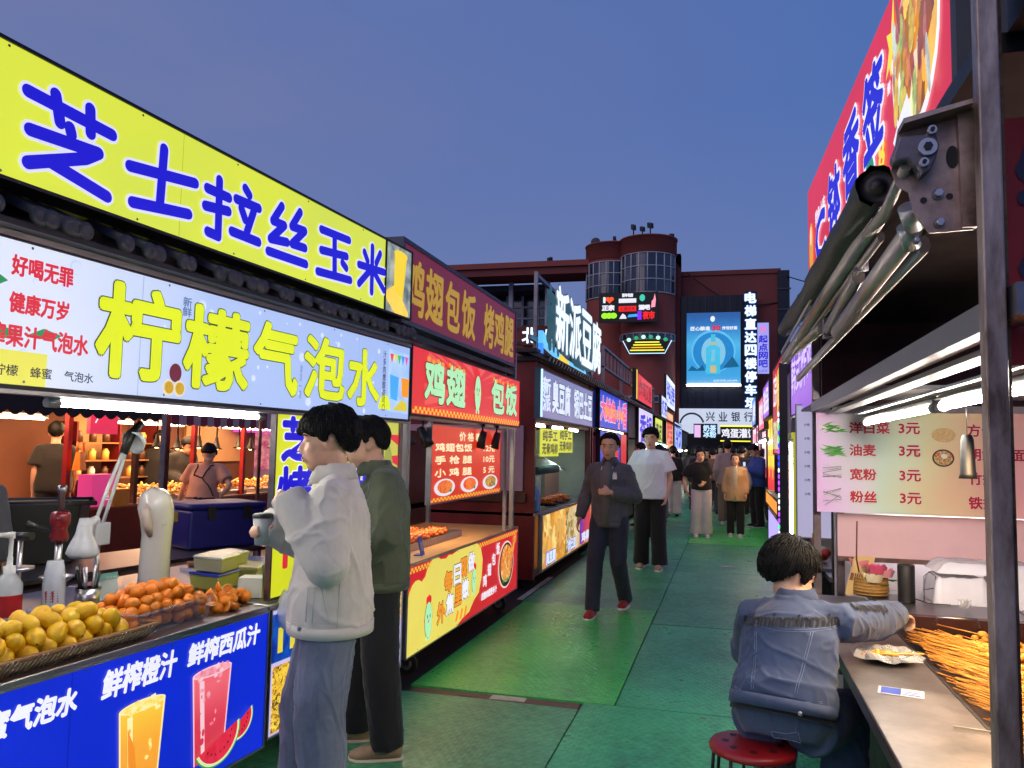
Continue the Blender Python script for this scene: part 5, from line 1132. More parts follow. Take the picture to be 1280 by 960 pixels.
# warm food heaps on that counter
FR = food('fried_gold', [(240, 190, 90), (225, 150, 50), (250, 215, 140), (200, 110, 40)], 18, 0, .4)
for k, (y, w) in enumerate(((8.9, .9), (10.1, 1.2), (11.6, 1.3))):
    t = thing('fried_snack_heap', ['near', 'middle', 'far'][k]+' heap of golden fried snacks under the cone lamps', 'fried snacks', (OX-.35, y, .79)); rs = random.Random(k+20)
    MB().box(-.3, .3, -w/2, w/2, 0, .06).build('tray', STEEL, t); m = MB()
    for q in range(150):
        x, yy = rs.uniform(-.28, .28), rs.uniform(-w/2+.03, w/2-.03); z = .06+rs.uniform(0, .12); a, b_ = rs.uniform(-.05, .05), rs.uniform(-.05, .05); m.tube([(x-a, yy-b_, z), (x+a, yy+b_, z+rs.uniform(0, .06))], .014, 5)
    m.build('snack', FR, t)['kind'] = 'stuff'
mk = lambda nm, lb, cat, loc, dims, m_, rz=0: tag(MB().box(-dims[0]/2, dims[0]/2, -dims[1]/2, dims[1]/2, 0, dims[2]).build(nm, m_, None, .01, loc), lb, cat)
k_ = thing('lit_menu_panel', 'pinkish red lit panel behind the red post in the next aisle', 'sign', (OX+.05, 7.45, 1.62), R(90)); MB().box(0, .42, 0, .05, 0, .24).build('panel', em('pink_red_film', (225, 50, 90), .9), k_)
text('7', .05, .14, .12, .22, k_, WHITE_E)
k_ = thing('lit_menu_panel', 'pink lit box standing on the red counter by the post', 'sign', (OX+.08, 7.5, .80), R(90)); MB().box(0, .36, 0, .2, 0, .36).build('panel', em('hot_pink_film', (215, 60, 130), .8), k_)
text('串', .2, .32, .05, .17, k_, WHITE_E)
k_ = thing('carton', 'yellow carton on the red counter in front of the pink box', 'carton', (OX+.15, 7.75, .79), R(90)); MB().box(0, .26, 0, .16, 0, .2).build('carton', mat('carton_yellow', (220, 150, 50), .6), k_, .005)
k_ = thing('orange_bag', 'orange shopping bag hung on the red post', 'bag', (OX+.12, 7.25, 1.22), R(90)); MB().tube([(0, 0, 0), (0, 0, .2)], [(.16, .07), (.13, .04)], 4, side=(1, 1, 0), sm=False).build('bag', mat('bag_orange', (225, 120, 20), .6), k_); MB().tube([(-.05, 0, .2), (-.04, 0, .3), (.04, 0, .3), (.05, 0, .2)], .012, 6).build('handle', mat('bag_orange', (0,0,0)), k_)
k_ = thing('magenta_light_sign', 'magenta lit strip sign in the distance under the striped awning', 'sign', (OX-2.0, 13.2, 1.75), R(60)); MB().box(0, 2.4, 0, .08, 0, .22).build('panel', em('magenta_film2', (220, 60, 190), 1.1), k_)
text('美食广场', .1, 2.2, .03, .19, k_, WHITE_E, bold=.008)
# pale background wall with pictures in the far part of the next aisle
k_ = thing('pink_shop', 'pale pink lit shop front closing the next aisle', 'shop front', (-10.5, 14.8, 0), R(20)); MB().box(-2.0, 7, 0, .2, 0, 2.3).build('wall', em('pink_white_wall', (205, 150, 160), .55, c2=(150, 100, 120), vscale=1.6), k_)
for q in range(7): MB().box(-1.6+q*1.1, -.9+q*1.1, -.06, 0, 1.0, 1.9).build('picture_panel', em('picture_%d' % q, [(230, 120, 60), (240, 225, 220), (190, 60, 100), (245, 215, 150), (220, 190, 220), (200, 90, 60), (235, 230, 235)][q], .8, c2=[(200, 80, 40), (180, 160, 190), (240, 160, 160), (200, 120, 60), (150, 110, 170), (240, 180, 90), (190, 170, 190)][q], vscale=9), k_)
for q in range(3): tube_lamp(['left', 'middle', 'right'][q]+' ceiling tube in the far part of the next aisle', (-9.0+q*1.9, 12.6, 1.95), (-7.6+q*1.9, 13.2, 1.95), mt=TUBEF, r=.02)
# hanging clothes and pots seen near the yellow menu panel
for k, (y, x, c, h, lb) in enumerate(((8.2, -4.55, (40, 52, 80), .5, 'dark blue apron hanging behind the drinks stall'), (7.7, -4.2, (190, 196, 200), .42, 'pale grey cloth hanging beside the blue apron'))):
    t = thing('hanging_cloth', lb, 'cloth', (x, y, 1.12), R(50)); m = MB(); vs = []; fs = []
    for j in range(9):
        for i in range(13): vs.append((-.1+.2*i/12*(1+.1*j/8), .025*math.sin(i*1.6+j*.4), h*j/8))
    for j in range(8):
        for i in range(12): q = j*13+i; fs.append((q, q+1, q+14, q+13))
    m.add(vs, fs, 0, True); o = m.build('cloth', mat('cloth_%d' % c[0], c, .9, 0, .2, 8), t); s_ = o.modifiers.new('thick', 'SOLIDIFY'); s_.thickness = .006
    MB().cyl((0, 0, h), (0, 0, h+.3), .004, seg=6).build('cord', BLACK, t)
rk = thing('hanging_rail', 'steel rail for hanging cloths behind the drinks stall', 'rail', (-4.4, 7.95, 1.9), R(50)); MB().box(-.6, .6, -.01, .01, 0, .02).build('rail', DSTEEL, rk); MB().box(-.6, -.57, -.015, .015, -1.9, 0).box(.57, .6, -.015, .015, -1.9, 0).build('post', DSTEEL, rk)

for k, y in enumerate((5.6, 8.0, 10.6)): tube_lamp(['near', 'middle', 'far'][k]+' added warm tube lamp along the counter of the next aisle', (OX-.5, y, 1.78), (OX-.5, y+1.8, 1.78), mt=em('added_aisle_tube', (255, 214, 160), 30., vary=.01), r=.016)  # warm tubes added to brighten the next aisle
# ================================================================== RIGHT STALL (skewer hot pot)
WORN = mat('worn_counter_steel', (150, 142, 140), .34, .85, .3, 3.5, .12, 30, c2=(104, 98, 98))
rt = thing('market_stall', 'steel framed skewer stall at the right with long counter and awning', 'market stall', (0, 0, 0))
MB().box(.43, .745, .9, 4.95, .735, .75).build('countertop', WORN, rt, .004); MB().box(.43, .745, .9, 4.95, .70, .735).build('counter_lip', DSTEEL, rt)
MB().box(1.36, 2.2, .9, 4.95, .735, .75).build('countertop', STEEL, rt); MB().box(.745, 1.36, 4.16, 4.95, .76, .80).build('countertop', STEEL, rt)
MB().box(.74, 1.36, 4.10, 4.16, .70, .815).build('tray_rim', mat('brown_steel', (0,0,0)), rt); MB().box(.745, 1.36, .9, 4.10, .64, .66).build('tray_floor', DSTEEL, rt)
MB().box(.735, .745, .9, 4.1, .66, .753).build('tray_edge', BLACK, rt)
MB().box(.62, 2.2, .9, 4.9, .05, .63).build('counter_body', BLACK, rt)
# near post: square tube, slightly leaning as in the photograph
m = MB(); top = Vector((.4475, 1.55, 3.1)); bot = Vector((.4475, 1.55, 0)); m.tube([bot, top], .0245, 4, side=(1, 1, 0), sm=False)
m.build('post', mat('scuffed_post_steel', (176, 160, 158), .38, .5, .45, 16, .3, 60, c2=(98, 78, 70), stretch=(1, 1, .3)), rt, .003)
MB().box(.452, .482, 1.575, 1.60, .75, 2.9).build('rear_post', mat('rusty_steel', (120, 96, 78), .55, .6, .5, 12, .4, 50, c2=(60, 38, 28)), rt)
for x, y in ((.50, 4.98), (.63, 5.02), (2.1, 4.98), (2.1, 1.5)): MB().box(x-.02, x+.02, y-.02, y+.02, 0 if x > 1 else .3, 2.4).build('post', DSTEEL, rt)
MB().box(.47, .52, 1.5, 4.95, 1.79, 1.845).build('eave_beam', mat('galvanised', (130, 130, 140), .35, .9, .3, 6), rt)
MB().box(.545, .60, 1.5, 4.95, 1.775, 1.79).build('eave_flange', ALU, rt)
MB().box(.52, 2.1, 1.52, 1.56, 2.25, 2.31).build('cross_beam', mat('lilac_steel', (110, 100, 124), .4, .6, .2, 6), rt); MB().box(.5, 2.1, 1.50, 1.6, 2.33, 2.42).build('cross_beam', DARK, rt)
MB().box(.46, 2.1, 1.62, 4.98, 2.30, 2.34).build('roof', BLACK, rt)
MB().box(.53, 2.1, 4.93, 4.97, 1.83, 2.30).build('end_fascia', mat('dusky_red_board', (70, 28, 34), .35, .2, .5, 1.6, c2=(38, 24, 28)), rt)
MB().box(.60, 2.1, 4.90, 4.925, .98, 1.215).build('pink_panel', mat('dusty_pink', (226, 186, 192), .5, 0, .12, 2), rt)
MB().box(.60, 2.1, 4.885, 4.93, .955, .98).build('pink_panel_edge', mat('scratched_edge', (120, 96, 92), .4, .5, .4, 20), rt)
MB().box(.62, 2.2, 5.20, 5.24, .1, 1.9).build('back_wall', mat('pale_back', (190, 180, 190), .5, 0, .1), rt)
MB().box(.56, 2.1, 4.1, 4.9, 1.86, 1.88).build('ceiling_panel', ALU, rt)
MB().box(.67, .75, 1.6, 4.7, 1.765, 1.775).build('lamp_reflector', mat('white_reflector', (215, 215, 220), .3), rt)
tube_lamp('near tube lamp hanging along the right stall beyond the near post', (.71, 1.7, 1.72), (.71, 3.05, 1.72), mt=em('bright_tube', (255, 244, 228), 115., vary=.01), r=.013, group='tube lamps of the skewer stall'); tube_lamp('far tube lamp hanging along the right stall by the menu board', (.71, 3.1, 1.72), (.71, 4.6, 1.72), mt=em('bright_tube', (0,0,0)), r=.013, group='tube lamps of the skewer stall')
tube_lamp('tube lamp behind the pink panel over the plastic boxes', (.8, 5.08, 1.12), (1.9, 5.08, 1.12), mt=TUBE, r=.012)
# menu board
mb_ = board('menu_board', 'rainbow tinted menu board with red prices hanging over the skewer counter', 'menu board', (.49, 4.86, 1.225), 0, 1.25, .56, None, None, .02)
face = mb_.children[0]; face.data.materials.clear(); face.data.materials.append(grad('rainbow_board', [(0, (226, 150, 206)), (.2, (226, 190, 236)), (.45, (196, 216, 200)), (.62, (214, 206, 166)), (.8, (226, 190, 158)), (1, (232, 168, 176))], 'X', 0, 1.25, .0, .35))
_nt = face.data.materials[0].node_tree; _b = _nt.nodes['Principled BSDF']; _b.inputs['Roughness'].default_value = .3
RT = mat('crimson_print', (178, 22, 48), .4, 0, .05); WT = mat('white_edge_print', (226, 214, 218), .4, 0, .03)
def tm(b_, x0, x1, z0, z1): return text(b_, x0, x1, z0, z1, mb_, RT, y=-.003, bold=.0022, outline=WT, ow=.002)
for i, (a, nch) in enumerate((('洋白菜', 3), ('油麦', 2), ('宽粉', 2), ('粉丝', 2))):
    z = .455-.125*i-.01*(i > 1); tm(a, .175, .175+.073*nch-.012, z-.01, z+.052); tm('3元', .43, .535, z-.01, z+.05)
for i, (a, x1) in enumerate((('方便面', .98), ('朝鲜冷面', 1.05), ('竹签', .905), ('铁签', .905))):
    z = .445-.13*i; tm(a, .77, x1, z-.01, z+.055)
for i, (a, z) in enumerate((('10元', .30), ('1元一串', .165), ('2元一串', .035))): tm(a, 1.08, 1.235, z, z+.05)
LEAF = [mat('leaf_print_%d' % k, c, .5, 0, .2, 30) for k, c in enumerate(((60, 160, 50), (110, 190, 70), (40, 130, 40)))]
rs = random.Random(6)
for row in (0, 1):
    for k in range(22):
        cx, cz = .085+rs.uniform(-.05, .05), (.475 if row == 0 else .345)+rs.uniform(-.022, .022); a = rs.uniform(-.5, .5); l = rs.uniform(.02, .05)
        flat([(cx-l*math.cos(a), cz-l*math.sin(a)), (cx, cz+.006), (cx+l*math.cos(a), cz+l*math.sin(a)), (cx, cz-.006)], mb_, LEAF[rs.randrange(3)] if rs.random() > .2 or row else WT, -.003-.0003*k, 'leaf_print')
for row in (2, 3):
    for k in range(12):
        cz = (.225 if row == 2 else .09)+rs.uniform(-.03, .03); a = rs.uniform(-.25, .25) if row == 2 else rs.uniform(-.7, .7); dx, dz = .05*math.cos(a), .05*math.sin(a); flat([(.08-dx, cz-dz), (.08+dx, cz+dz), (.08+dx, cz+dz+.003), (.08-dx, cz-dz+.003)], mb_, mat('noodle_print', (205, 205, 210), .4) if k % 2 else mat('noodle_shadow_print', (120, 112, 130), .4), -.003-.0003*k, 'noodle_print')
disc(.655, .44, .06, .04, mb_, food('cracker_print', [(206, 168, 120), (190, 150, 100), (220, 186, 140)], 60), -.003)
disc(.65, .315, .055, .048, mb_, mat('bowl_dark_print', (70, 40, 36), .4), -.003); disc(.65, .315, .047, .04, mb_, food('bibimbap_print', [(200, 60, 40), (110, 170, 60), (230, 200, 160), (170, 60, 60)], 45), -.004); disc(.655, .325, .016, .013, mb_, WT, -.0045)
hc = thing('spot_lamp', 'black spot lamp hanging in front of the menu board by the near post', 'spot lamp', (.96, 3.7, 1.46)); m = MB(); m.lathe([(.018, .18), (.024, .16), (.03, .02), (.036, 0), (.032, 0), (.024, .03)], seg=16); m.build('shade', BLACK, hc); MB().lathe([(0, .02), (.024, .02)], seg=12).build('bulb', em('warm_bulb', (255, 215, 160), 40.), hc); MB().cyl((0, 0, .18), (0, 0, .36), .002, seg=5).build('wire', DSTEEL, hc)
# red side banner at the far right
rb = thing('red_side_banner', 'red cloth banner with dark letters right of the near post', 'banner', (.50, 1.66, 1.72)); MB().box(0, .9, 0, .01, 0, .47).build('banner', mat('banner_red', (140, 20, 38), .6, 0, .15, 2), rb)
text('钵\n钵', .03, .16, .05, .42, rb, mat('banner_navy', (24, 30, 70), .5), bold=.008, y=-.003)
# awning hardware
ah = thing('folding_awning', 'retractable awning with metal bracket, folded arms and dark rolled tarp', 'awning', (0, 0, 0))
PLT = mat('brushed_plate', (196, 172, 164), .42, .6, .3, 8, .15, 30, c2=(120, 96, 92))
def pp(px, py, Y=1.62): return (.30+(px-1110)*.00133, Y, 2.11-(py-200)*.00166)
out = [(1122, 163), (1213, 146), (1216, 285), (1160, 287), (1140, 262), (1134, 238), (1120, 231), (1112, 212)]
MB().poly([pp(*q) for q in out], (0, .006, 0)).build('bracket_plate', PLT, ah)
MB().poly([pp(1122, 163), pp(1213, 146), pp(1213, 151), pp(1122, 169)], (0, -.05, 0)).build('bracket_flange', PLT, ah)
MB().poly([pp(1196, 152), pp(1216, 150), pp(1218, 284), pp(1200, 284)], (0, -.015, 0)).build('bracket_fold', PLT, ah)
def pd(px, py, r, nm, mt, d=.004, seg=18, rz_=None):
    c = Vector(pp(px, py)); MB().cyl(c+Vector((0, -.0005, 0)), c+Vector((0, -d, 0)), r, seg=seg).build(nm, mt, ah)
m = MB(); c = Vector(pp(1191, 201)); m.poly([(c.x+.011*math.cos(6.283*k/20), c.y-.001, c.z+.022*math.sin(6.283*k/20)) for k in range(20)]); m.build('bracket_hole', BLACK, ah)
for a in ((1153, 249), (1186, 246), (1214, 168)): pd(a[0], a[1], .006, 'bracket_hole', BLACK, .0015)
for a in ((1171, 243, .011), (1172, 276, .010), (1142, 296, .006)): pd(a[0], a[1], a[2], 'washer', DSTEEL, .004); pd(a[0], a[1], a[2]*.65, 'bolt', STEEL, .016, 6)
CAST = mat('cast_grey', (110, 104, 120), .45, .4, .3, 14, .3, 60)
MB().poly([(p[0], 1.615, p[2]) for p in (pp(1118, 181), pp(1150, 181), pp(1158, 176), pp(1164, 180), pp(1168, 194), pp(1164, 208), pp(1156, 222), pp(1144, 228), pp(1140, 217), pp(1128, 208), pp(1110, 210), pp(1108, 203))], (0, -.035, 0)).build('hinge_casting', CAST, ah, .004)
for a in ((1152, 197, .016), (1158, 178, .008), (1147, 214, .008)): c = Vector(pp(a[0], a[1])); MB().cyl(c+Vector((0, -.035, 0)), c+Vector((0, -.05, 0)), a[2], seg=16).build('bolt', STEEL, ah); MB().cyl(c+Vector((0, -.05, 0)), c+Vector((0, -.054, 0)), a[2]*.5, seg=6).build('bolt', BLACK, ah)
ARM = mat('arm_metal', (180, 168, 164), .38, .6, .3, 8, .1, 30, stretch=(1, .1, 1), c2=(104, 92, 92))
m = MB(); m.tube([pp(1128, 212, 1.6), pp(1120, 240, 1.75), (.325, 2.05, 2.08)], [.011, .012, .013], 8); m.build('link_rod', ARM, ah)
MB().tube([(.33, 1.90, 2.09), (.33, 4.3, 2.10), (.335, 5.0, 2.12)], [(.020, .030)]*3, 12, side=(1, 0, 0)).build('front_arm', ARM, ah); MB().tube([(.345, 1.98, 2.055), (.345, 5.0, 2.09)], [(.008, .014)]*2, 8, side=(1, 0, 0)).build('front_rail', ARM, ah)
MB().tube([(.31, 2.1, 2.135), (.315, 5.0, 2.15)], [(.006, .010)]*2, 8, side=(1, 0, 0)).build('edge_bead', STEEL, ah)
MB().tube([(.352, 1.70, 1.99), (.352, 2.82, 1.955)], [(.020, .026)]*2, 12, side=(1, 0, 0)).build('lower_arm', ARM, ah); MB().tube([(.385, 1.75, 1.975), (.39, 4.8, 1.975)], [(.012, .020)]*2, 8, side=(1, 0, 0)).build('lower_rail', ARM, ah)
MB().tube([(.352, 2.36, 2.045), (.36, 3.12, 2.01)], [(.018, .024)]*2, 12, side=(1, 0, 0)).build('middle_arm', ARM, ah)
m = MB(); m.lathe([(0, -.02), (.019, -.02), (.019, .012), (.014, .016), (.014, .028), (0, .028)], seg=14, T=Matrix.Translation((.350, 2.30, 2.065))); m.build('elbow_joint', CAST, ah)
for k, (x, y, z) in enumerate(((.343, 1.66, 2.01), (.346, 1.70, 1.982))): MB().cyl((x-.008, y-.016, z+.016), (x+.010, y+.016, z-.018), .019-.002*k, seg=16).build('collar', ALU, ah)
MB().tube([(.35, 3.2, 2.03), (.35, 5.4, 2.14)], .020, 10).build('end_rail', ARM, ah); MB().box(.345, .40, 3.12, 3.18, 1.98, 2.05).build('end_hinge', CAST, ah)
# rolled tarp: irregular dark roll with sag
TARP = mat('dark_tarp', (42, 48, 42), .55, 0, .35, 9, .5, 30, c2=(22, 26, 24))
m = MB(); vs = []; fs = []; nj, nk = 40, 20
for j in range(nj):
    t = j/(nj-1); y = 1.80+t*3.3; cx = .308+.03*t; cz = 2.118+.185*t-.02*math.sin(t*3.1); 
    for k in range(nk):
        a = 6.283*k/nk; r = .040+.010*noise.noise(Vector((math.cos(a)*1.5, t*9, math.sin(a)*1.5)))+.006*noise.noise(Vector((a*3, t*40, 0)))
        vs.append((cx+r*1.0*math.cos(a), y, cz+r*1.15*math.sin(a)))
for j in range(nj-1):
    for k in range(nk): k2 = (k+1) % nk; fs.append((j*nk+k, j*nk+k2, (j+1)*nk+k2, (j+1)*nk+k))
m.add(vs, fs, 0, True); m.build('rolled_tarp', TARP, ah)
m = MB(); vs = []; fs = []
for j in range(nj):
    t = j/(nj-1); y = 1.9+t*3.2
    for k in range(7): vs.append((.315+.025*k+.006*noise.noise(Vector((k, t*12, 1))), y, 2.165+.17*t+.006*k+.012*noise.noise(Vector((k*.7, t*10, 5)))))
for j in range(nj-1):
    for k in range(6): q = j*7+k; fs.append((q, q+1, q+8, q+7))
m.add(vs, fs, 0, True); o = m.build('tarp_sheet', TARP, ah); o.modifiers.new('thick', 'SOLIDIFY').thickness = .006
MB().lathe([(.036, 0), (.034, -.004), (.016, -.004), (.014, .004), (0, .004)], seg=20, T=Matrix.Translation((.308, 1.80, 2.118))@Matrix.Rotation(R(90), 4, 'X')).build('roll_end_cap', BLACK, ah)
# big red sign on top: writing runs from far to near
rsn = board('skewer_sign', 'tall red lit sign with blue white edged characters and a food bowl picture', 'sign', (.43, 4.57, 2.32), R(-90+2), 2.56, .66, em('sign_red_film', (214, 38, 60), 1., c2=(202, 32, 56), vscale=1.), None, .10)
rsn.rotation_euler = (R(0), 0, R(-90+2))
rsn.location = (.43, 4.57, 2.32)
MB().box(2.56, 2.60, -.01, .16, -.02, .70).build('end_cap', mat('grey_end', (70, 70, 74), .5), rsn); MB().box(0, 2.56, .10, .16, -.02, .70).build('rear_box', DARK, rsn)
MB().box(0, 2.58, -.006, .14, -.03, .0).build('bottom_rail', DARK, rsn)
zo = 2.32
for ch, a, b_, c, d in (('签', 1.53, 1.84, 2.585, 2.875), ('香', 1.12, 1.44, 2.58, 2.865), ('钵', .72, 1.03, 2.535, 2.80), ('C', .32, .62, 2.50, 2.72)):
    text(ch, a, b_, c-zo, d-zo, rsn, BLU_E, bold=.013, outline=WHITE_E, ow=.014, y=-.004)
text('特色小吃', .30, .62, .38, .46, rsn, WHITE_E, bold=.002); disc(.14, .30, .07, .15, rsn, em('ochre_print', (220, 160, 50), 1., sample=False), -.004); disc(.14, .38, .03, .05, rsn, em('cream_print', (0,0,0)), -.006)
flat([(1.88, .42), (1.93, .50), (1.90, .56), (1.96, .54), (2.0, .66), (2.0, .52), (2.03, .50), (1.98, .47), (1.95, .40), (1.93, .44)], rsn, YEL_E, -.004, 'star_print')
for i, ch in enumerate('鲜香不腻'): text(ch, 1.90+.055*i, 1.94+.055*i, .36+.045*i, .40+.045*i, rsn, WHITE_E, bold=.002)
disc(1.62, .20, .09, .08, rsn, WHITE_E, -.004); disc(1.62, .20, .075, .068, rsn, em('leaf_emblem_print', (40, 140, 100), 1., sample=False), -.006); text('8', 1.76, 1.84, .16, .26, rsn, YEL_E, bold=.006)
text('冷锅', 1.30, 1.5, .14, .22, rsn, WHITE_E, bold=.004)
disc(2.21, .36, .25, .245, rsn, WHITE_E, -.003); disc(2.21, .37, .235, .225, rsn, food('hot_pot_print', [(190, 110, 60), (235, 190, 80), (225, 220, 190), (160, 90, 60), (90, 60, 40), (230, 160, 60)], 9, .95), -.005)
rs = random.Random(9)
for k in range(26):
    cx, cz = 2.21+rs.uniform(-.17, .17), .37+rs.uniform(-.17, .17); a = rs.uniform(1.2, 1.9); l, w = rs.uniform(.05, .09), rs.uniform(.015, .03)
    c = [(170, 90, 70), (240, 200, 80), (225, 230, 215), (190, 210, 110), (235, 150, 50), (200, 120, 110)][k % 6]
    pts = [(cx+l*math.cos(a)*math.cos(t)-w*math.sin(a)*math.sin(t), cz+l*math.sin(a)*math.cos(t)+w*math.cos(a)*math.sin(t)) for t in [6.283*q/12 for q in range(12)]]
    flat(pts, rsn, em('pot_piece_%d' % (k % 6), c, .95, c2=tuple(int(v*.75) for v in c), vscale=25, sample=False), -.007-.0004*k, 'food_print')
flat([(2.03, .16), (2.10, .10), (2.22, .12), (2.24, .17), (2.2, .24), (2.1, .2)], rsn, WHITE_E, -.02)
# ------------------------------------------------- counter things on the right
SKW = mat('bamboo', (248, 186, 86), .42, 0, .25, 9, stretch=(1, 1, 1), c2=(232, 142, 44)); SKF = food('stewed_food', [(240, 140, 30), (250, 172, 60), (226, 112, 24), (255, 200, 90)], 70, 0, .22)
protos = []
for v in range(4):
    t = thing('skewer', 'bamboo skewer with stewed bites lying among the fanned skewers', 'skewer', (0,0,0), 0, 'bamboo skewers fanned on the right counter')
    MB().cyl((0, 0, 0), (.36, 0, 0), .0021, seg=5).build('stick', SKW, t); m = MB(); rr = random.Random(v)
    for q in range(4):
        x = .25+.03*q
        if v % 2: m.ell((x, 0, 0), (.017, .015, .014), u=8, w=6)
        else: m.tube([(x-.012, 0, -.002), (x, .004, .003), (x+.012, 0, -.002)], [(.010, .006), (.019, .008), (.010, .006)], 7)
    m.build('bite', SKF, t); protos.append(t)
rs = random.Random(12); cnt = 0
for k in range(290):
    row = k/290; y = 4.05-row*2.5+rs.uniform(-.05, .05); p = protos[k] if k < 4 else copy_tree(protos[k % 4])
    x = .765+rs.uniform(-.03, .06)+(.1 if k % 3 == 0 else 0); z = .752+rs.uniform(.0, .04)+(.02 if k % 3 == 0 else 0)
    p.location = (x, y, z); p.rotation_euler = (rs.uniform(0, 6.28) if k >= 0 else 0, rs.uniform(.02, .12), R(-42+rs.uniform(-14, 14)))
# heap of stewed food in the tray (nobody could count it)
m = MB(); rs = random.Random(31)
for k in range(900):
    x = rs.uniform(.9, 1.34); y = rs.uniform(1.3, 4.05); z = .70+.05*noise.noise(Vector((x*5, y*4, 0)))+rs.uniform(.0, .05)
    r = rs.uniform(.014, .024); m.ell((x, y, z), (r, r*rs.uniform(.6, 1), r*.8), u=7, w=5)
o = m.build('stewed_food_heap', SKF); tag(o, 'heap of glossy orange stewed bites filling the counter tray', 'food', kind='stuff')
m = MB(); rs = random.Random(91)
for k in range(620):
    y = rs.uniform(1.0, 4.0); x = .80+rs.uniform(-.04, .30); z = .735+rs.uniform(0, .04); a = R(-42+rs.uniform(-13, 13)); l = rs.uniform(.28, .36); m.tube([(x, y, z), (x+l*math.cos(a), y+l*math.sin(a), z-rs.uniform(.0, .03))], .0019, 4)
tag(m.build('skewer_pile', SKW), 'dense lower layer of bamboo skewers filling the tray under the fanned ones', 'skewers', kind='stuff')
hb = thing('tray_handle', 'bent steel tray handle standing in the stewed food', 'handle', (.98, 4.0, .80)); MB().tube([(-.09, 0, 0), (-.08, 0, .035), (.08, 0, .035), (.09, 0, 0)], .006, 8).build('handle', DSTEEL, hb)
for k, (x, y, lb) in enumerate(((.60, 3.47, 'near plastic wrapped plate with a chopstick on the steel counter'), (.57, 4.05, 'far plastic wrapped plate on the steel counter beside the seated person'))):
    t = thing('wrapped_plate', lb, 'plate', (x, y, .751), R(15*k)); MB().lathe([(0, .006), (.07, .006), (.10, .022), (.098, .026), (.07, .012), (0, .011)], seg=24).build('plate', BLACK if k == 0 else DARK, t)
    m = MB(); rr = random.Random(k+50); n = 28
    rings = [[(r*(1+.12*rr.uniform(-1, 1))*math.cos(6.283*q/n), r*(1+.12*rr.uniform(-1, 1))*math.sin(6.283*q/n), z+rr.uniform(-.006, .006)) for q in range(n)] for r, z in ((.02, .03), (.05, .022), (.08, .026), (.105, .038), (.13, .022))]
    m.add([p for r_ in rings for p in r_], [(j*n+q, j*n+(q+1) % n, (j+1)*n+(q+1) % n, (j+1)*n+q) for j in range(4) for q in range(n)], 0, False); m.build('plastic_wrap', mat('film_wrap', (220, 222, 226), .1, 0, .05, 8, alpha=.35), t)
    m = MB()
    for q in range(6): m.ell((rr.uniform(-.05, .05), rr.uniform(-.04, .04), .03), (.018, .014, .01), u=8, w=5)
    m.build('bite', SKF, t); MB().cyl((-.10, -.05, .03), (.13, .0, .036), .004, seg=6).build('chopstick', SKW, t)
    if k: MB().cyl((-.11, .02, .035), (.12, -.03, .036), .004, seg=6).build('chopstick', SKW, t)
cd_ = thing('payment_card', 'flat white and blue payment card lying on the right steel counter', 'card', (.565, 3.03, .7515), R(-12)); MB().box(-.07, .07, -.045, .045, 0, .0012).build('card', WHITEP, cd_); MB().box(-.062, -.0, -.038, .038, .0013, .002).build('card_field', mat('card_blue', (45, 75, 185)), cd_)
MB().box(.01, .06, .005, .012, .0013, .0018).box(.01, .055, -.012, -.006, .0013, .0018).box(.005, .062, -.032, -.022, .0013, .0018).build('printed_line', mat('card_blue', (0,0,0)), cd_)
o = thing('loose_stick', 'single pale stick lying across the counter edge near the post', 'stick', (.70, 2.68, .757), R(-10)); MB().cyl((-.06, 0, 0), (.06, 0, 0), .003, seg=6).build('stick', mat('pale_bamboo', (230, 210, 170), .5), o)
# basket with paper packets and roses
bw = thing('straw_basket', 'round straw basket behind the seated person holding paper packets', 'basket', (.74, 4.72, .801)); MB().lathe([(0, 0), (.075, 0), (.09, .03), (.085, .1), (.08, .1)], seg=24).build('basket', mat('straw', (170, 130, 66), .7, 0, .3, 30, .8, 90), bw)
for k in range(6): MB().tube([((.088+.003*math.sin(k))*math.cos(a), .088*math.sin(a), .012+.016*k) for a in [6.283*q/20 for q in range(21)]], .004, 5).build('straw_ring', mat('straw', (0,0,0)), bw)
pk_ = None
for k in range(8):
    lb = 'paper chopstick packet leaning in a row beside the straw basket'; loc = (.62+.012*k, 4.70+.004*k, .80)
    if pk_ is None: pk_ = thing('paper_packet', lb, 'packet', loc, 0, 'paper chopstick packets'); MB().box(-.012, .012, -.003, .003, 0, .21, T=Matrix.Rotation(R(14), 4, 'Y')).build('packet', mat('kraft_paper', (206, 176, 120), .7, 0, .1), pk_); MB().box(-.008, .008, -.004, -.003, .08, .12, T=Matrix.Rotation(R(14), 4, 'Y')).build('printed_mark', mat('brown_mark', (120, 80, 50), .6), pk_)
    else: copy_tree(pk_, loc, R(rs.uniform(-8, 8)))
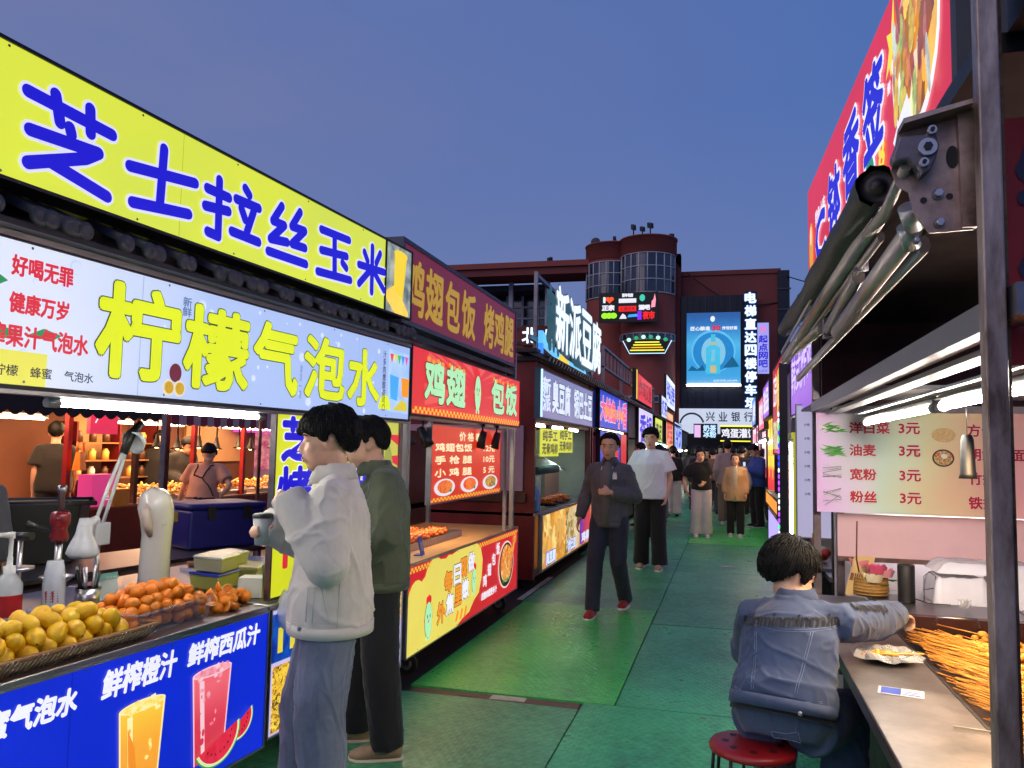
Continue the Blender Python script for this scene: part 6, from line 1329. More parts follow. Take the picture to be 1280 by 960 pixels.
for k, (x, y, z, c, lb) in enumerate(((.76, 4.66, .945, (215, 90, 130), 'large deep pink rose over the straw basket'), (.80, 4.68, .925, (235, 160, 175), 'pale pink rose right of the large one'), (.74, 4.65, .90, (238, 225, 190), 'cream rose low on the straw basket'), (.69, 4.75, .96, (235, 150, 160), 'small pink rose at the back of the basket'))):
    t = thing('rose', lb, 'artificial flower', (x, y, z), 0, 'artificial roses'); pm = mat('petal_%d' % c[1], c, .6, 0, .15, 20)
    for q in range(11):
        a = q*2.4; r = .006+.0022*q; m = MB(); vs = []
        for i in range(5):
            for j in range(4):
                u = (i-2)/2; v = j/3; vs.append((r*math.cos(a+u*.7)*(1+v*.35), r*math.sin(a+u*.7)*(1+v*.35), -.012+v*.03*(1-.25*u*u)))
        m.add(vs, [(i*4+j, (i+1)*4+j, (i+1)*4+j+1, i*4+j+1) for i in range(4) for j in range(3)], 0, True); m.build('petal', pm, t)
    MB().cyl((0, 0, -.1), (0, 0, -.01), .003, seg=5).build('stem', STEM, t)
    MB().poly([(0, 0, -.02), (.03, .01, -.03), (.05, .0, -.02), (.03, -.012, -.02)]).build('leaf', LEAF[0], t); t.scale = (1.5, 1.5, 1.5)
spk = thing('speaker', 'black cylindrical loudspeaker standing by the roses', 'speaker', (.885, 4.56, .801)); MB().lathe([(0, 0), (.038, 0), (.041, .004), (.041, .186), (.038, .19), (.034, .186), (0, .184)], seg=28).build('body', mat('speaker_cloth', (12, 12, 14), .5, 0, .2, 60, .4, 300), spk)
MB().tube([(.04, 0, .02), (.10, -.03, .005), (.2, -.02, .004)], .003, 6).build('cable', BLACK, spk)
wr = thing('wire_rack', 'folded wire rack leaning right of the loudspeaker', 'rack', (.98, 4.62, .80)); MB().tube([(0, 0, 0), (0, 0, .13), (.03, .02, .15), (.06, .02, .13), (.06, .02, .0), (0, 0, 0)], .003, 5).tube([(0, 0, .06), (.06, .02, .07)], .003, 5).build('wire', DSTEEL, wr)
# clear plastic boxes wrapped in film
PB_ = mat('cloudy_plastic', (222, 222, 236), .2, 0, .05, 6, .4, 14, alpha=.88)
rs = random.Random(77)
for k, (x, y, w, d, h, lb) in enumerate(((1.15, 4.72, .26, .3, .13, 'left cloudy plastic box under the pink panel'), (1.45, 4.7, .3, .32, .15, 'right cloudy plastic box under the pink panel'), (1.3, 4.75, .5, .3, .05, 'flat film covered tray lying on the cloudy boxes'), (1.8, 4.7, .3, .3, .14, 'cloudy plastic box beyond the near post'))):
    t = thing('plastic_box', lb, 'plastic box', (x, y, .801+(.15 if k == 2 else 0))); m = MB(); vs = []; fs = []; nu, nv = 18, 12
    for j in range(nv+1):
        for i in range(nu+1):
            u, v = i/nu, j/nv; e = min(u, 1-u, v, 1-v); z = h*(min(1, e*14) if e < .07 else 1)+.012*noise.noise(Vector((u*7+k*3, v*7, 0))); vs.append(((u-.5)*w*(1 if e > 0 else 1.03), (v-.5)*d*(1 if e > 0 else 1.03), max(0, z if e > 0 else 0)))
    for j in range(nv):
        for i in range(nu): q = j*(nu+1)+i; fs.append((q, q+1, q+nu+2, q+nu+1))
    m.add(vs, fs, 0, True); m.build('box', PB_, t)
pbag = MB(); rr = random.Random(5)
for k in range(30): a, b_ = rr.uniform(0, 6.28), rr.uniform(0, 6.28); pbag.poly([(.04*math.cos(a+q*1.3+rr.random()*.4)*rr.uniform(.4, 1), .03*math.sin(b_+q*1.1), .02+.02*math.sin(a*q+b_)) for q in range(3)])
tag(pbag.build('crumpled_film', mat('film_wrap', (0,0,0)), None, loc=(1.12, 4.42, .815)), 'crumpled clear film ball on the back ledge', 'plastic film')
# stool
sx, sy = .09, 3.27
so_ = thing('stool', 'round red plastic topped stool with thin black wire legs', 'stool', (sx, sy, 0)); m = MB(); m.lathe([(0, .452), (.06, .452), (.14, .452), (.155, .448), (.162, .438), (.160, .425), (.15, .42), (0, .42)], seg=36); m.build('seat', mat('stool_red', (150, 24, 30), .35, 0, .2, 6), so_)
for k in range(8): a = 6.283*k/8; MB().cyl((.1*math.cos(a), .1*math.sin(a), .4525), (.1*math.cos(a), .1*math.sin(a), .4535), .014, seg=12).build('seat_hole', BLACK, so_)
for k in range(8):
    a = 6.283*k/8+.2; MB().tube([(.145*math.cos(a), .145*math.sin(a), .43), (.15*math.cos(a), .15*math.sin(a), .36), (.175*math.cos(a), .175*math.sin(a), .0)], .0065, 8).build('leg', BLACK, so_)
MB().tube([(.158*math.cos(6.283*q/30), .158*math.sin(6.283*q/30), .22) for q in range(31)], .005, 6, cap=False).build('ring', BLACK, so_)
# hose and cord on the far right
for k, (pts, r, lb, c) in enumerate((([(.66, 4.6, 1.2), (.655, 4.6, 1.0), (.67, 4.62, .93)], .004, 'thin brown cord hanging by the pink panel', (90, 40, 40)), ([(.98, 2.9, 1.9), (.985, 2.88, 1.5), (.98, 2.9, 1.2), (.99, 2.9, .8)], .008, 'brown cable hanging right of the near post', (60, 26, 24)))):
    m = MB(); m.tube(pts, r, 6); tag(m.build('thin_cable', mat('cord_%d' % c[0], c, .5)), lb, 'cord')

# ================================================================== FURTHER STALLS ON THE RIGHT
for i, (y1, L, lb) in enumerate(((7.6, 2.3, 'second stall on the right with violet sign'), (12.4, 4.2, 'third stall on the right with red sign'), (18.5, 5, 'fourth stall on the right'), (26, 6, 'fifth stall on the right'), (38, 10, 'last stall on the right near the bank'))):
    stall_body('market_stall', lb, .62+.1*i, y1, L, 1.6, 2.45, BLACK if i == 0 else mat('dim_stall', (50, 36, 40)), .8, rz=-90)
pv = board('violet_sign', 'violet lit sign with pale blossom pattern under the awning end', 'sign', (.53, 7.25, 1.87), R(-90), 2.05, .56, grad('violet_film', [(0, (140, 70, 215)), (.5, (176, 120, 235)), (1, (130, 60, 205))], 'Z', 0, .56, .95, .3), DARK, .06, .015)
text('韩式炸鸡', .15, 1.9, .16, .46, pv, em('lavender_print', (225, 205, 250), 1., sample=False), bold=.006, outline=em('deep_violet_print', (96, 40, 180), .9, sample=False), ow=.01)
wp = board('price_list_panel', 'tall white lit price list beside the menu board', 'sign', (.49, 6.2, .95), R(-6), .42, .95, em('white_list_film', (190, 184, 218), .8), ALU, .03, .01)
for i in range(6): text('小吃', .05, .09, .80-.1*i, .82-.1*i, wp, DK_E, bold=.0005); text('%d元' % (i+3), .11, .15, .80-.1*i, .82-.1*i, wp, DK_E, bold=.0005)
led = thing('led_string', 'vertical string of blue, violet and green lights on a black post', 'light string', (.42, 6.55, .75)); MB().box(-.03, .03, -.03, .03, -.7, 1.5).build('post', BLACK, led)
lm = [em('led_dot_%d' % k, c, 1.5) for k, c in enumerate(((60, 70, 255), (190, 80, 255), (60, 240, 160), (230, 240, 255)))]
rs = random.Random(3)
for k in range(26): MB().ell((0, 0, 0), (.007, .007, .02), u=8, w=5).build('light_bulb', lm[rs.randrange(4)], led, loc=(-.038, -.03, -.1+k*.048))
gp = board('grey_panel', 'grey violet unlit panel between the violet and red signs', 'panel', (.60, 9.2, 1.60), R(-90), 1.0, .75, mat('grey_violet', (96, 90, 120), .5), None, .06)
rr_ = board('red_vertical_sign', 'red lit sign with gold and white characters further down the right side', 'sign', (.60, 11.4, 1.55), R(-90), 2.2, 1.1, em('rose_red_film', (205, 50, 66), .95, c2=(180, 40, 50)), DARK, .06, .02)
text('正宗', .2, .9, .6, 1.0, rr_, WHITE_E, bold=.01); text('烤', 1.0, 1.5, .45, 1.0, rr_, YEL_E, bold=.02); text('羊肉', 1.55, 2.1, .6, 1.0, rr_, WHITE_E, bold=.01); flat([(.1, .05), (2.1, .05), (2.1, .4), (.1, .4)], rr_, food('mixed_food_print', []), -.005)
yr = thing('snack_rack', 'yellow framed rack with food pictures on shelves at the right row', 'rack', (.62, 9.6, .75), R(-90))
MB().box(0, .06, -.02, .3, 0, 1.0).box(1.44, 1.5, -.02, .3, 0, 1.0).box(0.06, 1.44, -.02, .3, .94, 1.0).build('frame', em('yellow_green_frame', (190, 190, 50), .8), yr)
for k in range(4): MB().box(.06, 1.44, -.03, .3, .04+.22*k, .08+.22*k).build('shelf', WHITEP, yr); MB().box(.08, 1.42, .02, .06, .09+.22*k, .24+.22*k).build('food_picture', food('rack_food_%d' % k, [[(150, 110, 70), (200, 170, 120), (90, 70, 50)], [(170, 70, 50), (210, 130, 80), (120, 50, 40)], [(170, 100, 50), (200, 140, 80), (140, 80, 40)], [(120, 100, 90), (180, 160, 130), (80, 70, 60)]][k], 14, .7), yr)
lit('violet white lit counter panel on the right row', 12.0, 2.6, .15, .62, (180, 165, 235), None, None, .56, -90)
lit('orange lit ledge panel on the right row', 13.2, 3.0, .80, .16, (240, 150, 60), None, None, .58, -90)
lit('red lit vertical panel far along the right row', 15.5, 2.2, .9, 1.7, (215, 50, 60), '串串', YEL_E, .72, -90)
lit('second red lit panel far along the right row', 20.5, 2.2, 1.0, 1.7, (225, 60, 70), '火锅', WHITE_E, .82, -90)
lit('pale lit sign at the far end of the right row', 28, 3, 1.4, 1.1, (190, 190, 230), '面', RED_E, .95, -90)
lit('pinkish tube edged sign at the far end of the right row', 34, 4, 1.6, 1.5, (235, 120, 140), '饺子', WHITE_E, 1.0, -90)
lp2 = thing('strip_lamp', 'white vertical strip lamp on the yellow rack corner', 'strip lamp', (.58, 8.0, .75)); MB().cyl((0, 0, 0), (0, 0, .9), .012, seg=8).build('tube', TUBEF, lp2); MB().box(-.02, .02, .01, .03, -.02, .94).build('housing', ALU, lp2)
fl_ = thing('fruit_display', 'small heap of red and white fruit pieces on the ledge below the price list', 'fruit', (.5, 5.9, .82))
rs = random.Random(8)
for k in range(14): MB().ell((0, 0, 0), (.035, .035, .03), u=10, w=6).build('fruit_piece', [mat('fruit_red', (190, 60, 50), .4), mat('fruit_cream', (225, 210, 190), .5)][k % 2], fl_, loc=(rs.uniform(-.1, .14), rs.uniform(-.1, .1), rs.uniform(.02, .09)))
lg = thing('side_ledge', 'black ledge cabinet carrying fruit and bottles beyond the skewer stall', 'cabinet', (.42, 5.7, 0)); MB().box(0, .6, -.15, .6, .1, .80).build('cabinet', BLACK, lg); MB().box(-.01, .61, -.16, .61, .80, .82).build('top', STEEL, lg)
rbt = thing('sauce_bottle', 'red sauce bottle on the ledge beyond the stall post', 'bottle', (.53, 5.45, .82)); MB().lathe([(0, 0), (.03, 0), (.03, .12), (.012, .17), (.012, .2), (0, .2)], seg=14).build('bottle', mat('sauce_red', (190, 30, 30), .3), rbt); MB().cyl((0, 0, .2), (0, 0, .23), .014).build('cap', mat('cap_yellow', (220, 190, 60), .4), rbt)

ld = bpy.data.lights.new('spot_lamp_glow', 'AREA'); ld.energy = 30; ld.size = .35; ld.color = (1, .66, .34); lo = bpy.data.objects.new('spot_lamp_glow', ld); COL.objects.link(lo); lo.location = (.98, 3.3, 1.62)

for k, (y, lb) in enumerate(((13.0, 'added tube lamp on the third stall of the right row'), (19.5, 'added tube lamp on the fourth stall of the right row'), (27.0, 'added tube lamp on the fifth stall of the right row'))): tube_lamp(lb, (.60+.1*k, y, 1.75), (.60+.1*k, y+3.0, 1.75), mt=em('added_lane_tube', (0,0,0)), r=.02)  # added tubes, extra light for the far lane from the right row
for k, (y, z, L, h, c, tx, lb) in enumerate(((14.0, 2.1, 2.0, .5, (150, 90, 220), '甜品', 'small violet lit sign above the orange ledge on the right row'), (17.5, 2.0, 2.4, .6, (235, 90, 120), '煎饼', 'small pink lit sign above the fourth stall of the right row'), (24.0, 2.3, 2.6, .7, (90, 140, 235), '烧烤', 'small blue lit sign above the fifth stall of the right row'))): lit(lb, y, L, z, h, c, tx, WHITE_E, .58+.06*k, -90)
# ================================================================== PEOPLE
V = Vector
SKIN = mat('skin', (224, 178, 150), .5, 0, .08, 12, .15, 120, c2=(214, 164, 136))
SKIN2 = mat('skin_tan', (216, 166, 138), .5, 0, .08, 12, .15, 120, c2=(204, 152, 124))
LIP = mat('lips', (168, 92, 86), .45, 0, .05)
HAIRM = mat('black_hair', (11, 10, 11), .55, 0, .3, 60, .6, 90, stretch=(1, 1, .25), c2=(6, 6, 7), spec=.25)
HAIRB = mat('brown_hair', (70, 44, 30), .5, 0, .3, 60, .8, 90, stretch=(1, 1, .25))
EYEW = mat('eye_white', (215, 210, 205), .2, 0, .02); IRIS = mat('iris', (26, 18, 14), .1, 0, .1)
def fabric(name, c, rough=.85, sc=7, c2=None, bump=.35, weave=420, vary=.16):
    if name in _M: return _M[name]
    m = mat(name, c, rough, 0, vary, sc, bump, weave, c2=c2, sheen=.15, dist=.0015)
    nt = m.node_tree; N, L = nt.nodes, nt.links; b = N['Principled BSDF']; old = b.inputs['Normal'].links[0].from_socket
    tc = N.new('ShaderNodeTexCoord'); mp = N.new('ShaderNodeMapping'); mp.inputs['Scale'].default_value = (1, 1, .55); mp.inputs['Rotation'].default_value = (.3, .5, 0); L.new(tc.outputs['Object'], mp.inputs[0])
    t = N.new('ShaderNodeTexNoise'); t.inputs['Scale'].default_value = 13; t.inputs['Detail'].default_value = 4; t.inputs['Distortion'].default_value = .8; L.new(mp.outputs[0], t.inputs[0])
    try: t.noise_type = 'RIDGED_MULTIFRACTAL'
    except Exception: pass
    bp = N.new('ShaderNodeBump'); bp.inputs['Strength'].default_value = .4; bp.inputs['Distance'].default_value = .008; L.new(t.outputs[0], bp.inputs['Height']); L.new(old, bp.inputs['Normal']); L.new(bp.outputs[0], b.inputs['Normal'])
    return m
def fuse(mb, m, vox, name, parent, it=5, wrinkle=None, seed=0, adapt=0.):
    me = bpy.data.meshes.new(name); me.from_pydata(mb.v, [], mb.f); o = bpy.data.objects.new(name, me); COL.objects.link(o)
    r = o.modifiers.new('r', 'REMESH'); r.mode = 'VOXEL'; r.voxel_size = vox; r.adaptivity = adapt
    if it: s = o.modifiers.new('s', 'SMOOTH'); s.factor = .5; s.iterations = it
    dg = bpy.context.evaluated_depsgraph_get(); e = o.evaluated_get(dg); nm = bpy.data.meshes.new_from_object(e)
    bpy.data.objects.remove(o); bpy.data.meshes.remove(me)
    nm.name = name; nm.materials.clear(); nm.materials.append(m)
    if wrinkle:
        amp, sc, zs = wrinkle; off = V((seed*3.1, seed*1.7, seed*.9))
        nor = [v.normal.copy() for v in nm.vertices]
        for v, n in zip(nm.vertices, nor):
            p = V((v.co.x*sc, v.co.y*sc, v.co.z*sc*zs))+off
            wv = V((noise.noise(p*.6), noise.noise(p*.6+V((5, 2, 8))), 0))*.9
            a = noise.noise(V((p.x*.8+p.y*.5+p.z*.75, p.y*.6-p.x*.3, p.z*.9))+wv); b_ = noise.noise(V((p.x*1.9-p.z*1.3, p.y*1.9, p.z*2.2+p.x))+wv*1.5+V((9, 3, 1)))
            r1 = max(0., 1-5.5*abs(a)); r2 = max(0., 1-5*abs(b_)); d = .15*noise.noise(p*.7)+.85*r1*r1*(.5+abs(b_))+.5*r2*r2*max(0, .6+noise.noise(p*.5))-.25
            v.co += n*(amp*d)
    nm.shade_smooth()
    ob = bpy.data.objects.new(name, nm); COL.objects.link(ob); ob.parent = parent
    return ob
def head_parts(mb, H, det):
    """skull, jaw, nose, lips, brow, cheeks and ears in the head's own frame"""
    E = lambda c, r, rot=None: mb.ell(c, r, H if rot is None else H@rot, u=20 if det else 12, w=14 if det else 8)
    E((0, -.012, .032), (.074, .093, .088)); E((0, .020, -.035), (.058, .066, .070)); E((0, .052, -.088), (.024, .026, .022)); E((0, .01, -.06), (.050, .055, .045))
    if det:
        mb.tube([H@V((0, .078, .018)), H@V((0, .092, -.004)), H@V((0, .106, -.026)), H@V((0, .088, -.036))], [(.007, .009), (.008, .009), (.011, .009), (.009, .007)], 10, side=H.to_3x3()@V((1, 0, 0)))
        E((-.010, .092, -.030), (.007, .008, .006)); E((.010, .092, -.030), (.007, .008, .006))
        E((0, .084, -.054), (.022, .012, .0065)); E((0, .083, -.066), (.019, .012, .0075)); E((0, .072, .034), (.05, .018, .012))
        for s in (-1, 1):
            E((s*.036, .056, -.018), (.022, .022, .022)); E((s*.032, .066, .012), (.016, .012, .010))
            E((s*.074, -.008, -.004), (.008, .019, .031), Matrix.Identity(4)); E((s*.079, -.014, .008), (.008, .017, .018))
    else:
        E((0, .084, -.018), (.010, .016, .020))
        for s in (-1, 1): E((s*.074, -.006, -.004), (.009, .016, .028))
def hair_mesh(H, parent, m, front=16., side=-6., back=-46., vol=.016, bang=0., n=46, seed=0, long_=0., fringe=0.):
    vs = []; fs = []; nu, nv = n, n//2+6
    for j in range(nv+1):
        el = math.pi*j/nv-math.pi/2
        for i in range(nu):
            az = 2*math.pi*i/nu              # 0 = front
            a_ = math.degrees(az); a_ = 360-a_ if a_ > 180 else a_
            pts_ = ((0, front-bang), (40, front-bang-2), (58, front-bang-8), (72, side-16), (84, side-14), (92, side+8), (104, side+2), (118, back*.62), (145, back), (180, back-2))
            for q in range(len(pts_)-1):
                if pts_[q][0] <= a_ <= pts_[q+1][0]: ln = pts_[q][1]+(pts_[q+1][1]-pts_[q][1])*(a_-pts_[q][0])/(pts_[q+1][0]-pts_[q][0]); break
            fr_ = max(0, math.cos(az)); bk__ = max(0, -math.cos(az))**.7
            line = R(ln)+R(5)*noise.noise(V((math.cos(az)*4, math.sin(az)*4, seed*3.)))+R(fringe)*noise.noise(V((az*7, seed, 0)))*fr_
            d = V((math.sin(az)*math.cos(el), math.cos(az)*math.cos(el), math.sin(el)))
            rx, ry, rz_ = .078, .097, .092
            rr = 1/math.sqrt((d.x/rx)**2+(d.y/ry)**2+(d.z/rz_)**2)
            t = (el-line)/R(7); t = max(0., min(1., t)); t = t*t*(3-2*t)
            th = vol*(1+.35*math.sin(el))*(.75+.25*bk__) + .004*noise.noise(V((az*5, el*2.2, seed)))+.0035*noise.noise(V((math.cos(az)*9, math.sin(az)*9, el*3+seed+4)))
            r_ = rr*(.80+.20*t)+th*t
            vs.append(H@(d*r_+V((0, -.012, .030))))
    for j in range(nv):
        for i in range(nu): i2 = (i+1) % nu; fs.append((j*nu+i, j*nu+i2, (j+1)*nu+i2, (j+1)*nu+i))
    mb = MB(); mb.add(vs, fs, 0, True)
    if n > 50:
        rs_ = random.Random(seed+99)
        for q in range(760):
            i = rs_.randrange(nu); j1 = rs_.randrange(int(nv*.45), nv-3); pts_ = []; ii = i; off_ = rs_.uniform(.001, .0065)
            for st in range(7):
                j = max(0, min(nv, j1-st)); v_ = vs[j*nu+int(ii) % nu]; c_ = H@V((0, -.012, .03)); pts_.append(v_+(v_-c_).normalized()*(off_+.0012*max(0, st-3))); ii += rs_.uniform(-.5, .5)
            if (pts_[0]-pts_[-1]).length > .02: mb.tube(pts_, [.0008, .002, .0028, .0028, .0024, .0014, .0003], 5, cap=False)
    if long_:
        # hair falling behind the neck and over the shoulders
        L_ = long_; mb.tube([H@V((0, -.03, .02)), H@V((0, -.075, -.05)), H@V((0, -.09, -.12)), H@V((0, -.085, -.12-L_))], [(.08, .07), (.085, .05), (.085, .035), (.05, .02)], 16, side=H.to_3x3()@V((1, 0, 0)))
        for s in (-1, 1): mb.tube([H@V((s*.06, .02, .06)), H@V((s*.082, .02, -.02)), H@V((s*.085, .0, -.12)), H@V((s*.08, -.01, -.12-L_*.7))], [.02, .024, .026, .012], 8)
    return mb.build('hair', m, parent)
def hand_parts(mb, wr, d, up, size=1., curl=.5, side=1):
    """palm, four unequal bent fingers and a side thumb; d = forearm direction, up = back of hand"""
    d = d.normalized(); up = (up-d*up.dot(d)).normalized(); lat = d.cross(up)*side; s = size
    T = Matrix((( lat.x, d.x, up.x, wr.x), (lat.y, d.y, up.y, wr.y), (lat.z, d.z, up.z, wr.z), (0, 0, 0, 1)))
    mb.tube([T@V((0, -.02, 0))*1, T@V((0, .02*s, 0)), T@V((0, .055*s, 0)), T@V((0, .088*s, -.003))], [(.024*s, .018*s), (.031*s, .016*s), (.040*s, .014*s), (.038*s, .011*s)], 12, side=lat)
    for k, (x, l) in enumerate(((-.028, .062), (-.010, .074), (.009, .080), (.028, .070))):
        p = T@V((x*s, .082*s, -.002)); a = 0.; pts = [p]; c = curl*(1.1-.08*k)
        for seg in (.42, .32, .26):
            a += c; dv = d*math.cos(a)-up*math.sin(a); p = p+dv*(l*seg*s); pts.append(p)
        mb.tube(pts, [.0092*s, .0088*s, .008*s, .0066*s], 8)
    p = T@V((.030*s, .02*s, -.004)); q = p+(lat*.7+d*.6-up*.3*curl).normalized()*.038*s; r_ = q+(lat*.15+d*.9-up*.6*curl).normalized()*.032*s
    mb.tube([p, q, r_], [.012*s, .0105*s, .0078*s], 8)
SHOE_T = {}
def person(label, loc, rz, H=1.72, pose=None, top=None, bottom=None, shoes=None, hair=None, skin=None, det=0, vox=.018, group=None, face=True, name='person', seed=0, slim=1.):
    k = H/1.72
    J = dict(pel=(0, 0, .95), waist=(0, .0, 1.09), chest=(0, .005, 1.28), sh=(0, -.01, 1.405), neck=(0, -.012, 1.47), head=(0, .018, 1.59),
             shL=(-.155, -.012, 1.385), elL=(-.205, -.04, 1.12), wrL=(-.215, .05, .885), shR=(.155, -.012, 1.385), elR=(.205, -.04, 1.12), wrR=(.215, .05, .885),
             hipL=(-.088, 0, .90), knL=(-.10, .02, .50), anL=(-.108, -.015, .085), hipR=(.088, 0, .90), knR=(.10, .02, .50), anR=(.108, -.015, .085), toeL=(0, 1, 0), toeR=(0, 1, 0), hy=0, hp=0, hr=0)
    if pose: J.update(pose)
    P = {a: (V(b_)*k if a not in ('toeL', 'toeR') else V(b_)) if isinstance(b_, tuple) else b_ for a, b_ in J.items()}
    t = thing(name, label, 'person', loc, rz, group)
    Hm = Matrix.Translation(P['head']) @ Matrix.Rotation(R(P['hy']), 4, 'Z') @ Matrix.Rotation(R(P['hp']), 4, 'X') @ Matrix.Rotation(R(P['hr']), 4, 'Y') @ Matrix.Scale(k*1.07, 4)
    across = (P['shR']-P['shL']).normalized(); hx = (P['hipR']-P['hipL']).normalized(); sd = [hx, hx, hx.lerp(across, .5), across, across, across]
    skin = skin or SKIN
    # ---- body
    b = MB()
    spine = [P['pel']-(P['waist']-P['pel'])*.5, P['pel'], P['waist'], P['chest'], P['sh'], P['neck']]
    b.tube(spine, [(.10*k*slim, .08*k), (.155*k*slim, .10*k), (.132*k*slim, .092*k), (.155*k*slim, .105*k), (.12*k*slim, .065*k), (.05*k, .05*k)], 20, side=sd)
    b.tube([P['sh'].lerp(P['neck'], .5), P['neck'], P['head']+Hm.to_3x3()@V((0, -.02, -.03))], [.052*k, .054*k, .055*k], 14)
    head_parts(b, Hm, det)
    for s in 'LR':
        b.tube([P['sh'].lerp(P['sh'+s], .5), P['sh'+s], P['sh'+s].lerp(P['el'+s], .5), P['el'+s]], [.04*k, .042*k, .040*k, .036*k], 12); b.tube([P['el'+s], P['el'+s].lerp(P['wr'+s], .35), P['wr'+s]], [.037*k, .037*k, .025*k], 12)
        fd = (P['wr'+s]-P['el'+s]).normalized(); upv = V(P.get('up'+s, (-1 if s == 'L' else 1, .2, 0)))
        hand_parts(b, P['wr'+s], V(P.get('hd'+s, tuple(fd))), upv, k*(1.0 if det else 1.1), P.get('curl'+s, .45), P.get('hs'+s, 1 if s == 'L' else -1))
        b.tube([P['hip'+s], P['kn'+s], P['an'+s]], [.08*k*slim, .052*k, .036*k], 12)
    fuse(b, skin, vox if det else max(vox*.8, .010), 'body', t, 3 if det else 2)
    # ---- face
    if face:
        for s in (-1, 1):
            e = MB(); e.ell((s*.031, .0745, .010), (.0125, .0055, .0050), Hm, u=12, w=8); eo = e.build('eye', EYEW if det else IRIS, t)
            if det: q = MB(); q.ell((s*.031, .0785, .010), (.0052, .0030, .0048), Hm, u=10, w=6); q.build('iris', IRIS, eo); q = MB(); q.tube([Hm@V((s*.017, .0775, .0135)), Hm@V((s*.031, .0805, .0165)), Hm@V((s*.046, .0735, .0130))], .0022, 6); q.build('eyelid', SKIN2, eo)
            q = MB(); q.tube([Hm@V((s*.016, .0855, .030)), Hm@V((s*.034, .083, .035)), Hm@V((s*.052, .070, .029))], [.0030, .0042, .0018], 6); q.build('eyebrow', HAIRM, t)
        q = MB(); q.ell((0, .0915, -.0545), (.020, .0052, .0042), Hm, u=12, w=6); q.ell((0, .0905, -.0645), (.018, .0055, .0050), Hm, u=12, w=6); q.build('lips', LIP, t)
    hp_ = hair or {}
    if hp_ is not None and hp_.get('none') is None: hair_mesh(Hm, t, hp_.get('m', HAIRM), **{a: c for a, c in hp_.items() if a != 'm'}, seed=seed, n=72 if det else 40)
    if hp_.get('bun'): pass
    # ---- lower garment
    ease = 0
    if bottom:
        m_, style = bottom['m'], bottom.get('style', 'trousers'); e = bottom.get('ease', .02)*k; b = MB()
        if style == 'skirt':
            zl = bottom.get('len', .35)*k
            b.tube([P['pel']+V((0, 0, .10*k)), P['pel'], P['pel']-V((0, 0, .35*k)), P['pel']+V((0, 0, zl-P['pel'].z))], [(.13*k, .10*k), (.17*k, .12*k), (.20*k, .16*k), (.22*k, .18*k)], 20, side=hx)
        else:
            b.tube([P['waist']-(P['waist']-P['pel'])*.1, P['pel'], P['pel']-(P['waist']-P['pel'])*.55], [(.142*k*slim+e*.4, .104*k+e*.4), (.165*k*slim+e*.5, .112*k+e*.6), (.13*k*slim, .10*k)], 20, side=hx)
            for s in 'LR':
                h_, kn, an = P['hip'+s], P['kn'+s], P['an'+s]; cut = bottom.get('cuff', .0); a2 = an+(kn-an)*(cut*.9)-(kn-an).normalized()*.02*k
                b.tube([h_+(h_-kn).normalized()*.03, h_.lerp(kn, .12), h_.lerp(kn, .5), kn, kn.lerp(a2, .5), a2], [.088*k*slim+e*.4, .092*k*slim+e*.5, .074*k+e*.8, .060*k+e, .050*k+e*1.1, .046*k+e*bottom.get('flare', 1.2)], 16)
        fuse(b, m_, vox, 'trousers' if style != 'skirt' else 'skirt', t, 4, (bottom.get('wr', .006 if det else .005)*k, 9, .35), seed+5)
    # ---- shoes
    if shoes:
        for s in 'LR':
            if shoes.get('skip'): break
            a = P['an'+s]; fw = P['toe'+s].normalized(); sdv = fw.cross(V((0, 0, 1))).normalized(); b = MB(); dn = V((0, 0, 1))
            q = V((a.x, a.y, a.z-.085*k+ .0)); z = lambda h: dn*h*k
            b.tube([q-fw*.075*k+z(.045), q-fw*.04*k+z(.052), q+fw*.02*k+z(.055), q+fw*.09*k+z(.046), q+fw*.15*k+z(.036), q+fw*.185*k+z(.03)], [(.026*k, .035*k), (.036*k, .045*k), (.040*k, .046*k), (.046*k, .036*k), (.042*k, .028*k), (.018*k, .018*k)], 14, side=sdv)
            b.tube([q-fw*.01*k+z(.05), a+V((0, 0, .02*k))], [.042*k, .045*k], 12)
            so = fuse(b, shoes['m'], max(vox*.6, .006), 'shoe', t, 3)
            b = MB(); b.tube([q-fw*.082*k+z(.012), q-fw*.04*k+z(.012), q+fw*.08*k+z(.012), q+fw*.15*k+z(.013), q+fw*.192*k+z(.018)], [(.024*k, .011*k), (.038*k, .012*k), (.049*k, .012*k), (.044*k, .012*k), (.02*k, .010*k)], 14, side=sdv); b.build('sole', shoes.get('sole', WHITEP), so)
            if det:
                for q2 in range(4): c = q+fw*(.035+.022*q2)*k+z(.098-.012*q2); MB().tube([c-sdv*.028*k, c+z(.004), c+sdv*.028*k], .003, 5).build('lace', shoes.get('lace', WHITEP), so)
    # ---- upper garment
    if top:
        m_ = top['m']; e = top.get('ease', .02)*k; hem = top.get('hem', .88)*k; b = MB()
        hemp = P['pel']+(P['waist']-P['pel']).normalized()*(hem-P['pel'].z) if not top.get('hem_pt') else V(top['hem_pt'])*k
        hw = top.get('hemw', (.165, .115)); br = top.get('broad', 1.)
        b.tube([hemp, hemp.lerp(P['waist'], .5), P['waist'], P['chest'], P['chest'].lerp(P['sh'], .6), P['sh']+(P['neck']-P['sh'])*.35, P['neck']], [(hw[0]*k+e, hw[1]*k+e), (hw[0]*k+e*1.15, hw[1]*k+e*1.1), (.150*k*br+e*1.2, .104*k+e*1.2), (.158*k*br+e*.9, .112*k+e), (.150*k*br+e*.6, .10*k+e*.6), (.098*k*br+e*.2, .068*k+e*.4), (.062*k, .062*k)], 24, side=[hx, hx, hx, hx.lerp(across, .6), across, across, across])
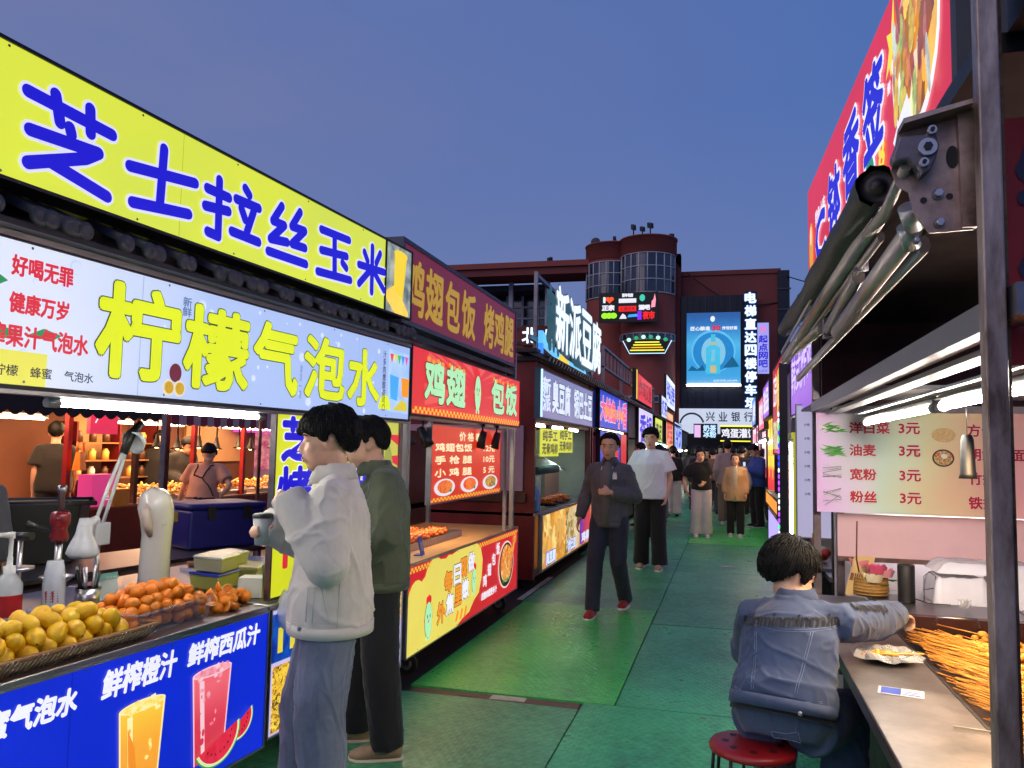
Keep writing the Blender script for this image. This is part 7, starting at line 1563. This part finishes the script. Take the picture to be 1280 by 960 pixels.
        for s in 'LR':
            sh_, el, wr = P['sh'+s], P['el'+s], P['wr'+s]; st = top.get('sleeve', 'long')
            inn = P['sh'].lerp(sh_, .45)
            if st == 'short': b.tube([inn, sh_, sh_.lerp(el, .35), sh_.lerp(el, .72)], [.056*k+e*.4, .056*k+e*.6, .058*k+e*.9, .060*k+e*1.2], 16)
            elif st == 'long':
                b.ell(el, ((.050*k+e),)*3, u=16, w=10)
                b.tube([inn, sh_, sh_.lerp(el, .5), el], [.056*k+e*.4, .056*k+e*.6, .050*k+e*.9, .046*k+e], 16); ce = top.get('cuff_end', .96)
                b.tube([el, el.lerp(wr, .45), el.lerp(wr, ce)], [.048*k+e*1.05, .043*k+e*1.05, .034*k+e*top.get('cuffw', .7)], 16)
        if top.get('collar'):
            c = P['neck']; cr = top['collar']; ring = [c+across*math.cos(6.283*q/24)*.075*k+across.cross(V((0, 0, 1))).normalized()*(-math.sin(6.283*q/24))*.070*k+V((0, 0, .012*k-.022*k*(1-math.sin(6.283*q/24+math.pi))/2*0)) for q in range(25)]
            b.tube(ring, [(cr*k*.55, cr*k)]*25, 8, side=V((0, 0, 1)).cross(across) if False else None)
        nm = top.get('name', 'jacket')
        to = fuse(b, m_, vox*top.get('fine', 1.), nm, t, 4, (top.get('wr', .007 if det else .005)*k, top.get('wsc', 8), top.get('wz', .55)), seed)
        if top.get('band'):
            hb_ = MB(); dz = (P['waist']-P['pel']).normalized(); hb_.tube([hemp-dz*.01*k, hemp+dz*.035*k], [(hw[0]*k+e*1.08, hw[1]*k+e*1.12)]*2, 28, side=hx); o = hb_.build('hem_band', top.get('bandm', m_), to); 
        if top.get('open'):
            # strip of the shirt showing down the open front
            f_ = across.cross(V((0, 0, 1))).normalized()*-1; q = MB(); op = top['open']
            q.tube([hemp+f_*(hw[1]*k+e*.6), P['waist']+f_*(.104*k+e*.75), P['chest']+f_*(.115*k+e*.75), P['sh']+f_*(.082*k+e*.4), P['neck']+f_*.05*k], [(.03*k, .02*k), (.04*k, .02*k), (.05*k, .02*k), (.05*k, .02*k), (.03*k, .015*k)], 12, side=across); q.build('shirt', op, to)
    return t, P, Hm
OLIVE = fabric('olive_jacket', (84, 92, 66), .7, 5, (66, 74, 54)); CREAMJ = fabric('stone_white_jacket', (208, 202, 192), .8, 5, (194, 188, 180), .3)
DENIMG = fabric('washed_grey_denim', (122, 130, 152), .85, 2.5, (84, 90, 112), .5, 500); BLACKC = fabric('black_cloth', (17, 17, 20), .85, 5, (11, 11, 13)); DENIM = fabric('blue_denim', (60, 78, 114), .85, 3, (42, 56, 88), .5, 500); DENIM2 = fabric('pale_denim', (72, 88, 122), .85, 4, (54, 68, 100), .5, 500)
SUEDE = fabric('tan_suede', (206, 172, 138), .9, 8, (184, 150, 118))

# man in the stone white jacket, side on, cup at his chest
rzw = R(116)
wm, WP, WH = person('young man in stone white jacket and washed jeans holding a cup at the drinks stall', (-1.56, 3.02, 0), rzw, 1.69,
    dict(elL=(-.235, .015, 1.115), wrL=(-.14, .155, 1.325), elR=(.22, .07, 1.13), wrR=(.08, .25, 1.22), shL=(-.165, .01, 1.375), shR=(.165, .01, 1.375), head=(0, .045, 1.585), neck=(0, .0, 1.465), hp=-4, hy=3,
         knL=(-.11, .03, .50), anL=(-.12, -.02, .085), anR=(.12, .10, .085), knR=(.11, .10, .50), hdL=(.15, .6, .35), upL=(-1, 0, .2), hdR=(-.5, .6, .2), upR=(.3, .3, 1), curlR=.9, curlL=1.2),
    top=dict(m=CREAMJ, ease=.042, hem=.825, hemw=(.165, .13), band=True, cuffw=.95, cuff_end=1.22, wr=.013, wsc=6, wz=.8, fine=1, name='jacket', broad=1.03), bottom=dict(m=DENIMG, ease=.042, flare=1.25, wr=.012), shoes=dict(m=mat('white_sneaker', (210, 208, 200), .5)),
    hair=dict(front=2, side=-4, back=-46, vol=.026, fringe=14), det=1, vox=.0075, seed=1)
def collar(t, P, m_, k=1., w=.045, open_=.6, name='collar', tilt=0.3):
    """folded shirt collar: a standing band that turns down"""
    c = P['neck']; ac = (P['shR']-P['shL']).normalized(); f_ = V((0, 0, 1)).cross(ac).normalized(); vs = []; fs = []; n = 30
    for i in range(n+1):
        a = R(-90+open_*20)+R(360-open_*40)*i/n; d = ac*math.cos(a)*-1+f_*math.sin(a)*-1
        # band, fold, fall
        d = ac*math.sin(R(180)*(i/n-.5)*1.72)*1+f_*-math.cos(R(180)*(i/n-.5)*1.72)
        up = .02 if abs(i/n-.5) < .4 else -.01
        for (r, z) in ((.064, -.022), (.060, .012), (.062, .030+up*.3), (.072, .030+up*.3), (.084, .008), (.094+.02*abs(i/n-.5)*2, -.028-.03*(abs(i/n-.5)*2)**3)): vs.append(c+d*r*k+V((0, 0, z*k))+f_*(.012 if abs(i/n-.5) > .4 else 0))
    for i in range(n):
        for j in range(5): q = i*6+j; fs.append((q, q+1, q+7, q+6))
    m = MB(); m.add(vs, fs, 0, True); o = m.build(name, m_, t); s_ = o.modifiers.new('thick', 'SOLIDIFY'); s_.thickness = .004; return o
collar(wm, WP, CREAMJ, .98)
# seams, pocket welt and cuff of the jacket, laid on its surface
from mathutils.bvhtree import BVHTree
def skin_line(host, parent, pts, m_, r=.0022, nm='seam', out=.001, cast=None):
    me = host.data; bv = BVHTree.FromPolygons([v.co for v in me.vertices], [p.vertices for p in me.polygons]); res = []
    for i in range(len(pts)-1):
        for q in range(9):
            p = V(pts[i]).lerp(V(pts[i+1]), q/8); h = bv.ray_cast(p-V(cast)*.6, V(cast)) if cast else bv.find_nearest(p)
            if h[0]: res.append(h[0]+h[1]*out)
    if len(res) > 1: MB().tube(res, r, 5).build(nm, m_, parent)
SEAMW = fabric('jacket_seam', (196, 190, 180), .8)
jk = [c for c in wm.children if c.name.startswith('jacket')][0]
for pts in ([(-.2, .09, .87), (-.2, .085, 1.0)], [(-.2, .065, .87), (-.2, .06, 1.0)], [(-.2, .09, 1.0), (-.2, .06, 1.0)], [(-.2, -.03, .85), (-.2, -.035, 1.05)], [(-.2, .0, .87), (-.2, .045, 1.04)]): skin_line(jk, jk, pts, SEAMW, .0014, cast=(1, 0, 0))
for k in range(3): skin_line(jk, jk, [(-.3, -.16+.0, .846+.012*k), (-.3, .14, .846+.012*k)], SEAMW, .0010, cast=(1, 0, 0))
MB().cyl((0, 0, 0), (-.005, 0, 0), .008, seg=12).build('button', STEEL, jk, loc=(-.205, .11, .85))
cup = thing('paper_cup', 'grey white paper cup with dark lid held by the man in the white jacket', 'cup', (0,0,0)); 
cp_ = Matrix.Rotation(rzw, 4, 'Z')@(V((.02, .285, 1.20))); cup.location = V((-1.56, 3.02, 0))+cp_
MB().lathe([(0, -.06), (.028, -.06), (.039, .05), (0, .05)], seg=20).build('cup', mat('cup_paper', (196, 196, 190), .5), cup); MB().lathe([(.041, .048), (.041, .06), (.034, .066), (0, .066)], seg=20).build('lid', BLACK, cup)

# man in olive jacket just behind
rzg = R(112)
gm, GP, GH = person('man in dark olive jacket and black trousers standing behind the white jacket', (-1.745, 3.90, 0), rzg, 1.70,
    dict(elL=(-.25, -.03, 1.12), wrL=(-.19, .15, .98), elR=(.25, .0, 1.12), wrR=(.15, .20, 1.05), head=(0, .10, 1.57), neck=(0, .035, 1.455), hp=-8, hy=14, anL=(-.15, -.07, .085), anR=(.12, .10, .085), knL=(-.13, -.02, .5), knR=(.11, .09, .5), hdL=(.6, .6, -.2)),
    top=dict(m=OLIVE, ease=.04, hem=.84, band=True, wr=.012, wsc=6, cuffw=.7), bottom=dict(m=BLACKC, ease=.038, flare=1.0), shoes=dict(m=fabric('beige_trainer', (178, 150, 118), .9, 8, (150, 122, 92)), sole=mat('pale_sole', (214, 200, 178), .7), lace=mat('brown_lace', (84, 62, 44), .8)),
    hair=dict(front=16, side=-2, back=-42, vol=.018), det=1, vox=.010, seed=2)
collar(gm, GP, OLIVE, 1., name='collar'); MB().lathe([(.058, -.01), (.060, .02), (.055, .022)], seg=24).build('shirt_neck', mat('white_shirt', (200, 200, 204), .8), gm, loc=tuple(GP['neck']))

gj = [c for c in gm.children if c.name.startswith('jacket')][0]
for pts in ([(-.2, .08, .90), (-.2, .02, 1.05)], [(-.2, .095, .90), (-.2, .035, 1.05)]): skin_line(gj, gj, pts, fabric('olive_seam', (50, 54, 40), .8), .002, cast=(1, 0, 0))
skin_line(gj, gj, [(.0, -.3, .86), (.0, -.3, 1.38)], fabric('olive_seam', (0,0,0)), .0014, cast=(0, 1, 0))
# seated person in denim jacket, seen from behind
rzs = R(-18)
dm, DP, DH = person('person in blue denim jacket seated on the red stool reaching for skewers', (.20, 3.28, 0), rzs, 1.70,
    dict(pel=(0, .0, .56), waist=(.0, .04, .69), chest=(.0, .12, .83), sh=(.0, .185, .925), neck=(.0, .225, .985), head=(-.035, .265, 1.06), hp=-20, hy=-46, hr=4,
         shL=(-.165, .18, .895), elL=(-.225, .33, .72), wrL=(-.08, .54, .82), shR=(.175, .20, .905), elR=(.255, .47, .875), wrR=(.31, .72, .875), hipL=(-.095, .04, .54), knL=(-.14, .46, .50), anL=(-.15, .42, .085), hipR=(.095, .04, .54), knR=(.14, .46, .50), anR=(.13, .44, .085),
         hdR=(.35, .9, -.3), upR=(0, .2, 1), curlR=.75, hsR=-1),
    top=dict(m=DENIM, ease=.032, hem_pt=(0, -.015, .60), hemw=(.165, .125), band=True, wr=.011, wsc=7, wz=.9, cuffw=.75, cuff_end=.97, name='jacket'), bottom=dict(m=DENIM2, ease=.04, wr=.010, flare=1.), shoes=dict(m=BLACKC),
    hair=dict(front=10, side=-14, back=-50, vol=.026), det=1, vox=.0085, seed=3, slim=1.08)
collar(dm, DP, DENIM, .95)
q = MB(); q.tube([V((0, -.03, .565)), V((0, -.01, .615))], [(.19, .145), (.185, .14)], 24, side=V((1, 0, 0))); q.build('undershirt', BLACKC, dm)
dj = [c for c in dm.children if c.name.startswith('jacket')][0]
def project_text(body, host, parent, T, w, h, m_, dirv, nm='lettering', bold=.0022, out=.005):
    v, f = glyphs(body); me = host.data; bv = BVHTree.FromPolygons([x.co for x in me.vertices], [p.vertices for p in me.polygons])
    m = MB(); 
    for k in range(5):
        dx, dz = ((0, 0), (bold, 0), (-bold, 0), (0, bold), (0, -bold))[k]; vs = []
        for p in v:
            q = T@V(((p[0]-.5)*w+dx, 0, (p[1]-.5)*h+dz)); hit = bv.ray_cast(q, dirv)
            if hit[0] is None or (hit[0]-q).length > .5: hit = bv.find_nearest(q)
            vs.append(hit[0]-dirv*(out+.0002*k))
        m.add(vs, f, 0)
    m.build(nm, m_, parent)
NAVYT = fabric('navy_embroidery', (8, 10, 20), .9)
# back band: local frame behind the shoulders, reading left to right from behind
dv = V((0, .93, -.10)).normalized(); Tb = Matrix.Translation((.0, -.20, .935))@Matrix.Rotation(R(-6), 4, 'Y')
project_text('minminminmin', dj, dj, Tb, .36, .042, NAVYT, dv)
a_, b__ = V((.20, .26, .92)), V((.27, .46, .89)); ax = (b__-a_).normalized(); nrm = V((.5, -.6, .6)).normalized(); upx = nrm.cross(ax)*-1
Ta = Matrix(((ax.x, 0, upx.x, 0), (ax.y, 0, upx.y, 0), (ax.z, 0, upx.z, 0), (0, 0, 0, 1))); c_ = (a_+b__)/2+nrm*.18; Ta = Matrix.Translation(c_)@Ta
project_text('minmin', dj, dj, Ta, .26, .05, NAVYT, -nrm)
for pts in ([(-.17, -.3, .885), (0, -.3, .875), (.17, -.3, .885)], [(-.17, -.3, .893), (0, -.3, .883), (.17, -.3, .893)], [(-.07, -.3, .66), (-.10, -.3, .88)], [(-.078, -.3, .66), (-.108, -.3, .88)], [(.07, -.3, .66), (.10, -.3, .88)], [(.078, -.3, .66), (.108, -.3, .88)], [(-.16, -.3, .655), (.16, -.3, .655)], [(-.16, -.3, .66), (.16, -.3, .66)], [(-.16, -.3, .615), (.16, -.3, .615)]): skin_line(dj, dj, pts, fabric('denim_seam', (112, 130, 160), .8), .0011, cast=(0, 1, 0))
MB().ell((0, 0, 0), (.009, .004, .009), u=12, w=6).build('button', STEEL, dj, loc=(.10, -.15, .625))
tr_ = [c for c in dm.children if c.name.startswith('trousers')][0]
skin_line(tr_, tr_, [(-.02, -.2, .52), (.10, -.2, .52), (.11, -.2, .44), (.05, -.2, .40), (-.01, -.2, .44), (-.02, -.2, .52)], fabric('denim_seam', (0,0,0)), .0016)

# walking man in varsity jacket
GREYJ = fabric('charcoal_varsity', (88, 88, 96), .8, 5, (70, 70, 78)); NAVYP = fabric('navy_trousers', (36, 42, 64), .8, 5, (26, 30, 48))
vm, VP_, VH = person('man in charcoal varsity jacket and red shoes walking down the mats', (-1.08, 7.62, 0), R(172), 1.70,
    dict(elL=(-.25, -.02, 1.13), wrL=(-.06, .17, 1.17), elR=(.25, -.08, 1.14), wrR=(.29, .03, .90), anL=(-.10, -.24, .13), knL=(-.10, .03, .51), anR=(.11, .16, .085), knR=(.10, .12, .52), hipL=(-.088, -.01, .90), hy=4, hp=-4, hdL=(.8, .5, .1), upL=(0, 1, .2), curlL=.8),
    top=dict(m=GREYJ, ease=.022, hem=.85, hemw=(.152, .105), band=True, wr=.011, open=fabric('grey_tee', (96, 96, 100), .85), wsc=7), bottom=dict(m=NAVYP, ease=.022), shoes=dict(m=fabric('red_shoe', (150, 24, 34), .6)),
    hair=dict(front=36, side=6, back=-40, vol=.011), skin=SKIN2, det=1, vox=.013, seed=4)
collar(vm, VP_, GREYJ, .9); vj = [c for c in vm.children if c.name.startswith('jacket')][0]
for s in (-1, 1): skin_line(vj, vj, [(s*.075, .14, 1.47), (s*.07, .16, 1.40)], mat('white_piping', (220, 220, 220), .6), .004, 'piping')
MB().poly([(-.02, 0, -.03), (.02, 0, -.03), (.02, 0, .01), (.01, 0, .04), (.0, 0, .02), (-.012, 0, .04), (-.02, 0, .0)], (0, .004, 0)).build('patch', mat('white_piping', (0,0,0)), vj, loc=(-.10, .175, 1.31))
for k in range(3): MB().tube([(.31, .0, .93+.012*k), (.30, .045, .93+.012*k), (.265, .04, .93+.012*k)], .003, 5).build('cuff_stripe', mat('white_piping', (0,0,0)), vj)
# man in white T-shirt
tm_, TP, TH = person('tall man in plain white T-shirt and black trousers walking behind the varsity jacket', (-.98, 10.75, 0), R(176), 1.84,
    dict(elL=(-.235, -.03, 1.12), wrL=(-.20, .04, .90), elR=(.235, -.03, 1.12), wrR=(.20, .04, .90), anL=(-.12, .04, .085), anR=(.12, -.05, .085), hp=-3, hy=0),
    top=dict(m=fabric('white_tee', (240, 240, 242), .85, 5, (230, 230, 236)), ease=.045, hem=.86, sleeve='short', wr=.009, name='t_shirt'), bottom=dict(m=BLACKC, ease=.04, flare=1.4), shoes=dict(m=fabric('beige_trainer', (0,0,0)), sole=WHITEP, lace=mat('brown_lace', (0,0,0))), hair=dict(front=18, side=0, back=-42, vol=.019, fringe=12), det=1, vox=.013, seed=5)
# woman leaning in black tee
WT_ = fabric('off_white_trousers', (206, 196, 200), .85, 5)
person('young woman in black T-shirt and off-white trousers leaning to one side', (-.46, 15.1, 0), R(185), 1.62,
    dict(chest=(.05, .02, 1.27), sh=(.07, .03, 1.39), neck=(.06, .04, 1.45), head=(.02, .08, 1.56), hr=10, shL=(-.10, .03, 1.40), shR=(.24, .02, 1.33), elL=(-.15, .0, 1.13), wrL=(-.05, .13, 1.05), elR=(.33, -.02, 1.10), wrR=(.28, .03, .9)),
    top=dict(m=BLACKC, ease=.03, hem=.90, sleeve='short', name='t_shirt'), bottom=dict(m=WT_, ease=.045, flare=1.5), shoes=dict(m=WT_), hair=dict(front=30, side=-20, back=-50, vol=.022), vox=.018, seed=6)
TANC = fabric('tan_coat', (196, 160, 116), .85, 5, (176, 138, 98))
person('small woman in open tan coat, black trousers and pale shoes facing the camera', (.14, 15.4, 0), R(178), 1.52,
    dict(anL=(-.10, .06, .085), anR=(.10, -.06, .085)), top=dict(m=TANC, ease=.03, hem=.74, hemw=(.19, .13), open=fabric('cream_knit', (196, 184, 160), .85), name='coat'), bottom=dict(m=BLACKC, ease=.03), shoes=dict(m=WT_), hair=dict(front=34, side=-14, back=-50, vol=.02, m=HAIRB), vox=.018, seed=7)
person('man in blue jacket looking at his phone beside the right stalls', (.60, 17.6, 0), R(120), 1.72,
    dict(head=(0, .08, 1.58), hp=-30, wrL=(-.06, .27, 1.20), wrR=(.08, .27, 1.20), elL=(-.24, .05, 1.13), elR=(.24, .05, 1.13)), top=dict(m=fabric('blue_jacket', (36, 66, 150), .7, 5), ease=.04, hem=.84), bottom=dict(m=BLACKC, ease=.03), shoes=dict(m=BLACKC), hair=dict(vol=.018), vox=.02, seed=8)
ph = thing('phone', 'phone held by the man in the blue jacket', 'phone', (.34, 17.47, 1.28), R(120)); MB().box(-.04, .04, -.005, .005, -.07, .07).build('screen', em('phone_screen', (190, 210, 240), 1.2), ph)
bg_ = thing('plastic_bag', 'white plastic bag hanging from the arm of the man in the blue jacket', 'bag', (.36, 17.2, .78)); MB().lathe([(0, 0), (.10, .02), (.13, .15), (.10, .32), (.03, .42), (.01, .44)], seg=14).build('bag', mat('thin_white_plastic', (0,0,0)), bg_)
person('tall man in taupe shirt seen from behind in the crowd', (.0, 18.0, 0), R(4), 1.80, dict(), top=dict(m=fabric('taupe_shirt', (150, 134, 134), .85, 5), ease=.045, hem=.82), bottom=dict(m=fabric('khaki', (120, 104, 88), .85), ease=.035), shoes=dict(m=WT_), hair=dict(front=20, vol=.018), face=False, vox=.02, seed=9)
GREYD = fabric('grey_long_skirt', (110, 112, 120), .85, 5)
person('long haired woman in black top and long grey skirt at the left of the crowd', (-1.42, 17.6, 0), R(-20), 1.66, dict(wrL=(-.1, .2, 1.15), wrR=(.12, .2, 1.15)), top=dict(m=BLACKC, ease=.03, hem=.95), bottom=dict(m=GREYD, style='skirt', len=.12), shoes=dict(m=BLACKC), hair=dict(side=-30, back=-55, vol=.03, long_=.2), face=False, vox=.022, seed=10)
person('person in black top and pale wide trousers behind the long haired woman', (-1.25, 19.4, 0), R(10), 1.66, dict(), top=dict(m=BLACKC, ease=.04, hem=.88), bottom=dict(m=WT_, ease=.05, flare=1.5), shoes=dict(m=BLACKC), hair=dict(side=-20, vol=.02), face=False, vox=.022, seed=11)
person('person in black jacket with yellow lit cap near the fifth stall', (-1.72, 16.6, 0), R(60), 1.70, dict(), top=dict(m=BLACKC, ease=.04), bottom=dict(m=BLACKC, ease=.03), shoes=dict(m=BLACKC), hair=dict(vol=.02), vox=.022, seed=12)
DG = fabric('dark_grey_cloth', (58, 58, 64), .85); PKC = fabric('muted_pink_cloth', (170, 120, 130), .85); BRC = fabric('brown_cloth', (110, 80, 64), .85)
rs = random.Random(42)
crowd = [('person in dark grey jacket walking away in the middle of the crowd', -.75, 21.0, 5, DG, BLACKC), ('person in muted pink top far back in the crowd on the left', -1.5, 23.5, -10, PKC, BLACKC), ('person in brown jacket walking away behind the leaning woman', -.35, 20.6, 0, BRC, DG), ('person in black hooded jacket right of the tall taupe shirt', .78, 19.2, 10, BLACKC, DG),
    ('short person in dark clothes between the crowd and the kiosk', -1.0, 26.0, 0, BLACKC, BLACKC), ('person in grey top with black trousers far back near the right stalls', .55, 24.0, 175, DG, BLACKC), ('person with pale top far back in the crowd', -.2, 25.5, 180, fabric('pale_top', (180, 176, 184), .85), BLACKC), ('person in dark jacket farthest on the left by the stalls', -1.7, 28.0, 20, BLACKC, DG),
    ('person in brown jacket farthest on the right of the crowd', .5, 29.0, 0, BRC, BLACKC), ('person in black standing by the second last stall', -1.2, 32.0, 0, BLACKC, BLACKC), ('person in grey coat at the very end of the crowd', -.3, 33.0, 180, DG, BLACKC), ('person in black jacket with backpack shape between stalls and taupe shirt', -.62, 18.6, -15, BLACKC, GREYD)]
PT = fabric('pale_top', (0,0,0))
crowd += [('person in pale top and dark trousers near the sixth stall', -1.55, 21.8, -30, PT, BLACKC), ('person in pink top browsing at the seventh stall', -1.65, 25.8, 60, PKC, DG), ('person in white top far back in the middle of the lane', -.85, 29.5, 0, PT, DG), ('person in dark top far back right of centre', .2, 27.2, 5, DG, BLACKC),
    ('person in brown jacket facing the camera far back', -.55, 23.0, 180, BRC, BLACKC), ('person in black between the taupe shirt and the blue jacket', .35, 20.8, -5, BLACKC, BLACKC), ('person in pale top at the far right of the lane', .75, 26.4, 170, PT, BLACKC), ('person in grey near the end of the lane on the left', -1.4, 30.5, 10, DG, PT), ('person in pink near the very end of the lane', 0.0, 36.0, 0, PKC, DG)]
for i, (lb, x, y, a, tpm, btm) in enumerate(crowd):
    person(lb, (x, y, 0), R(a), rs.uniform(1.58, 1.76), dict(anL=(-.11, .10, .085), anR=(.11, -.10, .085)), top=dict(m=tpm, ease=.04), bottom=dict(m=btm, ease=.03), shoes=dict(m=BLACKC), hair=dict(vol=.02, side=-10, long_=.12 if i % 3 == 1 else 0), face=a > 90, vox=.026, seed=20+i)
# ---- people in the next aisle
APR = fabric('salmon_apron_dress', (196, 140, 120), .85, 5)
am, AP_, AH = person('woman in salmon dress with dark apron straps seen from behind over the food counter', (-6.02, 8.3, 0), R(18), 1.60, dict(head=(.03, .08, 1.50), hp=-25, chest=(0, .06, 1.22), sh=(.0, .09, 1.34), neck=(.01, .10, 1.40), shL=(-.18, .09, 1.33), shR=(.18, .09, 1.33), elL=(-.30, .16, 1.08), wrL=(-.42, .36, .86), elR=(.34, -.02, 1.12), wrR=(.22, .02, .98)),
    top=dict(m=APR, ease=.025, hem=.78, sleeve='short', name='dress_top', hemw=(.19, .14)), bottom=dict(m=APR, style='skirt', len=.3), shoes=dict(m=BLACKC), hair=dict(side=-5, back=-30, vol=.02), face=False, vox=.016, seed=14)
dt = [c for c in am.children if c.name.startswith('dress_top')][0]; STR = fabric('dark_strap', (50, 30, 30), .8)
for pts in ([(-.10, -.05, 1.36), (-.13, -.1, 1.18), (.02, -.14, 1.15)], [(.10, -.05, 1.36), (.02, -.14, 1.15), (.14, -.12, 1.0), (.16, -.1, .92)], [(-.2, -.1, .90), (0, -.2, .90), (.2, -.1, .90)]): skin_line(dt, dt, pts, STR, .008, 'strap', .004)
MB().ell((-.025, -.17, .90), (.03, .012, .014), u=10, w=6).ell((.03, -.17, .895), (.03, .012, .014), u=10, w=6).box(-.012, .0, -.18, -.17, .8, .9).box(.012, .024, -.18, -.17, .82, .9).build('bow', STR, dt)
MB().ell((0, -.09, .08), (.045, .04, .045), AH).build('hair_bun', HAIRM, am)
person('man in black T-shirt seen from behind at the left of the next aisle', (-8.05, 8.15, 0), R(40), 1.76, dict(elR=(.22, .05, 1.12), wrR=(.2, .2, .95)), top=dict(m=BLACKC, ease=.04, sleeve='short', name='t_shirt'), bottom=dict(m=BLACKC, ease=.03), shoes=dict(m=BLACKC), hair=dict(vol=.015, front=30), face=False, vox=.018, seed=15)
cpn, CPP, CPH = person('person in dark clothes with grey cap at the far left of the next aisle', (-8.9, 7.2, 0), R(-120), 1.68, dict(), top=dict(m=BLACKC, ease=.04), bottom=dict(m=BLACKC, ease=.03), shoes=dict(m=BLACKC), hair=dict(vol=.006), vox=.02, seed=16)
MB().lathe([(.088, .03), (.086, .08), (.06, .115), (0, .125)], seg=18, T=CPH).tube([CPH@V((0, .07, .045)), CPH@V((0, .15, .035))], [(.06, .01), (.04, .006)], 10, side=CPH.to_3x3()@V((1, 0, 0))).build('cap', DG, cpn)
person('person in grey shirt cut off at the left edge of the frame', (-4.62, 4.05, 0), R(20), 1.50, dict(), top=dict(m=fabric('slate_shirt', (92, 94, 104), .85), ease=.05), bottom=dict(m=BLACKC, ease=.03), shoes=dict(m=BLACKC), hair=dict(vol=.018), face=False, vox=.02, seed=17)
person('person with black and white top working behind the food counter', (-7.6, 10.0, 0), R(-110), 1.66, dict(head=(0, .1, 1.54), hp=-25, wrL=(-.15, .3, 1.0), wrR=(.15, .3, 1.0)), top=dict(m=BLACKC, ease=.04), bottom=dict(m=BLACKC, ease=.03), shoes=dict(m=BLACKC), hair=dict(vol=.018, side=-20), vox=.02, seed=18)
person('man in black jacket deeper behind the food counter', (-8.5, 10.6, 0), R(-150), 1.70, dict(), top=dict(m=BLACKC, ease=.04), bottom=dict(m=BLACKC, ease=.03), shoes=dict(m=BLACKC), hair=dict(vol=.018), vox=.022, seed=19)
person('dark clothed cook half hidden behind the chicken stall counter', (-3.5, 6.2, 0), R(-80), 1.62, dict(wrL=(-.15, .3, 1.0), wrR=(.15, .3, 1.0)), top=dict(m=BLACKC, ease=.04), bottom=dict(m=BLACKC, ease=.03), shoes=dict(m=BLACKC), hair=dict(vol=.018), vox=.02, seed=21)
